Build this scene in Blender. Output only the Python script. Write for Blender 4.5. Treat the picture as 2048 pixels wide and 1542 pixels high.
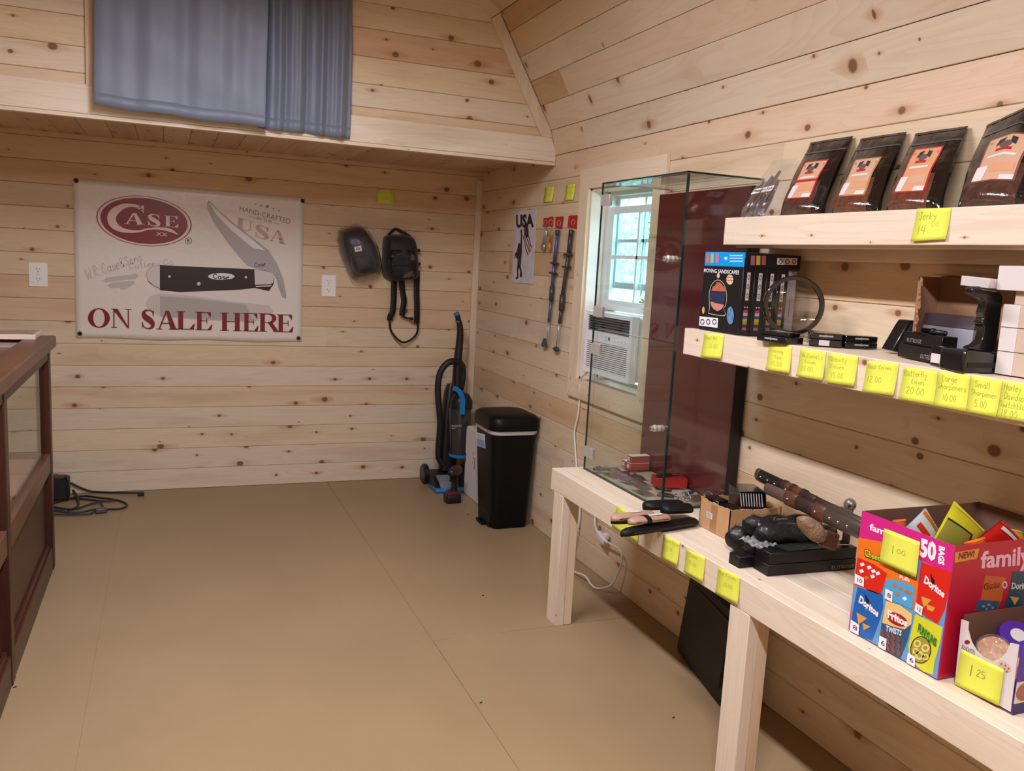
import bpy, math, random
import numpy as np
from mathutils import Vector, Matrix
from mathutils.geometry import tessellate_polygon

for _o in list(bpy.data.objects):
    bpy.data.objects.remove(_o, do_unlink=True)
scene = bpy.context.scene
COL = scene.collection
random.seed(7)

# ---------------------------------------------------------------- camera
FPX, IW, IH = 1702.5, 2048.0, 1542.0
YAW, PITCH, ROLL = [math.radians(a) for a in (22.2035, 8.2027, -3.08297)]
_f = Vector((math.sin(YAW)*math.cos(PITCH), math.cos(YAW)*math.cos(PITCH), -math.sin(PITCH)))
_r = Vector((math.cos(YAW), -math.sin(YAW), 0))
_d = _f.cross(_r)
CR = _r*math.cos(ROLL) + _d*math.sin(ROLL)
CD = -_r*math.sin(ROLL) + _d*math.cos(ROLL)
CAM = Vector((0, 0, 1.5))
cam_data = bpy.data.cameras.new('camera')
cam = bpy.data.objects.new('camera', cam_data)
COL.objects.link(cam)
cam_data.sensor_fit = 'HORIZONTAL'
cam_data.sensor_width = 36
cam_data.lens = FPX/IW*36
cam_data.clip_start = .05
m = Matrix((CR, -CD, -_f)).transposed().to_4x4()
m.translation = CAM
cam.matrix_world = m
scene.camera = cam

# ---------------------------------------------------------------- world, exposure
world = bpy.data.worlds.new('sky')
scene.world = world
world.use_nodes = True
bg = world.node_tree.nodes['Background']
bg.inputs[0].default_value = (.86, .95, 1, 1)
bg.inputs[1].default_value = 8.0
vs = scene.view_settings
vs.view_transform = 'Standard'
vs.look = 'None'
vs.gamma = 1
vs.use_curve_mapping = False
vs.exposure = -0.06

# ceiling lamps: (x, y centre, z, length, watts); their housings are built with the room
LAMPS = [(.25, 2.5, 2.7, 1.2, 66), (.25, .3, 2.7, 1.2, 84)]
for lx, ly, lz, ll, lw in LAMPS:
    ld = bpy.data.lights.new('lamp_light', 'AREA')
    ld.shape = 'RECTANGLE'
    ld.size = .11
    ld.size_y = ll
    ld.energy = lw
    ld.color = (.97, .96, 1.06)
    lo = bpy.data.objects.new('lamp_light', ld)
    lo.location = (lx, ly, lz)
    COL.objects.link(lo)


# ---------------------------------------------------------------- helpers
def at(px, py, ax, val):
    """point of the plane (axis ax = val) seen at a photo pixel"""
    v = CR*((px-IW/2)/FPX) + CD*((py-IH/2)/FPX) + _f
    return CAM + v*((val-CAM[ax])/v[ax])


def srgb(h):
    if isinstance(h, str):
        h = h.lstrip('#')
        c = [int(h[i:i+2], 16)/255 for i in (0, 2, 4)]
    else:
        c = [x/255 for x in h]
    return tuple(x/12.92 if x <= .04045 else ((x+.055)/1.055)**2.4 for x in c)+(1,)


MATS = {}


def mat(name, col, rough=.55, metal=0., spec=.5, coat=0., bump=0., bscale=60, var=0., vscale=8, emit=0., sheen=0., trans=0.):
    if name in MATS:
        return MATS[name]
    m = bpy.data.materials.new(name)
    m.use_nodes = True
    nt = m.node_tree
    p = nt.nodes['Principled BSDF']
    c = srgb(col)
    p.inputs['Base Color'].default_value = c
    p.inputs['Roughness'].default_value = rough
    p.inputs['Metallic'].default_value = metal
    p.inputs['Specular IOR Level'].default_value = spec
    p.inputs['Coat Weight'].default_value = coat
    p.inputs['Coat Roughness'].default_value = .08
    p.inputs['Sheen Weight'].default_value = sheen
    p.inputs['Transmission Weight'].default_value = trans
    if emit:
        p.inputs['Emission Color'].default_value = c
        p.inputs['Emission Strength'].default_value = emit
    if bump or var:
        tc = nt.nodes.new('ShaderNodeTexCoord')
    if bump:
        n = nt.nodes.new('ShaderNodeTexNoise')
        n.inputs['Scale'].default_value = bscale
        n.inputs['Detail'].default_value = 4
        nt.links.new(tc.outputs['Object'], n.inputs['Vector'])
        b = nt.nodes.new('ShaderNodeBump')
        b.inputs['Strength'].default_value = bump
        b.inputs['Distance'].default_value = .01
        nt.links.new(n.outputs['Fac'], b.inputs['Height'])
        nt.links.new(b.outputs['Normal'], p.inputs['Normal'])
    if var:
        n = nt.nodes.new('ShaderNodeTexNoise')
        n.inputs['Scale'].default_value = vscale
        n.inputs['Detail'].default_value = 5
        nt.links.new(tc.outputs['Object'], n.inputs['Vector'])
        mr = nt.nodes.new('ShaderNodeMapRange')
        mr.inputs[1].default_value = .3
        mr.inputs[2].default_value = .7
        mr.inputs[3].default_value = 1-var
        mr.inputs[4].default_value = 1+var
        nt.links.new(n.outputs['Fac'], mr.inputs[0])
        mx = nt.nodes.new('ShaderNodeMix')
        mx.data_type = 'RGBA'
        mx.blend_type = 'MULTIPLY'
        mx.inputs[0].default_value = 1
        mx.inputs[6].default_value = c
        nt.links.new(mr.outputs[0], mx.inputs[7])
        nt.links.new(mx.outputs[2], p.inputs['Base Color'])
    MATS[name] = m
    return m


def glass(name, tint=(.93, .98, .96), refl=1., rough=0.):
    """clear pane: transparent with a Fresnel reflection"""
    if name in MATS:
        return MATS[name]
    m = bpy.data.materials.new(name)
    m.use_nodes = True
    nt = m.node_tree
    nt.nodes.clear()
    o = nt.nodes.new('ShaderNodeOutputMaterial')
    t = nt.nodes.new('ShaderNodeBsdfTransparent')
    t.inputs[0].default_value = (*tint, 1)
    g = nt.nodes.new('ShaderNodeBsdfGlossy')
    g.inputs['Roughness'].default_value = rough
    fr = nt.nodes.new('ShaderNodeFresnel')
    # same outside reflection on both faces of the sheet
    ge = nt.nodes.new('ShaderNodeNewGeometry')
    io = nt.nodes.new('ShaderNodeMapRange')
    io.inputs[3].default_value = 1.45
    io.inputs[4].default_value = 1/1.45
    nt.links.new(ge.outputs['Backfacing'], io.inputs[0])
    nt.links.new(io.outputs[0], fr.inputs[0])
    mu = nt.nodes.new('ShaderNodeMath')
    mu.operation = 'MULTIPLY'
    mu.inputs[1].default_value = refl
    nt.links.new(fr.outputs[0], mu.inputs[0])
    mx = nt.nodes.new('ShaderNodeMixShader')
    nt.links.new(mu.outputs[0], mx.inputs[0])
    nt.links.new(t.outputs[0], mx.inputs[1])
    nt.links.new(g.outputs[0], mx.inputs[2])
    nt.links.new(mx.outputs[0], o.inputs[0])
    MATS[name] = m
    return m


def film(name, tint=(.9, .9, .9), refl=2.2, rough=.08, bs=45, cloud=.05, bump=.6):
    """crinkled clear plastic"""
    if name in MATS:
        return MATS[name]
    m = glass(name, tint, refl, rough)
    nt = m.node_tree
    tc = nt.nodes.new('ShaderNodeTexCoord')
    n = nt.nodes.new('ShaderNodeTexNoise')
    n.inputs['Scale'].default_value = bs
    n.inputs['Detail'].default_value = 3
    nt.links.new(tc.outputs['Object'], n.inputs['Vector'])
    b = nt.nodes.new('ShaderNodeBump')
    b.inputs['Strength'].default_value = bump
    b.inputs['Distance'].default_value = .02
    nt.links.new(n.outputs['Fac'], b.inputs['Height'])
    g = [x for x in nt.nodes if x.type == 'BSDF_GLOSSY'][0]
    nt.links.new(b.outputs['Normal'], g.inputs['Normal'])
    if cloud:
        df = nt.nodes.new('ShaderNodeBsdfDiffuse')
        df.inputs[0].default_value = (.9, .9, .92, 1)
        mx2 = nt.nodes.new('ShaderNodeMixShader')
        mx2.inputs[0].default_value = cloud
        out = [x for x in nt.nodes if x.type == 'OUTPUT_MATERIAL'][0]
        src = out.inputs[0].links[0].from_socket
        nt.links.new(src, mx2.inputs[1])
        nt.links.new(df.outputs[0], mx2.inputs[2])
        nt.links.new(mx2.outputs[0], out.inputs[0])
    return m


def wood(name, ax, base=(.715, .60, .455), dark=(.52, .375, .245), knots=1., rough=.5, kscale=(4.0, 8.0), spec=.35, knotcol=(.17, .075, .035), krad=.0145):
    """sawn board: grain along local axis ax, tinted by the object's own colour"""
    if name in MATS:
        return MATS[name]
    m = bpy.data.materials.new(name)
    m.use_nodes = True
    nt = m.node_tree
    N, L = nt.nodes, nt.links
    p = N['Principled BSDF']
    p.inputs['Roughness'].default_value = rough
    p.inputs['Specular IOR Level'].default_value = spec

    def math_(op, a, b=None, c=None):
        n = N.new('ShaderNodeMath')
        n.operation = op
        for i, x in enumerate((a, b, c)):
            if x is None:
                continue
            if isinstance(x, (int, float)):
                n.inputs[i].default_value = x
            else:
                L.new(x, n.inputs[i])
        return n.outputs[0]
    tc = N.new('ShaderNodeTexCoord')
    oi = N.new('ShaderNodeObjectInfo')
    sp = N.new('ShaderNodeSeparateXYZ')
    L.new(tc.outputs['Object'], sp.inputs[0])
    o3 = [sp.outputs[0], sp.outputs[1], sp.outputs[2]]
    g = math_('ADD', o3[ax], math_('MULTIPLY', oi.outputs['Random'], 53.))
    others = [o3[i] for i in range(3) if i != ax]
    c1 = math_('ADD', others[1], math_('MULTIPLY', oi.outputs['Random'], 17.3))
    c0 = others[0]
    cr = math_('ADD', c1, c0)
    # knots on (grain, cross)
    kv = N.new('ShaderNodeCombineXYZ')
    L.new(math_('MULTIPLY', g, kscale[0]), kv.inputs[0])
    L.new(math_('MULTIPLY', cr, kscale[1]), kv.inputs[1])
    vo = N.new('ShaderNodeTexVoronoi')
    vo.voronoi_dimensions = '2D'
    vo.inputs['Scale'].default_value = 1
    L.new(kv.outputs[0], vo.inputs['Vector'])
    # true distance: unscale the offset to the cell point
    vd = N.new('ShaderNodeVectorMath')
    vd.operation = 'SUBTRACT'
    L.new(kv.outputs[0], vd.inputs[0])
    L.new(vo.outputs['Position'], vd.inputs[1])
    s2 = N.new('ShaderNodeSeparateXYZ')
    L.new(vd.outputs[0], s2.inputs[0])
    dx = math_('DIVIDE', s2.outputs[0], kscale[0]*1.25)
    dy = math_('DIVIDE', s2.outputs[1], kscale[1])
    dist = math_('SQRT', math_('ADD', math_('MULTIPLY', dx, dx), math_('MULTIPLY', dy, dy)))
    cs = N.new('ShaderNodeSeparateColor')
    L.new(vo.outputs['Color'], cs.inputs[0])
    rad = math_('MULTIPLY', math_('MULTIPLY', cs.outputs[1], cs.outputs[1]), krad)
    rad = math_('ADD', rad, .0035 if krad > .01 else .0018)
    on = math_('GREATER_THAN', cs.outputs[0], 1-.56*knots) if knots else 0.
    ratio = math_('DIVIDE', dist, rad)
    km = N.new('ShaderNodeMapRange')
    km.inputs[1].default_value = .75
    km.inputs[2].default_value = 1.15
    km.inputs[3].default_value = 1
    km.inputs[4].default_value = 0
    L.new(ratio, km.inputs[0])
    kmask = math_('MULTIPLY', km.outputs[0], on) if knots else None
    hm = N.new('ShaderNodeMapRange')
    hm.interpolation_type = 'SMOOTHSTEP'
    hm.inputs[1].default_value = 0.5
    hm.inputs[2].default_value = 2.8
    hm.inputs[3].default_value = 1
    hm.inputs[4].default_value = 0
    L.new(ratio, hm.inputs[0])
    # grain
    swirl = math_('MULTIPLY', hm.outputs[0], .03)
    gv = N.new('ShaderNodeCombineXYZ')
    L.new(math_('MULTIPLY', g, .55), gv.inputs[0])
    L.new(math_('MULTIPLY', math_('ADD', cr, swirl), 9.), gv.inputs[1])
    wv = N.new('ShaderNodeTexNoise')
    wv.noise_dimensions = '2D'
    wv.inputs['Scale'].default_value = 1.1
    wv.inputs['Detail'].default_value = 2
    wv.inputs['Distortion'].default_value = .4
    L.new(gv.outputs[0], wv.inputs['Vector'])
    # annual rings from the slow field
    ring = math_('FRACT', math_('MULTIPLY', wv.outputs['Fac'], 13.))
    ring = math_('POWER', ring, 2.2)
    fv = N.new('ShaderNodeCombineXYZ')
    L.new(math_('MULTIPLY', g, 4.), fv.inputs[0])
    L.new(math_('MULTIPLY', cr, 130.), fv.inputs[1])
    fn = N.new('ShaderNodeTexNoise')
    fn.noise_dimensions = '2D'
    fn.inputs['Scale'].default_value = 1
    fn.inputs['Detail'].default_value = 3
    L.new(fv.outputs[0], fn.inputs['Vector'])
    bn = N.new('ShaderNodeTexNoise')
    bn.noise_dimensions = '2D'
    bn.inputs['Scale'].default_value = .8
    bn.inputs['Detail'].default_value = 3
    bv = N.new('ShaderNodeCombineXYZ')
    L.new(math_('MULTIPLY', g, 1.4), bv.inputs[0])
    L.new(math_('MULTIPLY', cr, 12.), bv.inputs[1])
    L.new(bv.outputs[0], bn.inputs['Vector'])
    f = math_('MULTIPLY', ring, .22)
    f = math_('ADD', f, math_('MULTIPLY', fn.outputs['Fac'], .22))
    blotch = N.new('ShaderNodeMapRange')
    blotch.inputs[1].default_value = .52
    blotch.inputs[2].default_value = .78
    L.new(bn.outputs['Fac'], blotch.inputs[0])
    f = math_('ADD', f, math_('MULTIPLY', blotch.outputs[0], .45))
    if knots:
        dl = math_("DIVIDE", dx, 3.2)
        wob = math_('MULTIPLY', math_('SUBTRACT', fn.outputs['Fac'], .5), .9)
        dist2 = math_('SQRT', math_('ADD', math_('MULTIPLY', dl, dl), math_('MULTIPLY', dy, dy)))
        h2 = N.new('ShaderNodeMapRange')
        h2.interpolation_type = 'SMOOTHSTEP'
        h2.inputs[1].default_value = .5
        h2.inputs[2].default_value = 1.9
        h2.inputs[3].default_value = 1
        h2.inputs[4].default_value = 0
        L.new(math_('ADD', math_('DIVIDE', dist2, rad), wob), h2.inputs[0])
        streak = math_('MULTIPLY', math_('MULTIPLY', h2.outputs[0], on), math_('ADD', cs.outputs[2], .15))
        f = math_('ADD', f, math_('MULTIPLY', math_('MULTIPLY', hm.outputs[0], on), .3))
    f = math_('MINIMUM', f, 1.)
    mx = N.new('ShaderNodeMix')
    mx.data_type = 'RGBA'
    mx.inputs[6].default_value = (*base, 1)
    mx.inputs[7].default_value = (*dark, 1)
    L.new(f, mx.inputs[0])
    if knots:
        ms = N.new('ShaderNodeMix')
        ms.data_type = 'RGBA'
        ms.inputs[7].default_value = (.50, .30, .17, 1)
        L.new(math_('MULTIPLY', streak, .75), ms.inputs[0])
        L.new(mx.outputs[2], ms.inputs[6])
        mx = ms
    mt = N.new('ShaderNodeMix')
    mt.data_type = 'RGBA'
    mt.blend_type = 'MULTIPLY'
    mt.inputs[0].default_value = 1
    L.new(mx.outputs[2], mt.inputs[6])
    L.new(oi.outputs['Color'], mt.inputs[7])
    outc = mt.outputs[2]
    if knots:
        mk = N.new('ShaderNodeMix')
        mk.data_type = 'RGBA'
        mk.inputs[7].default_value = (*knotcol, 1)
        L.new(math_('MULTIPLY', kmask, .93), mk.inputs[0])
        L.new(outc, mk.inputs[6])
        outc = mk.outputs[2]
    L.new(outc, p.inputs['Base Color'])
    b = N.new('ShaderNodeBump')
    b.inputs['Strength'].default_value = .12
    b.inputs['Distance'].default_value = .002
    L.new(fn.outputs['Fac'], b.inputs['Height'])
    L.new(b.outputs['Normal'], p.inputs['Normal'])
    MATS[name] = m
    return m


ORG = {}


def V(*a):
    return Vector(a)


class MB:
    """collects shapes in world coordinates and links them as one mesh object"""

    def __init__(s):
        s.v, s.f, s.mi = [], [], []

    def add(s, vs, fs, mi=0):
        o = len(s.v)
        s.v += [Vector(x) for x in vs]
        s.f += [tuple(i+o for i in f) for f in fs]
        s.mi += [mi]*len(fs)
        return s

    def box(s, a, b, mi=0):
        x0, y0, z0 = [min(a[i], b[i]) for i in range(3)]
        x1, y1, z1 = [max(a[i], b[i]) for i in range(3)]
        return s.add([(x0, y0, z0), (x1, y0, z0), (x1, y1, z0), (x0, y1, z0), (x0, y0, z1), (x1, y0, z1), (x1, y1, z1), (x0, y1, z1)],
                     [(0, 3, 2, 1), (4, 5, 6, 7), (0, 1, 5, 4), (1, 2, 6, 5), (2, 3, 7, 6), (3, 0, 4, 7)], mi)

    def obox(s, c, u, v, w, mi=0):
        c, u, v, w = map(Vector, (c, u, v, w))
        p = [c-u-v-w, c+u-v-w, c+u+v-w, c-u+v-w, c-u-v+w, c+u-v+w, c+u+v+w, c-u+v+w]
        fs = [(0, 3, 2, 1), (4, 5, 6, 7), (0, 1, 5, 4), (1, 2, 6, 5), (2, 3, 7, 6), (3, 0, 4, 7)]
        if u.cross(v).dot(w) < 0:
            fs = [f[::-1] for f in fs]
        return s.add(p, fs, mi)

    def prism(s, pts, off, mi=0, side=None):
        pts = [Vector(p) for p in pts]
        off = Vector(off)
        n = len(pts)
        nv = Vector((0, 0, 0))
        for i in range(n):
            nv += (pts[i]-pts[0]).cross(pts[(i+1) % n]-pts[0])
        if nv.dot(off) < 0:
            pts = pts[::-1]
        fs = [tuple(range(n))[::-1], tuple(range(n, 2*n))]
        ss = [(i, (i+1) % n, n+(i+1) % n, n+i) for i in range(n)]
        s.add(pts+[p+off for p in pts], fs, mi)
        o = len(s.v)-2*n
        s.f += [tuple(i+o for i in f) for f in ss]
        s.mi += [mi if side is None else side]*n
        return s

    def poly(s, pts, mi=0):
        return s.add(pts, [tuple(range(len(pts)))], mi)

    def holed(s, loops, mi=0):
        """flat region with holes: first loop outside"""
        loops = [[Vector(p) for p in l] for l in loops]
        flat = [p for l in loops for p in l]
        return s.add(flat, [tuple(t) for t in tessellate_polygon(loops)], mi)

    def ring2(s, a, b, mi=0):
        n = len(a)
        return s.add(list(a)+list(b), [(i, (i+1) % n, n+(i+1) % n, n+i) for i in range(n)], mi)

    def loft(s, rings, mi=0, cap=True, closed=True):
        n = len(rings[0])
        fs = []
        for k in range(len(rings)-1):
            for i in range(n if closed else n-1):
                j = (i+1) % n
                fs.append((k*n+i, k*n+j, (k+1)*n+j, (k+1)*n+i))
        if cap and closed:
            fs.append(tuple(range(n))[::-1])
            fs.append(tuple(range((len(rings)-1)*n, len(rings)*n)))
        return s.add([p for r in rings for p in r], fs, mi)

    def tube(s, pts, r, n=8, closed=False, mi=0, flat=1., up=None):
        pts = [Vector(p) for p in pts]
        k = len(pts)
        rs = r if isinstance(r, (list, tuple)) else [r]*k
        rings = []
        prev = None
        for i, p in enumerate(pts):
            if closed:
                t = pts[(i+1) % k]-pts[i-1]
            else:
                t = pts[min(i+1, k-1)]-pts[max(i-1, 0)]
            t = t.normalized() if t.length > 1e-9 else Vector((0, 0, 1))
            if prev is None:
                a = Vector(up) if up else (Vector((0, 0, 1)) if abs(t.z) < .9 else Vector((1, 0, 0)))
            else:
                a = prev
            a = (a-t*a.dot(t))
            a = a.normalized() if a.length > 1e-6 else t.orthogonal().normalized()
            prev = a
            b = t.cross(a)
            rings.append([p+(a*math.cos(2*math.pi*q/n)+b*math.sin(2*math.pi*q/n)*flat)*rs[i] for q in range(n)])
        if closed:
            rings.append(rings[0])
        return s.loft(rings, mi, cap=not closed)

    def lathe(s, prof, org, axis=(0, 0, 1), n=24, mi=0, sx=1., sy=1., ref=None, cap=True):
        org, ax = Vector(org), Vector(axis).normalized()
        a = Vector(ref) if ref else (ax.orthogonal() if abs(ax.z) < .99 else Vector((1, 0, 0)))
        a = (a-ax*a.dot(ax)).normalized()
        b = ax.cross(a)
        rings = [[org+ax*h+(a*math.cos(2*math.pi*q/n)*sx+b*math.sin(2*math.pi*q/n)*sy)*max(r, 1e-5) for q in range(n)] for r, h in prof]
        return s.loft(rings, mi, cap)

    def ball(s, c, r, n=12, k=8, mi=0):
        r = r if isinstance(r, (list, tuple)) else (r, r, r)
        rings = []
        for i in range(k+1):
            t = math.pi*i/k
            q = max(math.sin(t), 1e-3)
            rings.append([Vector(c)+Vector((r[0]*q*math.cos(2*math.pi*j/n), r[1]*q*math.sin(2*math.pi*j/n), -r[2]*math.cos(t))) for j in range(n)])
        return s.loft(rings, mi)

    def grid(s, fn, nu, nv, mi=0):
        vs = [fn(i/nu, j/nv) for j in range(nv+1) for i in range(nu+1)]
        fs = [(j*(nu+1)+i, j*(nu+1)+i+1, (j+1)*(nu+1)+i+1, (j+1)*(nu+1)+i) for j in range(nv) for i in range(nu)]
        return s.add(vs, fs, mi)

    def build(s, name, mats, parent=None, smooth=False, bevel=0., color=None, solid=0., seg=2):
        me = bpy.data.meshes.new(name)
        if parent is not None:
            org = ORG[parent.name]
        else:
            xs = [[v[i] for v in s.v] for i in range(3)]
            org = Vector(((min(xs[0])+max(xs[0]))/2, (min(xs[1])+max(xs[1]))/2, min(xs[2])))
        me.from_pydata([tuple(v-org) for v in s.v], [], s.f)
        mats = mats if isinstance(mats, (list, tuple)) else [mats]
        for q in mats:
            me.materials.append(q)
        for pl, i in zip(me.polygons, s.mi):
            pl.material_index = i
        if smooth:
            me.shade_smooth() if smooth is True else me.set_sharp_from_angle(angle=0)
            if smooth is not True:
                me.shade_smooth()
                me.set_sharp_from_angle(angle=math.radians(smooth))
        me.update()
        o = bpy.data.objects.new(name, me)
        COL.objects.link(o)
        if parent is not None:
            o.parent = parent
        else:
            o.location = org
        ORG[o.name] = org
        if bevel:
            b = o.modifiers.new('bevel', 'BEVEL')
            b.width = bevel
            b.segments = seg
            b.limit_method = 'ANGLE'
            b.angle_limit = math.radians(40)
            if not smooth:
                me.shade_smooth()
                me.set_sharp_from_angle(angle=math.radians(30))
        if solid:
            b = o.modifiers.new('solid', 'SOLIDIFY')
            b.thickness = solid
            b.offset = 0
        if color:
            o.color = (*color, 1)
        return o


def tag(o, label=None, cat=None, group=None, kind=None):
    if label:
        o['label'] = label
    if cat:
        o['category'] = cat
    if group:
        o['group'] = group
    if kind:
        o['kind'] = kind
    return o


def thing(name, loc, label, cat, group=None, kind=None):
    o = bpy.data.objects.new(name, None)
    o.empty_display_size = .05
    o.location = loc
    COL.objects.link(o)
    ORG[o.name] = Vector(loc)
    return tag(o, label, cat, group, kind)


def copy_thing(o, delta, label=None, rz=0):
    """copy of a thing with copies of its parts and sub-parts"""
    c = o.copy()
    COL.objects.link(c)
    c.location = o.location+Vector(delta)
    c.rotation_euler.z += rz
    if label:
        c['label'] = label

    def kids(src, dst):
        for ch in list(src.children):
            d = ch.copy()
            COL.objects.link(d)
            d.parent = dst
            kids(ch, d)
    kids(o, c)
    return c


def mapquad(q):
    """unit square (u right, v up) onto a quad TL, TR, BR, BL of 3d points"""
    TL, TR, BR, BL = [Vector(p) for p in q]
    return lambda u, v: (BL*(1-u)+BR*u)*(1-v)+(TL*(1-u)+TR*u)*v


_txt = {}


def text_geo(st, bold=0.):
    key = (st, bold)
    if key not in _txt:
        c = bpy.data.curves.new('t', 'FONT')
        c.body = st
        c.resolution_u = 2
        c.offset = bold
        o = bpy.data.objects.new('t', c)
        me = o.to_mesh()
        vs = [tuple(v.co[:2]) for v in me.vertices]
        fs = [tuple(p.vertices) for p in me.polygons]
        o.to_mesh_clear()
        bpy.data.objects.remove(o)
        bpy.data.curves.remove(c)
        x0, x1 = min(v[0] for v in vs), max(v[0] for v in vs)
        y0, y1 = min(v[1] for v in vs), max(v[1] for v in vs)
        _txt[key] = ([((x-x0)/(x1-x0), (y-y0)/(y1-y0)) for x, y in vs], fs)
    return _txt[key]


def sans(mb, st, quad, mi=0, bold=0.02):
    vs, fs = text_geo(st, bold)
    f = mapquad(quad)
    return mb.add([f(*v) for v in vs], fs, mi)


def ribbon(pts, ws):
    """variable-width 2d stroke as one polygon strip: left and right lists"""
    n = len(pts)
    l, r = [], []
    for i in range(n):
        a, b = pts[max(i-1, 0)], pts[min(i+1, n-1)]
        t = Vector((b[0]-a[0], b[1]-a[1]))
        t = t.normalized() if t.length else Vector((1, 0))
        w = (ws[i] if isinstance(ws, (list, tuple)) else ws)/2
        l.append((pts[i][0]-t.y*w, pts[i][1]+t.x*w))
        r.append((pts[i][0]+t.y*w, pts[i][1]-t.x*w))
    return l, r


def smooth2(pts, k=4):
    """catmull-rom through tuples of any length"""
    out = []
    n = len(pts)
    for i in range(n-1):
        p0, p1, p2, p3 = pts[max(i-1, 0)], pts[i], pts[i+1], pts[min(i+2, n-1)]
        for q in range(k):
            t = q/k
            out.append(tuple(.5*((2*b)+(-a+c)*t+(2*a-5*b+4*c-d)*t*t+(-a+3*b-3*c+d)*t**3) for a, b, c, d in zip(p0, p1, p2, p3)))
    out.append(tuple(pts[-1]))
    return out


def stroke(mb, pts, w, fn, mi=0):
    """2d stroke pushed through fn(u, v) to 3d; pts may carry their width as a third value"""
    if len(pts[0]) == 3:
        w = [p[2] for p in pts]
        pts = [p[:2] for p in pts]
    l, r = ribbon(pts, w)
    n = len(pts)
    vs = [fn(*p) for p in l]+[fn(*p) for p in r]
    return mb.add(vs, [(i, i+1, n+i+1, n+i) for i in range(n-1)], mi)


# bold roman capitals as overlapping flat pieces in a unit square
def serif_glyph(ch):
    P, S = [], []

    def bar(x0, y0, x1, y1):
        P.append([(x0, y0), (x1, y0), (x1, y1), (x0, y1)])

    def stem(x0, x1, s=.07):
        bar(x0, 0, x1, 1)
        for y0, y1 in ((0, .04), (.96, 1)):
            bar(x0-s, y0, x1+s, y1)
    if ch == 'O':
        a = [(.5+.5*math.cos(t*math.pi/20), .5+.5*math.sin(t*math.pi/20)) for t in range(40)]
        b = [(.5+.26*math.cos(t*math.pi/20), .5+.45*math.sin(t*math.pi/20)) for t in range(40)]
        return [('ring', a, b)]
    if ch == 'N':
        bar(.1, 0, .16, 1)
        bar(0, 0, .28, .04)
        bar(.82, 0, .88, 1)
        bar(.7, .96, 1, 1)
        bar(0, .96, .3, 1)
        P.append([(.05, 1), (.32, 1), (.88, 0), (.8, 0)])
    if ch == 'S':
        S.append(smooth2([(.86, .72, .05), (.78, .9, .08), (.52, .97, .06), (.28, .93, .13), (.16, .77, .30), (.3, .6, .34), (.62, .45, .34), (.82, .26, .31), (.7, .08, .14), (.45, .03, .06), (.2, .1, .07), (.08, .3, .05)]))
        P.append([(.82, .66), (.88, .66), (.9, 1), (.82, .94)])
        P.append([(.04, 0), (.1, .06), (.12, .36), (.04, .36)])
    if ch == 'A':
        P.append([(.42, 1), (.58, 1), (.93, 0), (.65, 0)])
        P.append([(.42, 1), (.48, .92), (.16, 0), (.09, 0)])
        bar(.25, .3, .7, .355)
        bar(0, 0, .27, .04)
        bar(.56, 0, 1, .04)
    if ch == 'L':
        stem(.12, .38, .1)
        bar(.3, 0, .95, .045)
        P.append([(.7, .03), (.95, .03), (1, .34), (.95, .34)])
    if ch == 'E':
        stem(.12, .38, .1)
        bar(.3, 0, .95, .045)
        P.append([(.72, .03), (.95, .03), (1, .32), (.95, .32)])
        bar(.3, .955, .92, 1)
        P.append([(.7, .97), (.92, .97), (.92, .72), (.87, .72)])
        bar(.3, .49, .68, .535)
        bar(.66, .36, .71, .66)
    if ch == 'H':
        stem(.1, .32, .09)
        stem(.68, .9, .09)
        bar(.3, .49, .7, .54)
    if ch == 'R':
        stem(.08, .3, .08)
        S.append(smooth2([(.28, .975, .05), (.5, .97, .06), (.68, .9, .16), (.74, .74, .23), (.66, .57, .15), (.5, .51, .05), (.28, .505, .05)]))
        P.append([(.42, .53), (.62, .56), (.98, 0), (.74, 0)])
        bar(.7, 0, 1.04, .04)
    if ch == 'U':
        S.append(smooth2([(.22, 1, .26), (.22, .6, .26), (.23, .3, .26), (.32, .1, .2), (.52, .04, .09), (.72, .12, .07), (.8, .32, .06), (.81, 1, .06)]))
        bar(0, .955, .45, 1)
        bar(.66, .955, 1, 1)
    return [('p', q) for q in P]+[('s', q) for q in S]


def serif(mb, ch, quad, mi=0):
    f = mapquad(quad)
    for g in serif_glyph(ch):
        if g[0] == 'ring':
            mb.ring2([f(*p) for p in g[1]], [f(*p) for p in g[2]], mi)
        elif g[0] == 'p':
            mb.poly([f(*p) for p in g[1]], mi)
        else:
            stroke(mb, g[1], None, f, mi)
    return mb


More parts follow.
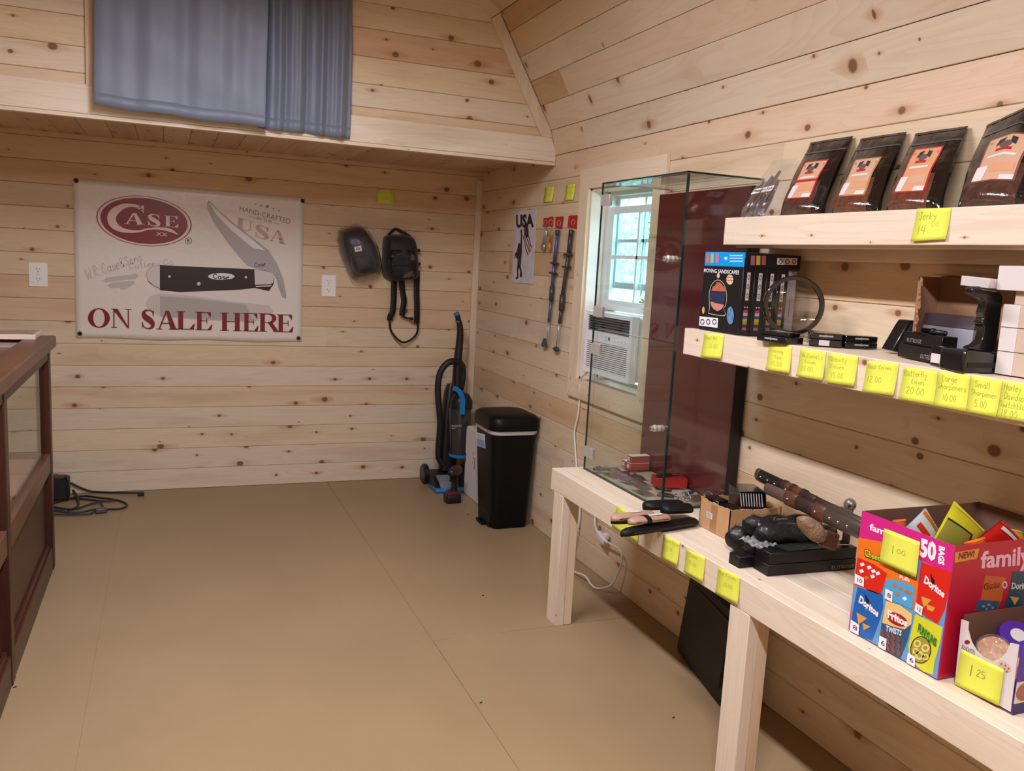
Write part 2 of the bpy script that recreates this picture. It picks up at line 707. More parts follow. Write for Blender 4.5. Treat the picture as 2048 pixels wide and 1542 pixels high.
# handwriting: polylines on a grid, baseline 0, x-height 5, cap height 10
HAND = {
    'a': (5, '44 25 04 02 20 42,45 42 50'), 'b': (5, '09 00,03 25 43 41 20 00'), 'c': (4, '44 25 03 01 20 41'), 'd': (5, '44 25 03 01 20 42,49 40'),
    'e': (5, '03 43 45 25 03 01 20 41'), 'f': (4, '48 29 17 10,05 35'), 'g': (5, '44 25 03 21 43,45 4b 2c 0b'), 'h': (5, '09 00,03 25 43 40'),
    'i': (2, '05 00,07 08'), 'k': (5, '09 00,45 02 40'), 'l': (2, '09 00'), 'm': (7, '05 00,03 25 33 30,33 55 63 60'), 'n': (5, '05 00,03 25 43 40'),
    'o': (5, '25 03 01 20 41 43 25'), 'p': (5, '05 0c,04 25 43 41 20 01'), 'r': (4, '05 00,03 25 44'), 's': (4, '44 25 04 32 41 20 01'),
    't': (4, '19 11 20 30,06 36'), 'u': (5, '05 01 20 41,45 40'), 'v': (5, '05 20 45'), 'w': (6, '05 10 34 50 65'), 'y': (5, '05 22,45 2b 0c'),
    'x': (5, '05 40,00 45'), 'A': (6, '00 39 60,13 53'), 'B': (6, '00 09 48 56 05 53 51 00'), 'C': (6, '57 39 06 03 30 52'), 'D': (6, '00 09 39 65 31 00'),
    'G': (6, '57 39 06 03 30 52 54 34'), 'H': (6, '00 09,50 59,05 55'), 'J': (5, '39 31 10 01,19 59'), 'K': (6, '00 09,59 04 50'), 'L': (5, '09 00 40'),
    'N': (6, '00 09 50 59'), 'S': (5, '47 29 07 43 21 01'), 'T': (6, '09 59,29 20'), 'M': (7, '00 09 35 69 60'), 'R': (6, '00 09 47 04 50'), 'W': (7, '09 10 35 50 69'),
    '0': (5, '29 06 02 20 42 46 29'), '1': (3, '19 10'), '2': (5, '07 29 47 00 40'), '4': (5, '19 04 44,49 40'), '5': (5, '49 09 05 35 42 20 01'),
    '8': (5, '25 07 29 47 25 02 20 42 25'), '&': (6, '50 07 29 37 02 20 53'), '.': (2, '00 01'), ' ': (3, ''), '9': (5, '46 25 07 29 46 40'), 'E': (5, '49 09 00 40,05 35'), 'P': (5, '00 09 38 46 05'), 'F': (5, '49 09 00,05 35'), 'O': (6, '39 06 03 30 53 56 39'), 'U': (6, '09 02 30 52 59'), 'I': (2, '09 00'), 'V': (6, '09 30 59'), 'z': (4, '05 45 00 40'), 'j': (3, '25 2b 0c'), 'Y': (5, '09 24 49,24 20'),
}


def hand(mb, st, quad, w=.07, mi=0):
    f = mapquad(quad)
    tot = sum(HAND[c][0]+1.4 for c in st)-1.4
    x = 0
    for c in st:
        wd, ss = HAND[c]
        for s in ss.split(','):
            if not s:
                continue
            pts = []
            for q in s.split():
                h = int(q[1], 16)
                h = h if h < 10 else 9-h
                pts.append(((x+int(q[0]))/tot, h/9*1.))
            asp = tot/9
            sp = [(p[0]*asp, p[1]) for p in pts]
            if len(sp) > 2:
                sp = smooth2(sp, 3)
            stroke(mb, sp, w, lambda u, v: f(u/asp, v), mi)
        x += wd+1.4
    return mb


def circ(c, r, n=24, ry=None, a0=0.):
    ry = r if ry is None else ry
    return [(c[0]+r*math.cos(a0+2*math.pi*i/n), c[1]+ry*math.sin(a0+2*math.pi*i/n)) for i in range(n)]


def rrect(x0, y0, x1, y1, r, k=4):
    """rounded rectangle loop in 2d"""
    out = []
    for cx, cy, a in ((x1-r, y1-r, 0), (x0+r, y1-r, 90), (x0+r, y0+r, 180), (x1-r, y0+r, 270)):
        for i in range(k+1):
            t = math.radians(a+90*i/k)
            out.append((cx+r*math.cos(t), cy+r*math.sin(t)))
    return out
# ================================================================ the room
W, D = 1.957, 5.52            # right wall, back wall
PALE, PINK, YEL, RED, BRN, GRY = (1, 1, 1), (1, .92, .86), (1, .96, .84), (.93, .77, .65), (.84, .70, .55), (.97, .97, .95)
pineX = wood('pine_along_x', 0)
pineY = wood('pine_along_y', 1)
pineZ = wood('pine_along_z', 2)
studX = wood('stud_along_x', 0, base=(.745, .65, .525), knots=.5, kscale=(4, 16), krad=.006)
studY = wood('stud_along_y', 1, base=(.745, .65, .525), knots=.5, kscale=(4, 16), krad=.006)
studZ = wood('stud_along_z', 2, base=(.745, .65, .525), knots=.5, kscale=(4, 16), krad=.006)
dark_gap = mat('gap_behind_boards', '2a1c10', .9)
_pl = {}


def plank(parent, p, L, H, dirn, up, nrm, m, col, name='plank'):
    """tongue-and-groove board: starts at p, runs L along dirn, H along up, face towards nrm"""
    d, u, n = Vector(dirn), Vector(up), Vector(nrm)
    key = (round(L, 4), round(H, 4), tuple(round(x, 3) for x in (*d, *u, *n)), m.name)
    if key not in _pl:
        e, t, g = .0028, .016, .0006
        sec = [(g, -t), (g, -e), (g+e*.8, 0), (H-g-e*.8, 0), (H-g, -e), (H-g, -t)]
        a = [u*y+n*z for y, z in sec]
        k = len(sec)
        vs = a+[q+d*L for q in a]
        fs = [(i, (i+1) % k, k+(i+1) % k, k+i) for i in range(k)]
        fs += [tuple(range(k))[::-1], tuple(range(k, 2*k))]
        me = bpy.data.meshes.new(name)
        me.from_pydata([tuple(v) for v in vs], [], fs)
        if (u.cross(n)).dot(d) < 0:
            me.flip_normals()
        me.materials.append(m)
        _pl[key] = me
    o = bpy.data.objects.new(name, _pl[key])
    COL.objects.link(o)
    o.parent = parent
    o.location = Vector(p)-ORG[parent.name]
    j = random.uniform(.955, 1.03)
    o.color = (col[0]*j, col[1]*j, col[2]*j, 1)
    return o


def structure(name, loc):
    o = thing(name, loc, None, None, kind='structure')
    return o


# ---- floor: painted sheets, 1.22 m wide
floor = structure('floor', (0, 2, 0))
fm = mat('painted_floor', (150, 126, 94), .42, spec=.35, bump=.06, bscale=220, var=.07, vscale=1.6)
sub = MB().box((-2.0, -1.5, -.06), (2.3, 5.7, -.0185)).build('subfloor', mat('seam_dust', (118, 98, 74), .9), floor)
ex = [-1.473, -.253, .967, 1.975]
for i in range(3):
    ys = [(-1.3, .62), (.62, 3.06), (3.06, 5.53)] if i == 2 else [(-1.3, 5.53)]
    for y0, y1 in ys:
        g = .0014 if i == 2 else .0002
        MB().box((ex[i]+g, y0+g, -.018), (ex[i+1]-g, y1-g, 0)).build('floor_panel', fm, floor, bevel=.0008 if i == 2 else 0, seg=1)

# ---- back wall
wb = structure('wall_back', (0, D, 0))
MB().box((-1.8, D+.016, -.02), (W+.2, D+.09, 3.9)).build('backing', dark_gap, wb)
hb = .1285
back_rows = [PALE, PALE, (1, .97, .9), PALE, (.98, .9, .8), PALE, YEL, (1, .98, .92), (.96, .84, .72), (.97, .86, .73), YEL, (1, .93, .82), (.97, .9, .78), (.98, .92, .8), (.95, .8, .66), (.97, .87, .74), PALE]
for k in range(16):
    cuts = [-1.75, W]
    if k == 14:
        cuts = [-1.75, -.36, W]
    if k == 7:
        cuts = [-1.75, .95, W]
    for a, b in zip(cuts, cuts[1:]):
        plank(wb, (a, D, k*hb), b-a, hb, (1, 0, 0), (0, 0, 1), (0, -1, 0), pineX, back_rows[k])
plank(wb, (-1.75, D, 16*hb), W+1.75, .12, (1, 0, 0), (0, 0, 1), (0, -1, 0), pineX, (.95, .82, .68))

# ---- right wall with the window opening
wr = structure('wall_right', (W, 2, 0))
OY0, OY1, OZ0, OZ1 = 3.27, 3.888, .93, 1.885
bk = MB()
bk.box((W+.016, -1.3, -.02), (W+.13, OY0, 2.12))
bk.box((W+.016, OY1, -.02), (W+.13, 5.6, 2.12))
bk.box((W+.016, OY0, -.02), (W+.13, OY1, OZ0))
bk.box((W+.016, OY0, OZ1), (W+.13, OY1, 2.12))
bk.build('backing', dark_gap, wr)
hr = .1305
right_rows = [((1, .93, .84), []), ((1, .95, .88), [4.3]), ((1, .96, .88), [4.35, 2.9]), (PALE, [4.0]), ((.98, .93, .84), [2.3]), ((.9, .76, .6), [3.6]), ((.98, .95, .88), [4.5]), ((1, .97, .9), []),
              (PALE, [4.75]), ((1, .95, .86), [4.3]), ((1, .96, .87), [4.6]), ((.88, .74, .58), [4.95]), ((.95, .88, .76), [4.9]), (YEL, [2.2]), ((1, .94, .84), [2.45]), ((1, .9, .82), [4.1])]
for k, (c, js) in enumerate(right_rows):
    z = k*hr
    spans = [(-1.3, D)] if z+hr <= OZ0 or z >= OZ1 else [(-1.3, OY0), (OY1, D)]
    for a, b in spans:
        cs = [a]+sorted(j for j in js if a < j < b)+[b]
        for i, (q, r) in enumerate(zip(cs, cs[1:])):
            t = random.choice([c, c, PALE, (1, .94, .85)]) if i else c
            plank(wr, (W, q+.0006*(i > 0), z), r-q, hr, (0, 1, 0), (0, 0, 1), (-1, 0, 0), pineY, t)

# ---- ceiling: steep lower slope and flatter upper slope, both sides of the ridge
ce = structure('ceiling', (.25, 2, 3.5))
prof = [(W, 2.088), (1.921, 2.217), (1.853, 2.336), (1.787, 2.452), (1.719, 2.568), (1.651, 2.684), (1.597, 2.775)]
RX = .25
up = Vector((-.79, .613))
p = Vector(prof[-1])
while p.x > RX+.05:
    p = p+up*.131
    prof.append((p.x, p.y))
slope_cols = {0: ((1, .95, .82), GRY), 1: (PALE, PALE), 2: ((.86, .72, .56), (1, .93, .88)), 3: (GRY, GRY), 4: ((.92, .82, .68), (.95, .87, .78)), 5: ((.82, .66, .5), (.8, .64, .48))}
Y0C, Y1C = -1.3, 4.358
for side in (1, -1):
    for k in range(len(prof)-1):
        (xa, za), (xb, zb) = prof[k], prof[k+1]
        if side < 0:
            xa, xb = 2*RX-xa, 2*RX-xb
        u = Vector((xb-xa, 0, zb-za))
        H = u.length
        u.normalize()
        n = Vector((u.z, 0, -u.x))*(-1 if side > 0 else 1)
        if side > 0 and k < 6:
            ca, cb = slope_cols[k]
            j = [3.98, 2.9, 3.99, 2.2, 3.5, 3.2][k]
            segs = [(j, Y1C, ca), (Y0C, j, cb)]
        else:
            segs = [(Y0C, Y1C, random.choice([PALE, YEL, (.94, .84, .72), PINK]))]
        for a, b, c in segs:
            plank(ce, (xa, a, za), b-a, H, (0, 1, 0), u, n, pineY, c)
rf = MB()
for side in (1, -1):
    for k in range(len(prof)-1):
        (xa, za), (xb, zb) = prof[k], prof[k+1]
        if side < 0:
            xa, xb = 2*RX-xa, 2*RX-xb
        o_ = Vector((.05*side, 0, .03))
        rf.obox(Vector(((xa+xb)/2, 2.1, (za+zb)/2))+o_, ((xb-xa)/2, 0, (zb-za)/2), (0, 3.5, 0), Vector((.02*side, 0, .02)))
rf.build('roof_deck', dark_gap, ce)

# ---- loft: front boards, fascia, soffit
lf = structure('wall_loft', (0, 4.355, 2.03))
LY = 4.358
rows = [(2.176, 2.226, (.98, .88, .76)), (2.226, 2.338, GRY), (2.338, 2.467, (1, .95, .83)), (2.467, 2.60, (.93, .76, .63)), (2.60, 2.72, (1, .95, .85)), (2.72, 2.85, PALE), (2.85, 2.98, PALE), (2.98, 3.11, YEL), (3.11, 3.24, PALE), (3.24, 3.37, PALE), (3.37, 3.5, PALE), (3.5, 3.63, PALE)]


def roof_x(z):
    for (xa, za), (xb, zb) in zip(prof, prof[1:]):
        if za <= z <= zb:
            return xa+(xb-xa)*(z-za)/(zb-za)
    return RX+.2


left_rows = [(1, .93, .84), PALE, YEL, PALE, PALE]
for i, (z0, z1, c) in enumerate(rows):
    xr = roof_x((z0+z1)/2)+.02
    if i < 5:
        plank(lf, (-1.6, LY, z0), 1.6-.315, z1-z0, (1, 0, 0), (0, 0, 1), (0, -1, 0), pineX, left_rows[i])
        plank(lf, (-.315, LY, z0), xr+.315, z1-z0, (1, 0, 0), (0, 0, 1), (0, -1, 0), pineX, c)
    else:
        plank(lf, (2*RX-xr, LY, z0), 2*xr-2*RX, z1-z0, (1, 0, 0), (0, 0, 1), (0, -1, 0), pineX, c)
MB().box((-1.75, LY+.016, 2.09), (W, LY+.06, 2.2)).build('beam', dark_gap, lf)
MB().prism([(-1.7, LY+.018, 2.15), (W-.04, LY+.018, 2.15), (1.6, LY+.018, 2.78), (.3, LY+.018, 3.75), (-1.1, LY+.018, 2.78)], (0, .03, 0)).build('loft_backing', dark_gap, lf)
MB().prism([(-1.75, LY-.02, 2.052), (W-.002, LY-.02, 2.052), (W-.002, LY-.02, 2.10), (W-.03, LY-.02, 2.178), (-1.75, LY-.02, 2.178)], (0, .02, 0)).build('fascia_board', studX, lf, bevel=.0015, seg=1, color=(1, 1, 1))
MB().box((-1.75, LY-.021, 2.033), (W-.002, LY+.02, 2.051)).build('nosing_strip', studX, lf, bevel=.0015, seg=1, color=(.98, .95, .9))
ZS = 2.082
soff = [(.9, .76, .6), (.95, .85, .7), (.92, .8, .66), (.84, .68, .52), (.93, .8, .66), (.88, .72, .56)]
for k in range(30):
    x0 = -.821-.1335*7+.1335*k
    if x0 > W-.03:
        break
    plank(lf, (x0, LY+.02, ZS), D-LY-.02, min(.1335, W-x0), (0, 1, 0), (1, 0, 0), (0, 0, -1), pineY, soff[k % 6])
MB().box((-1.75, LY+.02, ZS+.017), (W+.1, D+.02, ZS+.06)).build('loft_deck', dark_gap, lf)

# trims
t1 = MB().box((W-.044, D-.022, 0), (W-.0005, D-.0005, 2.03)).build('trim_1', studZ, bevel=.0015, seg=1, color=(1, .96, .9))
tag(t1, kind='structure')
t2 = MB().prism([(1.93, LY-.0195, 2.178), (1.918, LY-.0195, 2.217), (1.594, LY-.0195, 2.772), (1.548, LY-.0195, 2.735), (1.868, LY-.0195, 2.178)], (0, .019, 0)).build('trim_2', studZ, bevel=.0015, seg=1, color=(1, .97, .92))
tag(t2, kind='structure')
t3 = MB().prism([(1.60, LY-.0195, 2.778), (.9, LY-.0195, 3.32), (.87, LY-.0195, 3.27), (1.55, LY-.0195, 2.742)], (0, .019, 0)).build('trim_3', studX, color=(.98, .9, .8))
tag(t3, kind='structure')

# unseen sides, closed so that light bounces as it does in the room
LXW = -1.475
wl = structure('wall_left', (LXW, 2, 0))
for k in range(16):
    plank(wl, (LXW, -1.3, k*hr), D+1.3, hr, (0, 1, 0), (0, 0, 1), (1, 0, 0), pineY, random.choice([RED, BRN, (.9, .8, .7)]))
MB().box((LXW-.1, -1.3, -.02), (LXW-.016, D, 2.12)).build('backing', dark_gap, wl)
wf = structure('wall_front', (0, -1.3, 0))
for k in range(29):
    z = k*hb
    xr = W if z < 2.05 else roof_x(min(z+.06, 3.6))+.03
    plank(wf, (2*RX-xr, -1.3, z), 2*xr-2*RX, hb, (1, 0, 0), (0, 0, 1), (0, 1, 0), pineX, random.choice([RED, BRN, (.9, .8, .7)]))
MB().box((-1.7, -1.4, -.02), (2.1, -1.317, 3.9)).build('backing', dark_gap, wf)

# ---- hanging shop lights
white_m = mat('white_paint', 'e9e9e6', .4)
for i, (lx, ly, lz, ll, lw) in enumerate(LAMPS):
    lt = thing('ceiling_lamp', (lx, ly, lz), ['white hanging strip lamp nearest the loft', 'white hanging strip lamp above the entrance end'][i], 'lamp', 'strip lamps over the aisle')
    b = MB()
    b.loft([[V(lx+sx*w, ly+sy*(ll/2+.03), lz+h) for sx, sy in ((-1, -1), (1, -1), (1, 1), (-1, 1))] for w, h in ((.085, .004), (.085, .02), (.045, .06), (.03, .07))])
    b.build('housing', white_m, lt)
    for s in (-1, 1):
        MB().tube([(lx, ly+s*ll*.4, lz+.068), (lx+.0, ly+s*ll*.4, 3.7)], .002, 6).build('hanging_wire', mat('wire', '777777', .4, 1), lt)
        MB().tube([(lx+s*.03, ly-ll/2, lz+.012), (lx+s*.03, ly+ll/2, lz+.012)], .009, 10).build('tube', mat('tube_glow', 'fff2e0', .4, emit=6), lt, smooth=True)
# ================================================================ window, air conditioner, outdoors
white_v = mat('white_vinyl', 'e8ecee', .35)
win = structure('window_1', (W, 3.58, OZ0))
ca, cw = .1, .018
y0, y1, z0, z1 = OY0, OY1, OZ0, OZ1
X0 = W-cw


def casing(pts, m):
    MB().prism([(X0, y, z) for y, z in pts], (cw-.0005, 0, 0)).build('casing_board', m, win, bevel=.001, seg=1, color=(1, .96, .88))


casing([(y1, z0), (y1+ca, z0-ca), (y1+ca, z1+ca), (y1, z1)], studZ)
casing([(y0, z0), (y0-ca, z0-ca), (y0-ca, z1+ca), (y0, z1)], studZ)
casing([(y0, z1), (y1, z1), (y1+ca, z1+ca), (y0-ca, z1+ca)], studY)
casing([(y0, z0), (y1, z0), (y1+ca, z0-ca), (y0-ca, z0-ca)], studY)
jm = mat('pale_jamb', 'e2d6cc', .5)
b = MB()
XO = 2.13
b.box((W, y0, z0), (XO, y0+.012, z1)).box((W, y1-.012, z0), (XO, y1, z1)).box((W, y0, z1-.012), (XO, y1, z1)).box((W, y0, z0), (XO, y1, z0+.012))
b.build('jamb', jm, win)
b = MB()
for a, c in (((2.05, y0+.012, z0+.012), (2.12, y0+.03, z1-.012)), ((2.05, y1-.03, z0+.012), (2.12, y1-.012, z1-.012)), ((2.05, y0+.012, z1-.03), (2.12, y1-.012, z1-.012)), ((2.05, y0+.012, z0+.012), (2.12, y1-.012, z0+.03))):
    b.box(a, c)
b.build('vinyl_frame', white_v, win)
pane_m = glass('window_glass', (.86, .97, 1), .5)


def sash(x, za, zb):
    ya, yb, fw = y0+.03, y1-.03, .032
    f = MB()
    f.box((x, ya, za), (x+.02, ya+fw, zb)).box((x, yb-fw, za), (x+.02, yb, zb)).box((x, ya+fw, za), (x+.02, yb-fw, za+fw)).box((x, ya+fw, zb-fw), (x+.02, yb-fw, zb))
    so = f.build('sash', white_v, win, bevel=.002, seg=1)
    ym, zm = (ya+yb)/2, (za+zb)/2
    MB().box((x+.003, ym-.008, za+fw), (x+.017, ym+.008, zb-fw)).build('muntin', white_v, so)
    MB().box((x+.003, ya+fw, zm-.008), (x+.017, yb-fw, zm+.008)).build('muntin', white_v, so)
    for (a, c) in ((ya+fw, ym-.008), (ym+.008, yb-fw)):
        for (e, g) in ((za+fw, zm-.008), (zm+.008, zb-fw)):
            MB().box((x+.009, a, e), (x+.011, c, g)).build('pane', pane_m, so)


sash(2.06, 1.31, 1.80)
sash(2.09, 1.40, 1.872)
# side filler between sash, jamb and the unit
fl = MB()
fl.box((2.055, 3.738, .945), (2.062, y1-.03, 1.31))
for i in range(9):
    yy = 3.742+.0125*i
    fl.box((2.048, yy, .95), (2.055, yy+.006, 1.308))
fl.build('filler_panel', white_v, win)
MB().box((2.04, y0+.03, 1.292), (2.06, y1-.03, 1.318)).build('sill_bar', white_v, win, bevel=.002)
MB().box((2.035, 3.34, 1.318), (2.06, 3.47, 1.334)).build('sash_lock', white_v, win, bevel=.003)

# ---- air conditioner
AX, AY0, AY1, AZ0, AZ1 = 1.897, 3.283, 3.735, .993, 1.291
ac = thing('air_conditioner', (AX, 3.51, AZ0), 'white window air conditioner with dark louvres above slotted grille', 'air conditioner')
acw = mat('ac_plastic', 'e4e7ea', .35)
acd = mat('ac_dark', '22252a', .5)
b = MB()
b.box((AX+.03, AY0+.004, AZ0+.004), (2.12, AY1-.004, AZ1-.004))
b.build('body', acw, ac, bevel=.008)
# front bezel as a frame with two openings
LZ0, LZ1 = AZ1-.092, AZ1-.02       # louvre opening
GZ0, GZ1 = AZ0+.022, AZ0+.155      # grille
b = MB()
b.box((AX, AY0, LZ1), (AX+.035, AY1, AZ1)).box((AX, AY0, GZ1), (AX+.035, AY1, LZ0)).box((AX, AY0, AZ0), (AX+.035, AY1, GZ0))
b.box((AX, AY0, GZ0), (AX+.035, AY0+.03, GZ1)).box((AX, AY1-.02, GZ0), (AX+.035, AY1, GZ1))
b.box((AX, AY0, LZ0), (AX+.035, AY0+.022, LZ1)).box((AX, AY1-.022, LZ0), (AX+.035, AY1, LZ1))
b.build('bezel', acw, ac)
MB().box((AX+.026, AY0+.02, LZ0), (AX+.03, AY1-.02, LZ1)).box((AX+.026, AY0+.02, GZ0), (AX+.03, AY1-.02, GZ1)).build('recess', acd, ac)
for i in range(6):
    z = LZ0+.006+i*.0118
    MB().obox((AX+.012, (AY0+AY1)/2, z), (.010, 0, .003), (0, (AY1-AY0)/2-.022, 0), (0, 0, .0011)).build('louvre', mat('louvre_grey', '5a6068', .4), ac)
for i in range(9):
    y = AY0+.06+i*.04
    MB().box((AX+.018, y, LZ0), (AX+.024, y+.003, LZ1)).build('vane', mat('louvre_grey', '5a6068', .4), ac)
n = 14
for i in range(n):
    z = GZ0+(i+.15)*(GZ1-GZ0)/n
    MB().box((AX+.001, AY0+.03, z), (AX+.012, AY1-.02, z+(GZ1-GZ0)/n*.56)).build('slat', acw, ac)
MB().box((AX-.001, AY0+.22, LZ0-.04), (AX, AY0+.243, LZ0-.012)).build('sticker', mat('sticker_blue', 'b9d3ee', .4), ac)
MB().box((AX-.001, AY0+.197, LZ0-.033), (AX, AY0+.212, LZ0-.018)).build('display', acd, ac)
for i in range(4):
    MB().lathe([(.006, 0), (.006, .0015)], (AX, AY0+.05+i*.032, LZ0-.028), (-1, 0, 0), 12).build('button', mat('button_grey', 'cdd2d6', .4), ac)
MB().box((AX+.022, AY0-.0015, AZ0+.1), (AX+.028, AY0+.001, AZ0+.17)).build('side_catch', acw, ac)

# ---- cords
cordw = mat('white_cord', 'dedad2', .4)


def sp3(pts, k=5):
    return [Vector(p) for p in smooth2([tuple(p) for p in pts], k)]


def wallpt(px, py, x):
    p = at(px, py, 0, x)
    return p if p.z > .008 else at(px, py, 2, .008)


pts = [V(AX+.02, AY1-.02, AZ0-.004), wallpt(1171, 748, 1.925), wallpt(1161, 760, 1.935), wallpt(1159, 800, 1.947), wallpt(1156, 830, 1.947), wallpt(1149, 862, 1.946), wallpt(1150, 890, 1.947), wallpt(1153, 930, 1.947), wallpt(1158, 985, 1.945), wallpt(1160, 1026, 1.945), wallpt(1156, 1054, 1.94), wallpt(1146, 1098, 1.93), wallpt(1138, 1118, 1.9), wallpt(1143, 1140, 1.85), wallpt(1170, 1152, 1.85), wallpt(1181, 1168, 1.85), wallpt(1195, 1177, 1.87), wallpt(1221, 1171, 1.9), wallpt(1233, 1152, 1.92), wallpt(1243, 1124, 1.925), wallpt(1241, 1101, 1.925), wallpt(1223, 1089, 1.925), wallpt(1209, 1082, 1.925)]
cd = thing('electric_cord', (1.94, 3.6, 0), 'white power cord hanging from the air conditioner and looping under the bench', 'cord')
MB().tube(sp3(pts), .0048, 8).build('cable', cordw, cd, smooth=True)
a, c = wallpt(1211, 1086, 1.925), wallpt(1196, 1066, 1.925)
b = MB()
u = (c-a)
b.obox((a+c)/2, u*.5, Vector((.012, 0, 0)), u.cross(Vector((1, 0, 0))).normalized()*.014)
b.build('plug', mat('plug_clear', 'd8d6d6', .25), cd, bevel=.004)
MB().tube(sp3([c, wallpt(1190, 1050, 1.93), wallpt(1190, 1036, 1.94), wallpt(1188, 1010, 1.945)]), .004, 8).build('lead', cordw, cd, smooth=True)
MB().obox(wallpt(1212, 1072, 1.935), (.01, 0, 0), (0, .016, 0), (0, 0, .012)).build('adapter', cordw, cd, bevel=.003)

# ---- outdoors beyond the window
gm = mat('lawn', '5f7a3c', .9, var=.25, vscale=2)
tag(MB().box((2.4, -12, -.35), (30, 26, -.3)).build('lawn', gm), kind='structure')
leaf_mats = [mat('leaf_a', 'b9d6cc', .6), mat('leaf_b', 'd3e6e2', .6), mat('leaf_c', '9fc2bc', .6)]
bark = mat('bark', '6b5b4a', .9)


def tree(x, y, h, r, label, mi, n):
    t = thing('leafy_tree', (x, y, -.3), label, 'tree', 'trees outside the window')
    MB().tube([(x, y, -.3), (x+.1, y+.05, h*.4), (x, y-.1, h*.8)], [.12, .09, .03], 8).build('trunk', bark, t, smooth=True)
    b = MB()
    rnd = random.Random(int(x*100+y))
    for _ in range(n):
        th, ph, q = rnd.uniform(0, 6.28), math.acos(rnd.uniform(-1, 1)), r*rnd.random()**.45
        c = V(x+q*math.sin(ph)*math.cos(th), y+q*math.sin(ph)*math.sin(th), h*.62+q*1.15*math.cos(ph))
        if c.z < .1:
            continue
        a = V(rnd.uniform(-1, 1), rnd.uniform(-1, 1), rnd.uniform(-1, 1)).normalized()
        e = a.orthogonal().normalized()
        s = rnd.uniform(.05, .1)
        b.add([c-a*s, c+e*s*.45, c+a*s, c-e*s*.45], [(0, 1, 2, 3)], rnd.randrange(2))
    o = b.build('foliage', [leaf_mats[mi], leaf_mats[(mi+1) % 3]], t)
    o['kind'] = 'stuff'


tree(5.6, 8.6, 2.7, 1.5, 'bushy pale green tree filling the lower window panes', 0, 2600)
tree(7.6, 12.9, 3.2, 1.8, 'greyer tree standing left behind the window', 2, 2200)
tree(11.2, 18.5, 6.2, 2.2, 'taller sparse tree whose leaves show in the top panes', 1, 1300)
# ================================================================ loft curtain
cur_m = mat('blue_grey_satin', (108, 116, 133), .5, spec=.4, sheen=.2, bump=.1, bscale=30)


def curtain(xa, xb, za, zb, fold, label, rnd, yoff, fr):
    rr = random.Random(rnd)
    ph = [rr.uniform(0, 6.28) for _ in range(6)]
    ZT = 2.95

    def fn(u, v):
        x = xa+(xb-xa)*u
        zl = za+(zb-za)*u+.0025*math.sin(x*21+ph[0])
        z = zl+(ZT-zl)*v
        s = fold*(math.sin(u*fr+ph[1])*.6+math.sin(u*fr*.47+ph[2])*.5+.3*math.sin(u*fr*2.1+ph[3]))
        s *= .55+.45*v
        y = LY-.045-yoff+s+.004*math.sin(z*19+x*9+ph[4])
        return V(x+.012*math.sin(z*3+ph[5])*v, y, z)
    b = MB().grid(fn, 130, 26)
    t = thing('curtain', ((xa+xb)/2, LY-.05, za), label, 'curtain', 'curtains over the loft opening')
    b.build('cloth', cur_m, t, smooth=True, solid=.002)
    h = MB().grid(lambda u, v: fn(u, v*.06)+V(0, -.0006, -.0005), 130, 2)
    h.build('hem', cur_m, t, smooth=True, solid=.002)


curtain(-.298, .425, 2.083, 2.066, .0105, 'wide flat blue grey curtain panel over the loft opening', 3, .045, 21)
curtain(.395, .832, 2.068, 2.060, .032, 'deeply folded blue grey curtain panel beside the bare loft boards', 8, .0, 27)
MB().box((-.332, LY-.022, 2.17), (-.298, LY-.0005, 2.95)).build('trim_4', studZ, color=(.95, .86, .76))
tag(bpy.data.objects['trim_4'], kind='structure')
rod = thing('curtain_rod', (.27, LY-.05, 2.95), 'dark metal rod carrying the loft curtains', 'curtain rod')
MB().tube([(-.4, LY-.05, 2.972), (.93, LY-.05, 2.972)], .009, 10).build('bar', mat('dark_metal', '2b2b2d', .4, .8), rod, smooth=True)
for x in (-.41, .94):
    MB().ball((x, LY-.05, 2.972), .018).build('finial', mat('dark_metal', '2b2b2d', .4, .8), rod, smooth=True)
    MB().box((x-.005 if x > 0 else x+.0, LY-.05, 2.965), (x+.005, LY, 2.979)).build('bracket', mat('dark_metal', '2b2b2d', .4, .8), rod)

# ================================================================ banner
YB = D-.006
bn = lambda x, y, k=0: at(140+x*.24414, 340+y*.24414, 1, YB-.0006-.0004*k)
q4 = [at(145.6, 356.8, 1, YB), at(608, 396, 1, YB), at(603.4, 684.5, 1, YB), at(152, 676, 1, YB)]
ban = thing('vinyl_banner', ((q4[0].x+q4[1].x)/2, YB, q4[2].z), 'white vinyl sale banner with red oval logo and pocket knife picture', 'banner')
fq = mapquad(q4)
vin = mat('banner_vinyl', (222, 214, 206), .28, spec=.5, bump=.22, bscale=26)
MB().grid(lambda u, v: fq(u, v)+V(0, .0012*abs(math.sin(u*9+v*4)), .004*math.sin(u*14)*(v < .02)), 40, 28).build('sheet', vin, ban, smooth=True, solid=.0008)
pr_red = mat('print_dark_red', (122, 22, 36), .3)
pr_pink = mat('print_pale_pink', (226, 200, 196), .3)
pr_blk = mat('print_black', (24, 23, 25), .3)
pr_gry = mat('print_grey', (172, 166, 164), .3)
pr_lgry = mat('print_light_grey', (198, 190, 186), .3)
pr_dgry = mat('print_mid_grey', (128, 122, 122), .3)
pr_rose = mat('print_faded_rose', (196, 156, 150), .3)
pr_slv = mat('print_silver', (206, 200, 198), .3)


def oval(s, k, n=64):
    return [bn(606+391*s*math.cos(2*math.pi*i/n), 417+35*s*math.cos(2*math.pi*i/n)+205*s*math.sin(2*math.pi*i/n), k) for i in range(n)]


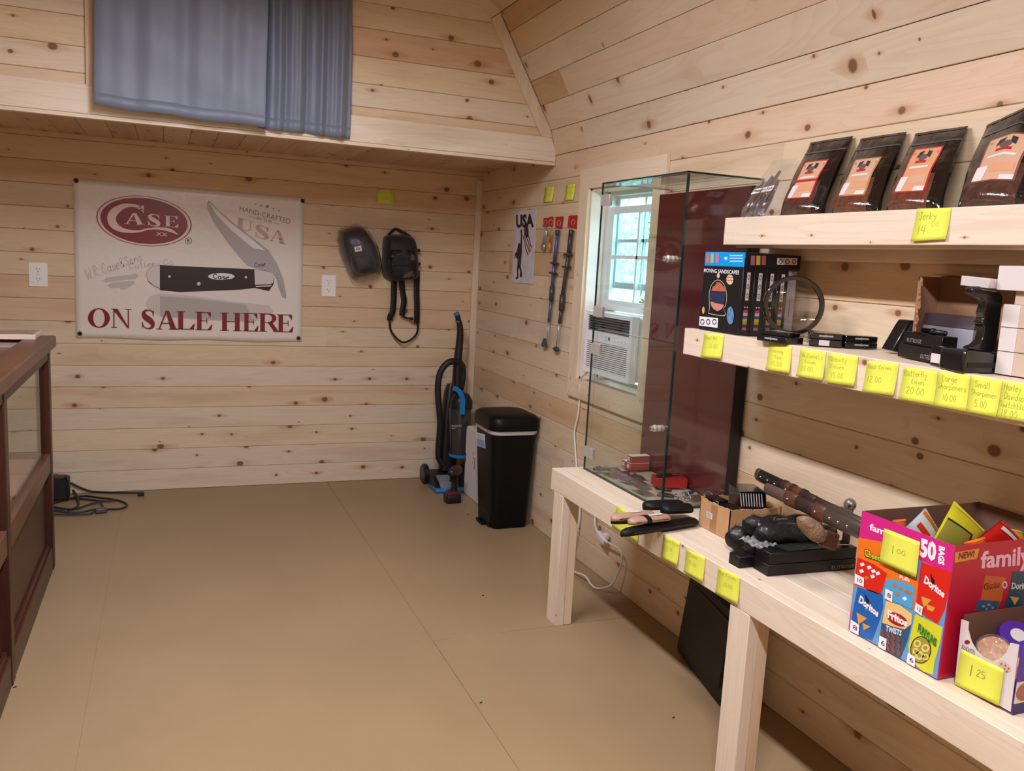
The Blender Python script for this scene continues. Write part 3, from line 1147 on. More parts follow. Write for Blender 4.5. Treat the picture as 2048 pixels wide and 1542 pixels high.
lg = MB()
lg.poly(oval(1.0, 0), 0).poly(oval(.975, 1), 1).poly(oval(.915, 2), 0)
c_ = smooth2([(598, 338, 10), (565, 305, 26), (505, 289, 24), (430, 300, 44), (362, 345, 66), (340, 396, 70), (358, 447, 62), (405, 482, 44), (470, 500, 28), (560, 502, 18), (650, 482, 14), (740, 480, 20), (820, 494, 26), (888, 530, 3)], 5)
stroke(lg, c_, None, lambda x, y: bn(x, y, 3), 1)
lg.poly([bn(x, y, 3) for x, y in ((540, 306), (604, 288), (604, 356), (585, 330))], 1)
Q = lambda pts, k: [bn(x, y, k) for x, y in pts]
serif(lg, 'A', Q([(445, 346), (612, 360), (612, 453), (445, 440)], 3), 1)
serif(lg, 'S', Q([(637, 357), (744, 368), (744, 468), (637, 457)], 3), 1)
serif(lg, 'E', Q([(772, 371), (890, 381), (890, 473), (772, 463)], 3), 1)
sans(lg, 'XX', Q([(705, 506), (798, 514), (798, 546), (705, 538)], 3), 1, .0)
lg.build('logo', [pr_red, pr_pink], ban)
rg = MB()
rg.ring2(Q(circ((970, 580), 29), 0), Q(circ((970, 580), 24.5), 0))
sans(rg, 'R', Q([(959, 563), (984, 565), (984, 597), (959, 595)], 0), 0, .02)
rg.build('registered_mark', pr_blk, ban)
for ch, x0_, x1_, ya, yb in (('O', 147, 327, 1130, 1290), ('N', 338, 502, 1136, 1291), ('S', 585, 699, 1142, 1302), ('A', 708, 886, 1150, 1305), ('L', 868, 1023, 1157, 1305), ('E', 1024, 1166, 1161, 1310),
                             ('H', 1228, 1408, 1168, 1317), ('E', 1412, 1545, 1171, 1320), ('R', 1545, 1716, 1174, 1323), ('E', 1692, 1830, 1182, 1327)):
    serif(MB(), ch, Q([(x0_, ya), (x1_, ya+4), (x1_, yb+4), (x0_, yb)], 4)).build('letter', pr_red, ban)
kn = MB()
# mirrored reflection first, then blade, handle, bolsters
kn.poly(Q([(620, 1092), (655, 1034), (740, 1010), (1000, 1032), (1400, 1086), (1630, 1108), (1668, 1160), (1500, 1250), (1100, 1232), (738, 1200), (640, 1150)], 0), 4)
kn.poly(Q([(738, 1034), (1000, 1050), (1440, 1104), (1500, 1240), (1100, 1222), (738, 1198)], 1), 2)
blade = [(1140, 258), (1160, 270), (1215, 330), (1330, 430), (1500, 560), (1622, 655), (1690, 760), (1740, 880), (1768, 1020), (1765, 1045), (1735, 1035), (1706, 962), (1690, 890), (1650, 838), (1450, 782), (1300, 606), (1180, 430), (1131, 320), (1128, 275)]
cx_, cy_ = 1450, 640
kn.poly(Q([(cx_+(x-cx_)*1.012+(0), cy_+(y-cy_)*1.016) for x, y in blade], 0), 5)
kn.poly(Q(blade, 1), 2)
kn.poly(Q([(1145, 270), (1300, 420), (1500, 575), (1600, 660), (1500, 640), (1330, 500), (1200, 370)], 2), 6)
kn.poly(Q([(622, 858), (640, 912), (690, 962), (740, 985), (900, 1000), (1100, 993), (1400, 980), (1512, 966), (1630, 992), (1668, 935), (1674, 885), (1640, 835), (1580, 820), (1510, 813), (900, 787), (738, 778), (680, 785), (640, 815)], 2), 1)
kn.poly(Q([(736, 780), (682, 786), (640, 818), (624, 860), (640, 905), (690, 950), (736, 968)], 3), 3)
kn.poly(Q([(1510, 816), (1580, 823), (1640, 838), (1671, 882), (1664, 924), (1640, 936), (1515, 940)], 3), 3)
kn.poly(Q([(650, 925), (695, 958), (738, 974), (738, 981), (690, 966)], 3), 6)
kn.poly(Q([(1520, 950), (1655, 944), (1640, 954), (1522, 957)], 3), 6)
kn.poly(Q(circ((1240, 872), 108, 28, 28), 3), 6)
hand(kn, 'Case', Q([(1175, 850), (1305, 858), (1305, 898), (1175, 890)], 4), .16, 1)
hand(kn, 'Case', Q([(1512, 762), (1600, 750), (1604, 785), (1514, 797)], 4), .12, 1)
for x, y, r in ((815, 872, 11), (1055, 932, 15), (1441, 878, 10)):
    kn.poly(Q(circ((x, y), r, 12), 3), 3)
hand(kn, 'TESTED', Q([(1700, 850), (1752, 1000), (1736, 1008), (1684, 858)], 3), .1, 5)
kn.build('knife_picture', [pr_red, pr_blk, pr_gry, pr_slv, pr_lgry, pr_dgry, mat('print_white', (226, 222, 220), .3)], ban)
tx = MB()
sans(tx, 'HAND-CRAFTED', Q([(1392, 296), (1808, 402), (1804, 446), (1388, 332)], 0), 0, .005)
tx.build('origin_lettering', pr_dgry, ban)
tx = MB()
sans(tx, 'IN THE', Q([(1530, 382), (1656, 414), (1654, 438), (1528, 406)], 0), 0, .005)
tx.build('origin_lettering', pr_dgry, ban)
tx = MB()
tx.poly(Q([(1474, 378), (1518, 389), (1518, 393), (1474, 382)], 0), 0).build('dash', pr_dgry, ban)
MB().poly(Q([(1668, 430), (1710, 441), (1710, 445), (1668, 434)], 0), 0).build('dash', pr_dgry, ban)
for i, (x, y) in enumerate(((1520, 280), (1566, 290), (1616, 300), (1666, 318), (1712, 333))):
    MB().poly(Q(circ((x, y), 14 if i == 2 else 7, 5 if i != 2 else 12), 0), 0).build('star', pr_dgry, ban)
for ch, q in (('U', [(1368, 388), (1510, 428), (1500, 520), (1358, 478)]), ('S', [(1520, 440), (1640, 474), (1632, 582), (1512, 548)]), ('A', [(1640, 478), (1776, 512), (1768, 610), (1632, 576)])):
    serif(MB(), ch, Q(q, 0)).build('letter', pr_rose, ban)
pr_faint = mat('print_faint_grey', (190, 183, 179), .3)
sc = MB()
hand(sc, 'W.R.Case&Sons', Q([(118, 812), (578, 672), (592, 742), (146, 902)], 0), .13)
sc.build('faded_trademark', pr_faint, ban)
sc = MB()
hand(sc, 'Cutlery', Q([(482, 762), (738, 738), (744, 784), (488, 812)], 0), .12)
sc.build('faded_trademark', pr_faint, ban)
sc = MB()
hand(sc, 'Co', Q([(762, 735), (846, 727), (852, 772), (768, 780)], 0), .12)
sc.build('faded_trademark', pr_faint, ban)
sc = MB()
sc.poly(Q([(270, 908), (300, 880), (400, 870), (545, 850), (562, 868), (540, 892), (420, 905), (290, 922)], 0), 0)
sc.build('faded_scroll', pr_faint, ban)
sc = MB()
sc.poly(Q([(306, 948), (330, 925), (520, 905), (534, 930), (500, 950), (440, 985), (400, 965), (330, 968)], 0), 0)
sc.build('faded_scroll', pr_faint, ban)
brass = mat('grommet_brass', '5b5038', .35, .9)
for x, y in ((50, 86), (1906, 254), (80, 1340), (1872, 1378)):
    b = MB()
    c = bn(x, y, 1)
    b.lathe([(.012, 0), (.0135, .001), (.011, .003), (.007, .0025), (.0065, 0)], c, (0, -1, 0), 16)
    g = b.build('grommet', brass, ban, smooth=True)
    MB().lathe([(.0055, .0005), (.005, .0035), (.0, .0045)], c, (0, -1, 0), 10).build('screw', mat('screw_dark', '1d1b18', .4, .8), g)

# ================================================================ outlets
plate_m = mat('outlet_white', 'eceae8', .3)


def outlet(x0_, x1_, za, zb, label):
    t = thing('wall_outlet', ((x0_+x1_)/2, D, za), label, 'outlet', 'outlets on the back wall')
    MB().box((x0_, D-.007, za), (x1_, D-.0005, zb)).build('plate', plate_m, t, bevel=.003)
    xc, zc = (x0_+x1_)/2, (za+zb)/2
    MB().lathe([(.003, 0), (.003, .001)], (xc, D-.0072, zc), (0, -1, 0), 8).build('screw', mat('screw_light', 'b9b6b0', .3, .6), t)
    for s in (-1, 1):
        f = MB().prism([(xc+x, D-.0075, zc+s*.027+z) for x, z in rrect(-.019, -.018, .019, .018, .012)], (0, .002, 0)).build('socket', plate_m, t)
        sl = MB()
        for dx, h in ((-.008, .008), (.008, .0065)):
            sl.box((xc+dx-.0013, D-.0082, zc+s*.027+.003-h/2+.002), (xc+dx+.0013, D-.0074, zc+s*.027+.003+h/2+.002))
        sl.lathe([(.0028, 0), (.0028, .0008)], (xc, D-.0074, zc+s*.027-.009), (0, -1, 0), 8)
        sl.build('slots', mat('slot_dark', '2e2b28', .6), f)


outlet(-.732, -.636, 1.222, 1.358, 'white wall outlet to the left of the banner')
outlet(.906, .997, 1.221, 1.36, 'white wall outlet between the banner and the backpacks')

# ================================================================ sticky notes
note_m = mat('note_yellow', (216, 220, 78), .7)
pencil = mat('pencil', (138, 138, 52), .8)


def note(quad, n, lines, label, group, curl=.006, w=.06):
    """quad TL TR BR BL of 3d points, n the outward normal; lines = (text, u0, v0, u1, v1)"""
    quad = [Vector(q) for q in quad]
    n = Vector(n)
    f0 = mapquad(quad)

    def f(u, v):
        return f0(u, v)+n*(.0012+curl*(1-v)**2.2)
    base = (quad[2]+quad[3])/2
    t = thing('sticky_note', base, label, 'sticky note', group)
    MB().grid(f, 3, 8).build('paper', note_m, t, smooth=True, solid=.0003)
    if lines:
        b = MB()
        for st, u0, v0, u1, v1 in lines:
            g = lambda u, v: f(u0+(u1-u0)*u, v0+(v1-v0)*v)+n*.0005
            asp = (f0(u1, v0)-f0(u0, v0)).length/max(1e-6, (f0(u0, v1)-f0(u0, v0)).length)
            tot = sum(HAND[c][0]+1.4 for c in st)-1.4
            x = 0
            for c in st:
                wd, ss = HAND[c]
                for s in ss.split(','):
                    if not s:
                        continue
                    ps = []
                    for q in s.split():
                        h = int(q[1], 16)
                        h = h if h < 10 else 9-h
                        ps.append(((x+int(q[0]))/tot*asp, h/9))
                    if len(ps) > 2:
                        ps = smooth2(ps, 3)
                    stroke(b, ps, w, lambda u, v: g(u/asp, v))
                x += wd+1.4
        b.build('handwriting', pencil, t)
    return t


def pq(pts, ax, val):
    return [at(x, y, ax, val) for x, y in pts]


note(pq([(755, 377.5), (788.5, 379.5), (788, 408.5), (754, 406)], 1, D-.001), (0, -1, 0), [('Backpack', .08, .72, .92, .92), ('25.00', .3, .3, .7, .5)], 'yellow sticky note on the back wall above the backpacks', 'sticky notes on the walls')
note(pq([(1090.5, 375), (1108.5, 373.5), (1106, 403.5), (1088.5, 405)], 0, W-.001), (-1, 0, 0), [('Sticks', .1, .75, .9, .93), ('10.00', .2, .4, .8, .58)], 'left of the two yellow notes beside the window casing', 'sticky notes on the walls')
note(pq([(1133, 369.5), (1151, 368), (1148.5, 400), (1130.5, 401.5)], 0, W-.001), (-1, 0, 0), [('Canes', .1, .75, .9, .93), ('15.00', .2, .4, .8, .58)], 'right of the two yellow notes, closest to the window casing', 'sticky notes on the walls')

# ================================================================ backpacks
blk_cloth = mat('black_nylon', (22, 23, 27), .6, bump=.25, bscale=160, sheen=.2)
web = mat('black_webbing', (18, 18, 20), .7)
bk_ = lambda x, y, Y: at(660+x*.16863, 440+y*.16863, 1, Y)


def pillow(outline, ya, yb, cen, k=7, power=2.3):
    """rounded solid: outline (3d points on the wall side) swelling from ya to yb"""
    rings = []
    for i in range(k+1):
        t = i/k
        s = (1-t**power)**(1/power) if t < 1 else 0
        s = .55+.45*s if t < 1 else .5
        y = ya+(yb-ya)*t
        rings.append([V(cen.x+(p.x-cen.x)*s, y, cen.z+(p.z-cen.z)*s) for p in outline])
    return rings


o1 = smooth2([(120, 140), (230, 90), (350, 78), (430, 140), (500, 250), (540, 340), (572, 480), (578, 560), (545, 630), (420, 660), (300, 690), (240, 660), (200, 560), (150, 450), (115, 320), (105, 220), (120, 140)], 3)[:-1]
pk = thing('backpack', bk_(360, 690, D), 'black backpack still wrapped in clear plastic beside the outlet', 'backpack')
ol = [bk_(x, y, D-.03) for x, y in o1]
ce_ = bk_(350, 380, D-.03)
MB().loft(pillow(ol, D-.004, D-.15, ce_)).build('body', blk_cloth, pk, smooth=60)
po = [bk_(x, y, D-.1) for x, y in smooth2([(220, 430), (470, 400), (520, 590), (300, 640), (220, 430)], 4)[:-1]]
MB().loft(pillow(po, D-.11, D-.175, bk_(380, 520, D-.1))).build('front_pocket', blk_cloth, pk, smooth=60)
lb = [(285, 322), (366, 305), (382, 365), (303, 381)]
MB().poly([bk_(x, y, D-.17) for x, y in lb]).build('price_tag', mat('tag_white', 'd8d4cc', .5), pk, solid=.0008)
bc = MB()
for i in range(9):
    u = .2+.6*i/9
    fqq = mapquad([bk_(x, y, D-.1708) for x, y in lb])
    bc.add([fqq(u, .25), fqq(u+.03+.02*(i % 2), .25), fqq(u+.03+.02*(i % 2), .8), fqq(u, .8)], [(0, 1, 2, 3)])
bc.build('barcode', pr_blk, pk)
sh = MB().loft([[V(p.x+(p.x-ce_.x)*.05+.004*math.sin(i*2.1), y, p.z+(p.z-ce_.z)*.07+.008*math.sin(i*1.7)) for i, p in enumerate(ol)] for y in (D-.002, D-.05)]
               + [[V(ce_.x+(p.x-ce_.x)*s, y, ce_.z+(p.z-ce_.z)*s) for p in ol] for s, y in ((1.0, D-.12), (.8, D-.165), (.45, D-.185))])
sh.build('plastic_wrap', film('clear_wrap', (.97, .97, .98), 1.3, .05, 26, .012), pk, smooth=True)

o2 = smooth2([(645, 200), (700, 175), (840, 170), (960, 190), (1010, 260), (1030, 400), (1040, 600), (1020, 700), (900, 715), (760, 725), (660, 690), (628, 640), (624, 560), (628, 400), (632, 290), (645, 200)], 3)[:-1]
p2 = thing('backpack', bk_(830, 700, D), 'black and grey camouflage backpack hanging by its handle with dangling straps', 'backpack')
camo = bpy.data.materials.new('dark_camouflage')
camo.use_nodes = True
nt = camo.node_tree
tc_ = nt.nodes.new('ShaderNodeTexCoord')
nz_ = nt.nodes.new('ShaderNodeTexNoise')
nz_.inputs['Scale'].default_value = 22
nz_.inputs['Detail'].default_value = 2
rp_ = nt.nodes.new('ShaderNodeValToRGB')
rp_.color_ramp.interpolation = 'CONSTANT'
rp_.color_ramp.elements[0].color = srgb((20, 20, 20))
rp_.color_ramp.elements[1].position = .52
rp_.color_ramp.elements[1].color = srgb((44, 42, 40))
e_ = rp_.color_ramp.elements.new(.6)
e_.color = srgb((86, 82, 76))
nt.links.new(tc_.outputs['Object'], nz_.inputs['Vector'])
nt.links.new(nz_.outputs['Fac'], rp_.inputs[0])
nt.links.new(rp_.outputs[0], nt.nodes['Principled BSDF'].inputs['Base Color'])
nt.nodes['Principled BSDF'].inputs['Roughness'].default_value = .75
ol2 = [bk_(x, y, D-.03) for x, y in o2]
MB().loft(pillow(ol2, D-.004, D-.13, bk_(825, 450, D-.03))).build('body', blk_cloth, p2, smooth=60)
po = [bk_(x, y, D-.1) for x, y in smooth2([(700, 370), (760, 345), (950, 355), (1000, 400), (1015, 600), (1000, 690), (860, 705), (740, 700), (710, 600), (700, 370)], 3)[:-1]]
MB().loft(pillow(po, D-.10, D-.165, bk_(860, 530, D-.1))).build('front_pocket', camo, p2, smooth=60)
for ya in (440, 520, 590):
    MB().obox(bk_(860, ya, D-.166), (.055, 0, 0), (0, .003, 0), (0, 0, .011)).build('molle_strap', web, p2)
MB().tube(sp3([bk_(690, 180, D-.05), bk_(740, 130, D-.04), bk_(785, 108, D-.03), bk_(850, 140, D-.04), bk_(950, 195, D-.05)]), .009, 8, flat=.5).build('carry_handle', web, p2, smooth=True)


def strap(pts, w, name='strap', Y=D-.05, par=p2):
    l, r = ribbon(smooth2(pts, 4), w)
    n_ = len(l)
    b = MB()
    ys = [Y+.012*math.sin(i*.35) for i in range(n_)]
    b.add([bk_(*l[i], ys[i]) for i in range(n_)]+[bk_(*r[i], ys[i]+.01) for i in range(n_)], [(i, i+1, n_+i+1, n_+i) for i in range(n_-1)])
    return b.build(name, web, par, smooth=True, solid=.003)


strap([(760, 720), (757, 850), (752, 980), (740, 1090), (715, 1140), (712, 1190)], 68, 'shoulder_strap')
strap([(850, 715), (860, 850), (878, 960), (858, 1080), (856, 1130)], 66, 'shoulder_strap')
strap([(1030, 600), (1030, 720), (1025, 850), (1030, 1000), (1030, 1100), (1030, 1180), (1025, 1230)], 66, 'waist_strap')
strap([(712, 1185), (714, 1285), (760, 1370), (820, 1430), (880, 1452), (960, 1420), (1020, 1360), (1042, 1290), (1040, 1220)], 22, 'belt_loop')
strap([(860, 1135), (900, 1160), (950, 1168), (990, 1178)], 18, 'tail_strap')
for x, y in ((1045, 362), (1050, 520), (965, 1172)):
    MB().obox(bk_(x, y, D-.06), (.014, 0, 0), (0, .006, 0), (0, 0, .01)).build('buckle', web, p2, bevel=.003)
MB().tube([bk_(775, 108, D-.03), bk_(775, 104, D-.002)], .003, 6).build('hook_nail', mat('nail', '8a8a8a', .3, .9), p2)
# ================================================================ vacuum cleaner
vk = lambda x, y, Y=5.27: at(830+x*.26565, 610+y*.26565, 1, Y)
vb = mat('vacuum_black', (20, 20, 22), .35)
vbl = mat('vacuum_blue', (30, 120, 190), .35)
vh = mat('vacuum_hose', (22, 22, 24), .55, bump=.0)
vac = thing('vacuum_cleaner', V(1.72, 5.27, 0), 'black upright vacuum cleaner with bright blue handle in the corner', 'vacuum cleaner')
wp = [(316, 72), (326, 110), (338, 160), (340, 230), (332, 320), (324, 400), (320, 480), (318, 560), (316, 620)]
MB().tube(sp3([vk(x, y, 5.29) for x, y in wp], 3), [.017+.021*(i/24)**1.3 for i in range(25)], 12).build('wand', vb, vac, smooth=True)
MB().tube([vk(309, 58, 5.29), vk(318, 80, 5.29)], [.0185, .019], 12).build('blue_tip', vbl, vac, smooth=True)
MB().tube([vk(325, 118, 5.29), vk(327, 128, 5.29)], .0195, 12).build('collar', mat('collar_grey', '6a6c70', .3), vac, smooth=True)
hp = sp3([vk(318, 430, 5.26), vk(280, 424, 5.25), vk(235, 445, 5.25), vk(192, 505, 5.25), vk(174, 590, 5.25), vk(174, 690, 5.25), vk(182, 790, 5.25), vk(190, 880, 5.26), vk(186, 970, 5.27), vk(178, 1060, 5.28), vk(180, 1150, 5.29), vk(215, 1200, 5.29)], 14)
MB().tube(hp, [.0205+.0018*(i % 2) for i in range(len(hp))], 10).build('hose', vh, vac, smooth=True)
h2 = sp3([vk(335, 425, 5.31), vk(362, 470, 5.31), vk(362, 550, 5.31), vk(345, 640, 5.31)], 8)
MB().tube(h2, [.018+.0015*(i % 2) for i in range(len(h2))], 10).build('hose_return', vh, vac, smooth=True)


def rr3(c, hx, hy, r, z, k=4):
    return [V(c.x+x, c.y+y, z) for x, y in rrect(-hx, -hy, hx, hy, r, k)]


c0, c1 = vk(325, 800), vk(318, 1130)
zt, zb_ = vk(320, 640).z, vk(300, 1250).z
MB().loft([rr3(V(1.735, 5.33, 0), .055, .05, .03, zb_), rr3(V(1.74, 5.335, 0), .06, .05, .03, .45), rr3(V(1.75, 5.34, 0), .05, .04, .03, zt-.02), rr3(V(1.752, 5.34, 0), .035, .03, .02, zt+.03)]).build('spine', vb, vac, smooth=50)
binm = mat('smoked_plastic', (52, 52, 54), .15, coat=.4)
zc1, zc0 = vk(320, 770).z, vk(320, 1120).z
bx = lambda z: c1.x+(c0.x-c1.x)*(z-zc0)/(zc1-zc0)
MB().lathe([(.0, 0), (.068, 0), (.072, .01), (.078, zc1-zc0-.01), (.076, zc1-zc0), (.0, zc1-zc0)], V(c1.x+.012, 5.25, zc0), (c0.x-c1.x, 0.02, zc1-zc0), 28).build('dust_bin', binm, vac, smooth=40)
MB().lathe([(.074, 0), (.077, .006), (.077, .016), (.073, .02)], V(c1.x+.012, 5.25, zc0-.012), (0, 0, 1), 28).build('blue_ring', vbl, vac, smooth=40)
MB().loft([[V(bx(z)+.012+s*.075*math.cos(t*math.pi/10), 5.25+s*.075*math.sin(t*math.pi/10), z) for t in range(20)] for z, s in ((zc1, 1.02), (zc1+.05, 1.0), (zc1+.09, .72), (zc1+.105, .3))]).build('bin_lid', vb, vac, smooth=50)
hb_ = MB()
hpts = smooth2([(292, 628), (325, 640), (352, 680), (362, 720), (360, 770), (358, 826)], 3)
l, r = ribbon(hpts, 36)
ring = [vk(*p, 5.165) for p in l]+[vk(*p, 5.165) for p in r[::-1]]
MB().prism(ring, (0, .022, 0)).build('carry_handle', vbl, vac, bevel=.003)
ptm = mat('print_white_vac', '9a9da0', .5)
sans(MB(), 'POWERFORCE', [vk(275, 904, 5.171), vk(352, 901, 5.168), vk(352, 917, 5.168), vk(275, 922, 5.171)], 0, .02).build('lettering', ptm, vac)
sans(MB(), 'HELIX', [vk(276, 926, 5.171), vk(304, 925, 5.171), vk(304, 934, 5.171), vk(276, 935, 5.171)], 0, .02).build('lettering', ptm, vac)
# floor head
MB().prism([V(1.60, y, z) for y, z in ((5.12, .012), (5.12, .03), (5.16, .06), (5.24, .085), (5.36, .1), (5.40, .06), (5.40, .012))], (.26, 0, 0)).build('floor_head', vb, vac, bevel=.006)
MB().prism([V(1.597, y, z) for y, z in ((5.105, .004), (5.105, .022), (5.12, .03), (5.3, .016), (5.3, .004))], (.266, 0, 0)).build('blue_skirt', vbl, vac, bevel=.003)
MB().prism([V(1.63, y, z) for y, z in ((5.118, .034), (5.158, .064), (5.235, .089), (5.235, .083), (5.158, .058), (5.118, .03))], (.12, 0, 0)).build('brush_window', mat('brush_window', (120, 124, 130), .2), vac)
sans(MB(), 'CleanView', [V(1.65, 5.113, .031), V(1.72, 5.113, .031), V(1.72, 5.1035, .013), V(1.65, 5.1035, .013)]).build('lettering', ptm, vac)
for x in (1.575, 1.86):
    MB().lathe([(.0, 0), (.058, 0), (.066, .008), (.066, .03), (.058, .036), (.0, .036)], V(x, 5.37, .068), (1, 0, 0), 24).build('wheel', vb, vac, smooth=40)

# ================================================================ cordless drill standing on its battery
drl = thing('cordless_drill', V(1.64, 4.905, 0), 'red and black cordless drill standing upright on its battery', 'drill')
dr_red = mat('drill_red', (72, 24, 25), .45)
dr_blk = mat('drill_black', (22, 20, 20), .45)
MB().loft([rr3(V(1.64, 4.905, 0), a, b_, .012, z) for a, b_, z in ((.046, .036, .0), (.049, .039, .006), (.049, .039, .045), (.044, .034, .052))]).build('battery', dr_blk, drl, smooth=40)
MB().loft([rr3(V(1.642, 4.905, 0), a, b_, .012, z) for a, b_, z in ((.044, .034, .052), (.046, .036, .06), (.038, .03, .072), (.024, .022, .078))]).build('foot', dr_red, drl, smooth=40)
MB().loft([rr3(V(x, 4.905, 0), a, .019, .012, z) for x, a, z in ((1.65, .022, .075), (1.652, .019, .11), (1.648, .021, .15), (1.64, .026, .175))]).build('grip', dr_blk, drl, smooth=50)
MB().lathe([(.0, 0), (.02, 0), (.03, .006), (.032, .03), (.032, .075), (.027, .085), (.02, .1), (.016, .115), (.0, .115)], V(1.685, 4.945, .2), (-.62, -.78, 0.02), 20).build('motor_housing', dr_red, drl, smooth=40)
MB().lathe([(.021, 0), (.023, .01), (.019, .03), (.01, .036), (.0, .036)], V(1.685, 4.945, .2)+V(-.62, -.78, .02).normalized()*.108, (-.62, -.78, .02), 16).build('chuck', dr_blk, drl, smooth=40)
MB().obox((1.625, 4.89, .15), (.008, .008, 0), (-.006, .006, 0), (0, 0, .014)).build('trigger', dr_blk, drl, bevel=.003)

# ================================================================ white appliance box behind the bin
wbx = thing('storage_box', V(1.86, 4.91, 0), 'white plastic box with side handle notch behind the black bin', 'box')
wpm = mat('white_plastic', 'd9d6d4', .4)
full = [p for p in rrect(4.73, .0, 5.10, .45, .03, 5)]
full = full[-1:]+[(5.10, .2), (5.088, .215), (5.088, .255), (5.10, .27)]+full[:-1]
MB().prism([V(1.78, y, z) for y, z in full], (.165, 0, 0)).build('body', wpm, wbx, bevel=.006)
mk = MB()
mk.box((1.7792, 4.905, .2), (1.78, 4.913, .28))
mk.build('printed_bar', mat('print_dark', '3c3a3a', .5), wbx)
for k in range(4):
    MB().box((1.7792, 4.93+.012*(k % 2), .2+.03*k), (1.78, 4.935+.012*(k % 2), .215+.03*k)).build('printed_mark', mat('print_dark', '3c3a3a', .5), wbx)
MB().box((1.80, 4.78, .4505), (1.9, 5.05, .452)).build('lid_panel', mat('white_plastic_b', 'c9c6c3', .4), wbx)

# ================================================================ trash can
can = thing('trash_can', V(1.80, 4.46, 0), 'black plastic trash can with swing lid and white liner showing', 'trash can')
cb = mat('can_black', (9, 9, 10), .45, spec=.2)
rings = []
for z, x0_, x1_, ya, yb, r_ in ((0, 1.70, 1.905, 4.335, 4.595, .03), (.008, 1.695, 1.91, 4.33, 4.60, .035), (.25, 1.68, 1.922, 4.318, 4.612, .045), (.50, 1.665, 1.935, 4.306, 4.624, .055), (.575, 1.66, 1.94, 4.302, 4.628, .06)):
    rings.append([V(x, y, z) for x, y in rrect(x0_, ya, x1_, yb, r_, 5)])
MB().loft(rings).build('body', cb, can, smooth=50)
MB().loft([[V(x, y, z) for x, y in rrect(x0_, ya, x1_, yb, .06, 5)] for z, x0_, x1_, ya, yb in ((.548, 1.6605, 1.9395, 4.3005, 4.63), (.552, 1.6575, 1.942, 4.298, 4.632), (.58, 1.657, 1.943, 4.297, 4.633))], cap=False).build('liner', mat('liner_white', (196, 198, 204), .3, bump=.5, bscale=90), can, smooth=True)
lid = []
for z, g, r_ in ((.572, .006, .07), (.60, .009, .07), (.638, .004, .07), (.652, -.012, .065), (.66, -.05, .05), (.664, -.11, .02)):
    lid.append([V(x, y, z+.018*(y-4.46)/.3*0) for x, y in rrect(1.655-g, 4.295-g, min(1.945+g, 1.952), 4.635+g, r_, 5)])
MB().loft(lid).build('lid', cb, can, smooth=60)
MB().prism([V(1.69, 4.3005, z) for z in ()] or [(1.69, 4.296, .60), (1.74, 4.29, .605), (1.74, 4.29, .575), (1.69, 4.296, .57)], (0, .01, 0)).build('lid_catch', cb, can)
# sticker on the far-left corner face
sq = [at(953, 864, 0, 1.664), at(971, 869, 0, 1.664), at(972, 897, 0, 1.668), at(955, 891, 0, 1.668)]
MB().poly([p+V(-.0035, 0, 0) for p in sq]).build('sticker', mat('sticker_pale', 'ccd6e2', .4), can, solid=.0006)
fs_ = mapquad([p+V(-.0046, 0, 0) for p in sq])
MB().poly([fs_(.05, .05), fs_(.95, .05), fs_(.95, .55), fs_(.05, .55)]).build('sticker_band', mat('sticker_blue2', (110, 150, 205), .4), can)
for k in range(3):
    MB().poly([fs_(.15, .62+.11*k), fs_(.8, .62+.11*k), fs_(.8, .66+.11*k), fs_(.15, .66+.11*k)]).build('sticker_line', mat('sticker_grey', '8c98a8', .4), can)
# pedal recess and pedal at the left foot
MB().prism([V(1.688, y, z) for y, z in ((4.37, .0), (4.37, .05), (4.40, .085), (4.46, .1), (4.52, .085), (4.55, .05), (4.55, .0))], (.004, 0, 0)).build('pedal_recess', mat('recess_black', (6, 6, 7), .7), can)
MB().prism([V(1.655, y, z) for y, z in ((4.41, .012), (4.41, .022), (4.51, .022), (4.51, .012))], (.045, 0, 0)).build('pedal', cb, can, bevel=.003)

# ================================================================ cord heap by the counter
blkc = mat('black_cord', (30, 31, 30), .5)
grc = mat('dark_green_cord', (52, 56, 50), .5)
hk = lambda x, y, z=.008: at(x*.19455, 880+y*.19455, 2, z)
heap = thing('extension_cord', hk(760, 640, 0), 'tangled black extension cord heap on floor beside the counter', 'cord')
loops = [[(420, 600), (700, 600), (850, 575), (1000, 590), (1190, 615), (1290, 650), (1300, 680), (1240, 705), (1100, 712), (980, 712)],
         [(480, 760), (700, 765), (910, 760), (960, 740), (1040, 715), (1055, 680), (1030, 640), (960, 650), (800, 700), (640, 725), (520, 690)],
         [(560, 690), (700, 710), (790, 690), (805, 630), (770, 540), (715, 490)],
         [(500, 720), (760, 745), (960, 715), (1010, 705)],
         [(560, 640), (700, 600), (880, 610), (1060, 630), (1190, 620)]]
for i, lp in enumerate(loops):
    MB().tube(sp3([hk(x, y, .007+.007*(i % 3)) for x, y in lp], 5), .006, 8).build('cable', [blkc, grc, blkc, grc, blkc][i], heap, smooth=True)
yw = D-.02
MB().tube(sp3([at(118, 955, 1, yw), at(142, 966, 1, yw), at(165, 977, 1, yw), hk(960, 530), hk(1180, 540), hk(1430, 542)], 5), .006, 8).build('cable', blkc, heap, smooth=True)
MB().obox(hk(1450, 552, .014), (.018, 0, 0), (0, .012, 0), (0, 0, .012)).build('plug', blkc, heap, bevel=.004)
MB().obox(hk(1040, 722, .016), (.03, .006, 0), (-.004, .018, 0), (0, 0, .013)).build('plug', mat('plug_grey', (70, 72, 78), .4), heap, bevel=.006)
bag_ = [at(px, py, 1, 5.36) for px, py in ((103, 1003), (103, 962), (112, 956), (136, 955), (139, 975), (138, 994), (132, 1000))]
for p in bag_:
    p.z = max(p.z, .012)
adp = thing('power_adapter', V(-.62, 5.38, 0), 'black boxy power adapter standing on the cord heap', 'adapter')
zz = max(p.z for p in bag_)
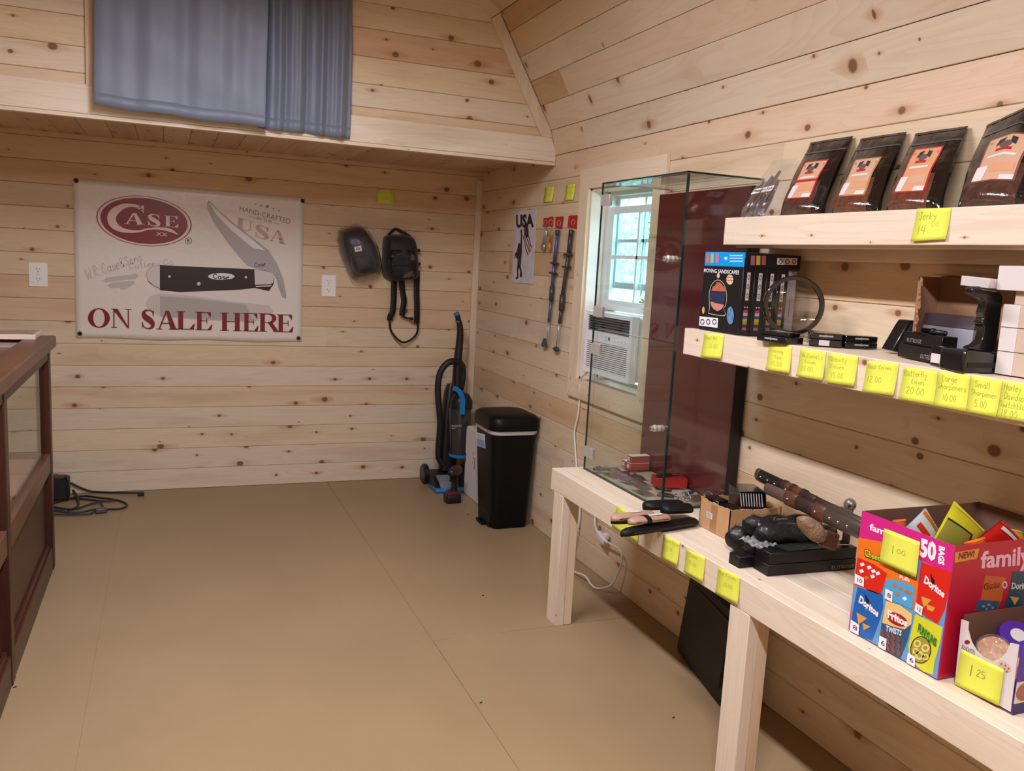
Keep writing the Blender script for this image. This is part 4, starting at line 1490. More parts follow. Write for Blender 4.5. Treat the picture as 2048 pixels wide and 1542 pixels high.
MB().loft([[V(x, y, z) for x, y in rrect(-.72, 5.33, -.535, 5.44, .02, 3)] for z in (.022, zz-.01)]+[[V(x, y, zz) for x, y in rrect(-.71, 5.34, -.545, 5.43, .02, 3)]]).build('housing', mat('adapter_black', (12, 12, 13), .5), adp, smooth=40)
MB().prism([(-.575, 5.335, zz-.002), (-.54, 5.335, zz-.002), (-.55, 5.335, zz+.014)], (0, .04, 0)).build('clip', mat('adapter_black', (12, 12, 13), .5), adp)

# ================================================================ sign and hanging packs on the right wall
uk = lambda x, y, d=.002: at(1010+x*.22697, 360+y*.22697, 0, W-d)
sg = thing('wall_sign', uk(155, 910), 'tall metal USA sign with soldier raising a flag silhouette', 'sign')
sgm = mat('brushed_sign', (206, 209, 217), .35, .1, var=.12, vscale=14)
qs = [uk(92, 282), uk(280, 258), uk(247, 918), uk(62, 902)]
MB().prism(qs, (-.0025, 0, 0)).build('sheet', sgm, sg)
UD = .0052
sb = MB()
blk2 = mat('sign_black', (20, 20, 24), .4)
sans(MB(), 'USA', [uk(97, 305, UD), uk(252, 296, UD), uk(254, 418, UD), uk(97, 426, UD)], 0, .05).build('lettering', blk2, sg)
fig = [(136, 440), (148, 432), (150, 560), (148, 640), (142, 700), (138, 760), (146, 800), (152, 850), (140, 858), (128, 850), (132, 800), (122, 770), (116, 800), (118, 866), (100, 876), (90, 862), (106, 850), (105, 780), (112, 700), (96, 680), (92, 650), (104, 620), (112, 590), (116, 560), (126, 550), (134, 570), (140, 500)]
sb.poly([uk(x, y, UD) for x, y in fig])
sb.build('soldier_silhouette', blk2, sg)
MB().poly([uk(x, y, UD) for x, y in ((90, 640), (96, 650), (88, 694), (82, 690))]).build('rifle', blk2, sg)
MB().poly([uk(x, y, UD) for x, y in ((166, 440), (184, 392), (206, 424), (208, 480), (196, 515), (176, 500))]).build('flag_canton', mat('flag_navy', (34, 36, 56), .4), sg)
st_ = [((152, 500), (176, 500), (236, 640)), ]
fl_ = mapquad([uk(150, 482, UD), uk(204, 478, UD), uk(240, 590, UD), uk(200, 672, UD)])
for k in range(7):
    MB().grid(lambda u, v: fl_((k+v)/7*.98, 1-u)+V(0, 0, .006*math.sin(u*7+k)), 8, 1).build('flag_stripe', [mat('flag_red', (120, 34, 40), .4), mat('flag_white', (214, 208, 206), .4)][k % 2], sg)
for x, y in ((100, 290), (272, 268), (240, 908), (70, 894)):
    MB().lathe([(.003, 0), (.003, .001), (0, .0015)], uk(x, y, .0046), (-1, 0, 0), 8).build('screw', mat('screw_light', 'b9b6b0', .3, .6), sg)

redcard = mat('red_card', (178, 34, 38), .35)
clearf = film('pack_film', (.985, .985, .985), .55, .1, 40, .012)
steelb = mat('blue_shaft', (72, 92, 140), .35, .4)
gunm = mat('gunmetal', (64, 62, 60), .4, .5)


def pack(card, shaft, label, mats_, items):
    t = thing('hanging_pack', uk(*shaft[-1]), label, 'package', 'packaged sticks hanging by the window')
    c = MB()
    c.prism([uk(x, y, .006) for x, y in card], (-.002, 0, 0))
    k = c.build('header_card', redcard, t)
    cx = sum(p[0] for p in card)/4
    cy = sum(p[1] for p in card)/4
    stroke(MB(), smooth2([(cx-14, cy+28), (cx-16, cy), (cx+2, cy-18), (cx+14, cy+4), (cx+2, cy+30)], 4), 4, lambda x, y: uk(x, y, .0086)).build('card_print', mat('card_pink', (226, 170, 168), .4), k)
    return t


t = pack([(446, 326), (514, 320), (500, 428), (446, 420)], [(460, 430), (370, 1480)], 'tall clear pack with blue telescoping walking stick and red card', None, None)


def rod3(a, b, r0, r1, m, t, name, d=.02):
    MB().tube([uk(*a, d), uk(*b, d)], [r0, r1], 10).build(name, m, t, smooth=True)


rod3((464, 438), (460, 490), .012, .012, gunm, t, 'knob')
rod3((462, 488), (434, 720), .009, .009, steelb, t, 'shaft')
rod3((434, 720), (416, 940), .0095, .0095, steelb, t, 'shaft')
rod3((416, 938), (406, 1066), .0135, .0135, gunm, t, 'foam_grip')
rod3((406, 1066), (386, 1250), .0085, .0085, steelb, t, 'shaft')
rod3((384, 1252), (370, 1440), .004, .003, mat('tip_grey', 'a9a9ab', .3, .5), t, 'lower_rod')
MB().prism([uk(x, y, .012) for x, y in ((340, 1452), (362, 1395), (374, 1470), (352, 1472))], (-.016, 0, 0)).build('tip_foot', gunm, t)
for x, y in ((436, 735), (426, 822)):
    MB().obox(uk(x, y, .02), (.014, 0, 0), (0, .03, .003), (0, 0, .005)).build('lever_clip', gunm, t, bevel=.002)
MB().prism([uk(x, y, .004) for x, y in ((446, 420), (500, 428), (470, 760), (440, 1100), (410, 1470), (336, 1466), (380, 1000), (420, 700))], (-.034, 0, 0)).build('clear_sleeve', clearf, t)
t = pack([(564, 314), (648, 310), (648, 428), (552, 412)], [(590, 430), (450, 1500)], 'tall clear pack with dark walking stick closest to the window casing', None, None)
rod3((586, 440), (578, 490), .014, .012, gunm, t, 'knob')
rod3((578, 490), (562, 640), .0125, .0115, gunm, t, 'shaft')
rod3((562, 640), (508, 1012), .0105, .0105, gunm, t, 'shaft')
rod3((508, 1012), (496, 1150), .0155, .0155, gunm, t, 'foam_grip')
rod3((496, 1150), (480, 1262), .0095, .0095, gunm, t, 'shaft')
rod3((480, 1265), (450, 1470), .004, .003, mat('tip_grey', 'a9a9ab', .3, .5), t, 'lower_rod')
MB().ball(uk(450, 1490, .02), (.015, .03, .014)).build('tip_foot', gunm, t, smooth=True)
for x, y in ((554, 658), (542, 766)):
    MB().obox(uk(x, y, .02), (.014, 0, 0), (0, .03, .0), (0, 0, .0055)).build('lever_clip', gunm, t, bevel=.002)
MB().prism([uk(x, y, .004) for x, y in ((552, 412), (640, 428), (610, 760), (540, 1200), (490, 1520), (416, 1500), (470, 1100), (530, 700))], (-.034, 0, 0)).build('clear_sleeve', clearf, t)
for k, (cd4, wire, gold, lab) in enumerate((([(342, 336), (380, 332), (374, 412), (334, 408)], (345, 590), 0, 'small clear pack of silver wires nearest the USA sign'),
                                            ([(388, 326), (424, 322), (420, 410), (382, 404)], (397, 590), 1, 'small clear pack of amber pieces beside the silver one'))):
    t = pack(cd4, [(wire[0], 412), (wire[0]-10, 620)], lab, None, None)
    x = wire[0]
    for j in range(3):
        MB().tube(sp3([uk(x+8+6*j, 440, .014), uk(x-4+10*j, 510, .016), uk(x-18+11*j, 585, .014)], 4), .0035, 6).build('wire', mat('wire_gold', (190, 140, 60), .3, .8) if gold else mat('wire_silver', 'b8b8b4', .25, .9), t, smooth=True)
    MB().ball(uk(x-8, 590, .018), (.01, .022, .026), 10, 6).build('coil', mat('amber', (196, 140, 50), .3) if gold else mat('wire_silver', 'b8b8b4', .25, .9), t, smooth=True)
    MB().prism([uk(a, b_, .004) for a, b_ in ((cd4[3][0], 408), (cd4[2][0], 412), (x+12, 620), (x-28, 600))], (-.026, 0, 0)).build('clear_sleeve', clearf, t)

# ================================================================ display counter on the left
CX, CYE, CT = -.49, 4.275, 1.068
cnt = thing('display_counter', V(-.8, 3.2, 0), 'antique dark wood display counter with glass front panels', 'display counter')
dwY = wood('dark_wood_y', 1, base=(.062, .019, .010), dark=(.024, .007, .004), knots=0, rough=.35, spec=.3)
dwZ = wood('dark_wood_z', 2, base=(.05, .0155, .008), dark=(.02, .006, .0035), knots=0, rough=.36, spec=.3)
dwX = wood('dark_wood_x', 0, base=(.062, .019, .010), dark=(.024, .007, .004), knots=0, rough=.35, spec=.3)
worn = wood('worn_wood_y', 1, base=(.12, .05, .028), dark=(.04, .014, .008), knots=0, rough=.35, spec=.35)
CB = -1.12
Yn = 1.2
posts = [4.245, 3.125, 2.0, Yn+.03]
for y in posts:
    for x in (CX, CB):
        s = 1 if x == CX else -1
        MB().box((x-s*.055, y-.03, 0), (x, y+.03, CT-.05)).build('post', dwZ, cnt, bevel=.003)
# rails per bay, front and back
for a, c in zip(posts, posts[1:]):
    for x in (CX, CB):
        s = 1 if x == CX else -1
        for z0_, z1_, nm in ((0, .11, 'plinth_rail'), (.46, .545, 'middle_rail'), (.965, CT-.05, 'top_rail')):
            MB().box((x-s*.045, c+.03, z0_), (x-s*.003, a-.03, z1_)).build(nm, worn if nm == 'middle_rail' else dwY, cnt, bevel=.003)
        MB().box((x-s*.032, c+.03, .11), (x-s*.026, a-.03, .46)).build('lower_panel', dwY, cnt)
        # raised moulding round the panel
        for z0_ in (.11, .44):
            MB().box((x-s*.028, c+.035, z0_), (x-s*.012, a-.035, z0_+.02)).build('moulding', dwY, cnt, bevel=.004)
        MB().box((x-s*.024, c+.03, .545), (x-s*.020, a-.03, .965)).build('glass_pane', glass('counter_glass', (.95, .98, .97), .9), cnt)
for y in (posts[0], posts[-1]):
    for z0_, z1_ in ((0, .11), (.46, .545), (.965, CT-.05)):
        MB().box((CB+.055, y-.02, z0_), (CX-.055, y+.02, z1_)).build('end_rail', dwX, cnt, bevel=.003)
    MB().box((CB+.05, y-.005, .11), (CX-.05, y+.005, .46)).build('end_panel', dwX, cnt)
    MB().box((CB+.05, y-.003, .545), (CX-.05, y+.003, .965)).build('glass_pane', glass('counter_glass', (.95, .98, .97), .9), cnt)
MB().box((CB+.03, Yn+.03, .50), (CX-.03, 4.24, .52)).build('shelf_board', mat('pink_lining', (196, 140, 122), .7), cnt)
# top: moulded frame with a glass centre
tf = MB()
ov = .022
for a, b_ in (((CX-.085, Yn, CT-.05), (CX+ov, CYE+.02, CT)), ((CB-ov, Yn, CT-.05), (CB+.085, CYE+.02, CT))):
    MB().box(a, b_).build('top_frame', worn, cnt, bevel=.006)
for y in (CYE-.07, Yn):
    MB().box((CB+.085, y, CT-.05), (CX-.085, y+.09, CT)).build('top_frame', dwX, cnt, bevel=.004)
MB().box((CB+.085, Yn+.09, CT-.012), (CX-.085, CYE-.07, CT-.006)).build('top_glass', glass('counter_glass', (.95, .98, .97), .9), cnt)

# shallow glazed tray lying on the counter
tr = thing('glass_tray', V(-.82, 4.17, CT), 'shallow pale edged tray of clear plastic on the counter top', 'tray')
pk_ = mat('pale_edge', (214, 190, 178), .4)
ya, yb = 4.09, 4.27
xa, xb = -1.12, -.524
for a, b_ in (((xa, ya, CT), (xb, ya+.012, CT+.022)), ((xa, yb-.012, CT), (xb, yb, CT+.022)), ((xb-.012, ya+.012, CT), (xb, yb-.012, CT+.022)), ((xa, ya+.012, CT), (xa+.012, yb-.012, CT+.022))):
    MB().box(a, b_).build('edge', pk_, tr, bevel=.002)
MB().box((xa+.012, ya+.012, CT+.001), (xb-.012, yb-.012, CT+.008)).build('lining', mat('brown_lining', (110, 76, 66), .5), tr)
MB().grid(lambda u, v: V(xa+.005+(xb-xa-.01)*u, ya+.005+(yb-ya-.01)*v, CT+.0245+.002*math.sin(u*19)*math.sin(v*7+u*5)), 30, 8).build('plastic_cover', film('tray_film', (.95, .95, .95), 2., .05, 30, .06), tr, smooth=True, solid=.0005)
# ================================================================ workbench along the right wall
BZ = .652
bench = thing('workbench', V(1.73, 2.0, 0), 'long raw pine bench along the right wall', 'bench')
BY0, BY1 = .55, 3.18
MB().box((1.5, BY0, BZ-.09), (1.538, BY1, BZ)).build('apron', studY, bench, bevel=.002, color=(1, .98, .94))
xs = [1.5385, 1.6265, 1.7155, 1.8045, 1.893, 1.954]
for a, c in zip(xs, xs[1:]):
    MB().box((a+.0006, BY0, BZ-.038), (c-.0006, BY1, BZ-.0005)).build('top_board', studY, bench, bevel=.0018, seg=1, color=random.choice([(1, .97, .92), (1, .94, .88), (1, 1, .96)]))
MB().box((1.918, BY0, BZ-.128), (1.956, BY1, BZ-.039)).build('ledger', studY, bench, bevel=.002, color=(.95, .85, .74))
for ya, yb in ((3.055, 3.145), (1.832, 1.922), (.62, .71)):
    MB().box((1.5, ya, 0), (1.538, yb, BZ-.0905)).build('leg', studZ, bench, bevel=.002, color=(1, .98, .95))
    MB().box((1.5385, ya+.003, 0), (1.5765, yb-.003, BZ-.04)).build('leg', studZ, bench, bevel=.002, color=(.98, .92, .84))
    MB().box((1.577, ya+.02, BZ-.127), (1.917, ya+.058, BZ-.039)).build('cross_member', studX, bench, bevel=.002, color=(.95, .86, .76))
MB().prism([(1.56, 1.36, BZ-.09), (1.60, 1.36, BZ-.09), (1.60, 1.36, BZ-.13), (1.585, 1.36, BZ-.145), (1.56, 1.36, BZ-.12)], (0, .05, 0)).build('bracket', mat('bracket_black', (14, 13, 12), .5), bench)

# sticky notes on the apron
nb = lambda q: [at(1300+x*.11676, 1040+y*.11676, 0, 1.4995) for x, y in q]
GB = 'price notes on the bench apron'
note(nb([(235, 255), (520, 375), (490, 780), (210, 640)]), (-1, 0, 0), [('Pocket Knives', .04, .76, .98, .9), ('12.00', .25, .45, .6, .6)], 'yellow price note on the bench apron under the cardboard carton', GB)
note(nb([(620, 480), (950, 640), (930, 1060), (610, 885)]), (-1, 0, 0), [('Canes', .2, .74, .6, .9), ('15.00', .2, .42, .6, .58)], 'middle of three yellow price notes in a row on the bench apron', GB)
note(nb([(1170, 800), (1545, 965), (1530, 1445), (1150, 1250)]), (-1, 0, 0), [('Axe Knives', .06, .76, .85, .9), ('20.00', .3, .4, .72, .56)], 'yellow price note on the bench apron right above the second leg', GB)
nt_ = lambda q: [at(1210+x*.1172, 980+y*.1172, 0, 1.4995) for x, y in q]
note(nt_([(205, 262), (590, 470), (570, 905), (130, 620)]), (-1, 0, 0), [], 'yellow note half hidden behind the tan knife sheaths', GB, curl=.002)

# ================================================================ shelves
def shelf(xf, zt, y1, d, label, c):
    t = thing('wall_shelf', V((xf+W)/2, 1.6, zt-.09), label, 'shelf', 'raw pine wall shelves')
    MB().box((xf, .6, zt-.09), (xf+.038, y1, zt)).build('front_board', studY, t, bevel=.002, color=(1, .97, .94))
    n_ = 2
    ws = (W-.0015-xf-.0385)/n_
    for i in range(n_):
        MB().box((xf+.0385+i*ws, .6, zt-.04), (xf+.038+(i+1)*ws, y1-.012, zt-.002)).build('shelf_board', studY, t, bevel=.0015, seg=1, color=(.98, .92, .85))
    MB().box((W-.04, .6, zt-.13), (W-.0015, y1-.03, zt-.041)).build('wall_cleat', studY, t, bevel=.002, color=(.96, .86, .74))
    MB().box((xf+.0385, .6, zt-.098), (xf+.075, y1-.02, zt-.041)).build('front_cleat', studY, t, bevel=.002, color=(.95, .84, .72))
    return t


Z1, Z2, X1, X2 = 1.309, 1.688, 1.655, 1.75
shelf(X1, Z1, 2.505, .3, 'lower raw pine shelf holding boxes and sharpeners', 0)
shelf(X2, Z2, 2.46, .2, 'upper raw pine shelf holding jerky bags', 0)
# notes on the shelf fronts
n4 = lambda q: [at(1380+x*.16602, 650+y*.16602, 0, X1-.0005) for x, y in q]
n5 = lambda q: [at(1700+x*.16992, 710+y*.16992, 0, X1-.0005) for x, y in q]
GS = 'price notes on the lower shelf front'
M_ = (-1, 0, 0)
note(n4([(175, 92), (415, 115), (390, 408), (148, 385)]), M_, [('Sand Art', .06, .74, .7, .9), ('10.00', .3, .4, .78, .58)], 'yellow price note under the black planet picture box', GS)
note(n4([(955, 215), (1230, 255), (1215, 580), (930, 540)]), M_, [('Training', .1, .68, .66, .82), ('Saw', .3, .46, .6, .6), ('15.00', .2, .2, .66, .36)], 'yellow price note shaded by an overhanging black knife box', GS)
note(n4([(1335, 280), (1645, 320), (1618, 668), (1300, 615)]), M_, [('Automatic', .1, .7, .9, .86), ('Knives', .25, .5, .65, .64), ('20.00', .12, .24, .6, .4)], 'yellow automatic knives note below the stacked knife boxes', GS)
note(n4([(1670, 335), (2030, 375), (2000, 735), (1640, 690)]), M_, [('Gravity', .08, .74, .66, .9), ('Knives', .12, .5, .58, .64), ('15.00', .2, .2, .6, .36)], 'yellow gravity knives note left of a bare gap', GS)
note(n5([(205, 68), (580, 95), (535, 478), (165, 430)]), M_, [('Neck Knives', .06, .76, .8, .9), ('12.00', .1, .34, .55, .52)], 'yellow neck knives note standing alone right of the gap', GS)
note(n5([(635, 135), (1040, 185), (1005, 590), (590, 515)]), M_, [('Butterfly', .06, .74, .72, .92), ('Knives', .3, .52, .66, .68), ('20.00', .2, .22, .7, .42)], 'yellow butterfly knives note below the torn carton', GS)
note(n5([(1045, 190), (1420, 235), (1390, 665), (1005, 595)]), M_, [('Large', .16, .74, .62, .92), ('Sharpeners', .05, .52, .92, .68), ('10.00', .25, .2, .66, .38)], 'yellow large sharpeners note under the black grip', GS)
note(n5([(1425, 235), (1800, 300), (1745, 730), (1392, 668)]), M_, [('Small', .18, .7, .66, .88), ('Sharpener', .08, .48, .9, .64), ('5.00', .25, .18, .64, .36)], 'yellow small sharpener note second from the picture edge', GS)
note(n5([(1805, 300), (2190, 355), (2150, 800), (1750, 732)]), M_, [('Harley', .08, .76, .6, .94), ('Davidson', .12, .52, .8, .7), ('Switchblade', .02, .3, .98, .46), ('18.00', .12, .06, .6, .24)], 'yellow switchblade note at the right picture edge', GS)
n6 = [at(1720+x*.16016, 360+y*.16016, 0, X2-.0005) for x, y in ((718, 358), (1145, 348), (1095, 742), (655, 768))]
note(n6, M_, [('Jerky', .12, .66, .62, .88), ('14', .14, .2, .36, .48), ('00', .52, .44, .74, .56)], 'yellow jerky price note on the upper shelf front', 'price notes on the upper shelf')

# ================================================================ glass display case
GX0, GX1, GY0, GY1, GZ1_ = 1.63, 1.945, 2.523, 3.143, 1.838
gc = thing('glass_case', V(1.79, 2.83, BZ), 'tall frameless glass case with maroon back panel on the bench', 'display case')
cg = glass('case_glass', (.965, .985, .975), .85)
edge = mat('glass_edge_green', (16, 44, 36), .15, spec=.6)
g = .006
ZM = 1.252
# base and top
MB().box((GX0, GY0, BZ+.0005), (GX1, GY1, BZ+.0085)).build('base_glass', cg, gc)
MB().box((GX0, GY0, GZ1_-g), (GX1, GY1, GZ1_)).build('top_glass', cg, gc)
MB().box((GX0+.008, GY0, BZ+.009), (GX1-.03, GY0+g, GZ1_-g)).build('side_glass', cg, gc)
MB().box((GX0+.008, GY1-g, BZ+.009), (GX1-.03, GY1, GZ1_-g)).build('side_glass', cg, gc)
# front: narrow hinge strip at the far side and two doors
MB().box((GX0, GY1-.038, BZ+.009), (GX0+g, GY1, GZ1_-g)).build('hinge_strip', cg, gc)
for za, zb in ((BZ+.012, ZM-.002), (ZM+.002, GZ1_-g-.002)):
    dr = MB().box((GX0, GY0, za), (GX0+g, GY1-.041, zb)).build('door', cg, gc)
    b = MB()
    b.box((GX0-.0008, GY0-.001, za), (GX0+g+.002, GY0+.0045, zb))
    b.build('door_edge', edge, dr)
    MB().box((GX0-.0004, GY0, zb-.001), (GX0+g+.0004, GY1-.041, zb+.0004)).build('door_edge', edge, dr)
e_ = MB()
t_ = .0025
for a, c in (((GX0, GY0, GZ1_-g), (GX0+t_, GY1, GZ1_)), ((GX0, GY0, GZ1_-g), (GX1, GY0+t_, GZ1_)), ((GX0, GY1-t_, GZ1_-g), (GX1, GY1, GZ1_)), ((GX0, GY0, BZ), (GX0+t_, GY1, BZ+.008)), ((GX0, GY0, BZ), (GX1, GY0+t_, BZ+.008)),
             ((GX0, GY1-t_, BZ), (GX0+g, GY1, GZ1_))):
    MB().box(Vector(a)-V(.0004, .0004, -.0003), Vector(c)+V(.0004, .0004, .0005)).build('edge_strip', edge, gc)
maroon = mat('maroon_panel', (78, 22, 28), .12, spec=.5, coat=.6)
MB().box((1.90, GY0+.002, BZ+.009), (1.925, GY1-.002, 1.812)).build('back_panel', [maroon], gc)
MB().box((1.925, GY0+.004, BZ+.001), (1.95, GY1-.004, 1.812)).build('back_frame', mat('case_black', (10, 10, 10), .5), gc)
MB().box((1.898, GY0-.0008, BZ+.009), (1.926, GY0+.0018, 1.812)).build('panel_edge', mat('case_black', (10, 10, 10), .5), gc)
chrome = mat('brushed_steel', (206, 202, 198), .28, .6)
for z in (1.768, 1.321, 1.168, .731):
    h_ = MB().box((GX0-.004, 3.068, z-.022), (GX0+g+.004, 3.143, z+.022)).build('hinge', chrome, gc, bevel=.001)
for z in (1.542, .942):
    k_ = MB().lathe([(.0, 0), (.012, 0), (.012, .004), (.0075, .006), (.0075, .014), (.013, .016), (.013, .024), (.009, .027), (.009, .036), (.0, .036)], V(GX0, 2.575, z), (-1, 0, 0), 18).build('knob_lock', chrome, gc, smooth=35)
    MB().lathe([(.004, 0), (.004, .001)], V(GX0-.036, 2.575, z), (-1, 0, 0), 8).build('keyhole', mat('slot_dark', '2e2b28', .6), k_)
    MB().lathe([(.012, 0), (.012, .008), (0, .008)], V(GX0+g, 2.575, z), (1, 0, 0), 16).build('inner_boss', chrome, gc, smooth=35)

# goods on the floor of the case
FZ = BZ+.009
rbx = mat('red_carton', (150, 50, 40), .4)
wtp = mat('white_carton', (214, 208, 204), .4)
for i, (x, y, z, l) in enumerate(((1.80, 3.06, FZ, 'nearest of the small red and white cartons in the case'), (1.80, 3.10, FZ+.001, 'small red and white carton at the back of its group'), (1.802, 3.062, FZ+.031, 'small red and white carton lying on top of another'))):
    t = thing('small_carton', V(x+.045, y, z), l, 'carton', 'small cartons in the glass case')
    MB().box((x, y-.018, z), (x+.09, y+.018, z+.029)).build('body', rbx, t, bevel=.001, seg=1)
    MB().box((x, y-.0182, z+.0292), (x+.09, y+.0182, z+.0302)).build('lid', wtp, t)
    sans(MB(), '00', [V(x-.0006, y+.014, z+.024), V(x-.0006, y-.006, z+.024), V(x-.0006, y-.006, z+.006), V(x-.0006, y+.014, z+.006)], 0, .03).build('lettering', wtp, t)
t = thing('red_box', V(1.845, 2.79, FZ), 'bright red box under an open black knife in the case', 'box')
MB().obox((1.832, 2.795, FZ+.019), (.062, -.012, 0), (.006, .032, 0), (0, 0, .0185)).build('body', mat('bright_red', (170, 26, 30), .35), t, bevel=.001, seg=1)
MB().obox((1.832, 2.795, FZ+.0378), (.06, -.0116, 0), (.0055, .030, 0), (0, 0, .0006)).build('lid', mat('dark_red', (120, 24, 26), .4), t)
MB().obox((1.788, 2.775, FZ+.016), (.012, -.0023, 0), (.0002, .0012, 0), (0, 0, .006)).build('price_tag', wtp, t)
kblk = mat('knife_black', (20, 20, 22), .35)
steel = mat('blade_steel', (170, 172, 176), .22, .95)


def knife(c, ang, L_, hm, label, open_=.8, dz=0, cat='knife', group='pocket knives in the glass case'):
    t = thing('pocket_knife', c, label, cat, group)
    d = V(math.cos(ang), math.sin(ang), 0)
    n_ = V(-d.y, d.x, 0)
    c = Vector(c)+V(0, 0, .004+dz)
    pts = [(-.5, -.05), (-.47, .07), (-.1, .085), (.03, .07), (.04, -.06), (-.15, -.075), (-.4, -.08)]
    MB().prism([c+d*(x*L_)+n_*(y*L_) for x, y in pts], (0, 0, .011)).build('handle', hm, t, bevel=.002)
    if open_:
        q = [(0, -.045), (0, .05), (.3, .055), (.48, .01), (.5, -.015), (.3, -.045)]
        MB().prism([c+V(0, 0, .004)+d*((x*open_+.03)*L_)+n_*(y*L_) for x, y in q], (0, 0, .003)).build('blade', steel, t)
    for x in (-.4, -.02):
        MB().lathe([(.003, 0), (.003, .001)], c+d*(x*L_)+V(0, 0, .011), (0, 0, 1), 8).build('pin', steel, t)
    return t


kp = mat('knife_purple', (104, 70, 100), .3, .3)
kbr = mat('knife_brown', (74, 44, 34), .4)
ktl = mat('knife_teal', (40, 84, 96), .3, .4)
kgo = mat('knife_gold', (120, 90, 50), .3, .6)
knife((1.832, 2.795, FZ+.0385), .15, .13, kblk, 'open black pocket knife lying on the red box')
for i, (x, y, a, L_, hm, lab) in enumerate((
        (1.675, 3.085, .6, .10, kbr, 'brown pocket knife at the far front corner of the case'), (1.70, 3.045, -.3, .11, kblk, 'black pocket knife among the bagged ones near the hinges'),
        (1.755, 2.985, .1, .11, kbr, 'dark brown open knife in front of the small cartons'), (1.72, 2.93, -1.1, .13, kp, 'pink purple knife lying lengthwise in the case'),
        (1.69, 2.86, -1.3, .12, kp, 'pale purple knife close to the front glass'), (1.78, 2.70, -.9, .12, kblk, 'black knife with chrome ring near the case corner'),
        (1.85, 2.66, .5, .10, ktl, 'teal handled knife right of the red box'), (1.86, 2.61, .2, .11, kgo, 'gold toned knife at the near back corner'), (1.74, 2.62, -.7, .12, kblk, 'black knife nearest the case corner post'), (1.83, 2.565, .1, .10, kgo, 'bronze knife against the near side glass'))):
    knife((x, y, FZ), a, L_, hm, lab, .0 if i in (0, 1, 5) else .75)
for i, (x, y) in enumerate(((1.80, 2.64), (1.775, 2.585), (1.87, 2.58))):
    t = thing('key_ring', V(x, y, FZ), ['large steel key ring beside the black knife', 'steel key ring nearest the corner of the case', 'steel key ring below the gold toned knife'][i], 'key ring', 'key rings in the case')
    b = MB()
    b.tube([V(x+.018*math.cos(q*math.pi/10), y+.018*math.sin(q*math.pi/10)*.8, FZ+.017+.014*math.sin(q*math.pi/10)) for q in range(20)], .0018, 6, closed=True)
    b.build('hoop', steel, t, smooth=True)
    MB().tube([V(x-.018, y, FZ+.016), V(x-.03, y+.012, FZ+.006)], .0025, 6).build('clasp', steel, t, smooth=True)
for i, (x, y, s_) in enumerate(((1.69, 3.01, .06), (1.725, 2.88, .06), (1.675, 2.74, .05))):
    t = thing('plastic_bag', V(x, y, FZ), ['clear plastic bag over the far knives in the case', 'clear plastic bag in the middle of the case floor', 'clear plastic bag near the case front glass'][i], 'bag', 'clear bags in the case')
    MB().grid(lambda u, v: V(x+(u-.5)*s_*1.2, y+(v-.5)*s_*2, FZ+.0175+.005*math.sin(u*9+v*3+i)*math.sin(v*8)), 10, 12).build('film', film('bag_film', (.95, .95, .96), 1.0, .1, 60, .02), t, smooth=True)
# ================================================================ upper shelf: jerky bags
gloss_blk = mat('glossy_black_film', (10, 10, 13), .1, spec=.6, coat=1., bump=.5, bscale=26)
meat = mat('jerky_brown', (70, 44, 36), .2, coat=.6, var=.35, vscale=40, bump=.35, bscale=45)
meat2 = mat('jerky_red_brown', (96, 52, 36), .2, coat=.6, var=.3, vscale=40, bump=.35, bscale=45)
lab_t = mat('label_tan', (200, 158, 130), .3)
lab_o = mat('label_orange', (206, 150, 110), .3)
lab_r = mat('label_red', (170, 40, 36), .3)
lab_w = mat('label_white', (214, 206, 200), .3)
lab_g = mat('label_grey', (150, 130, 118), .3)
lab_k = mat('label_dark', (46, 38, 40), .3)


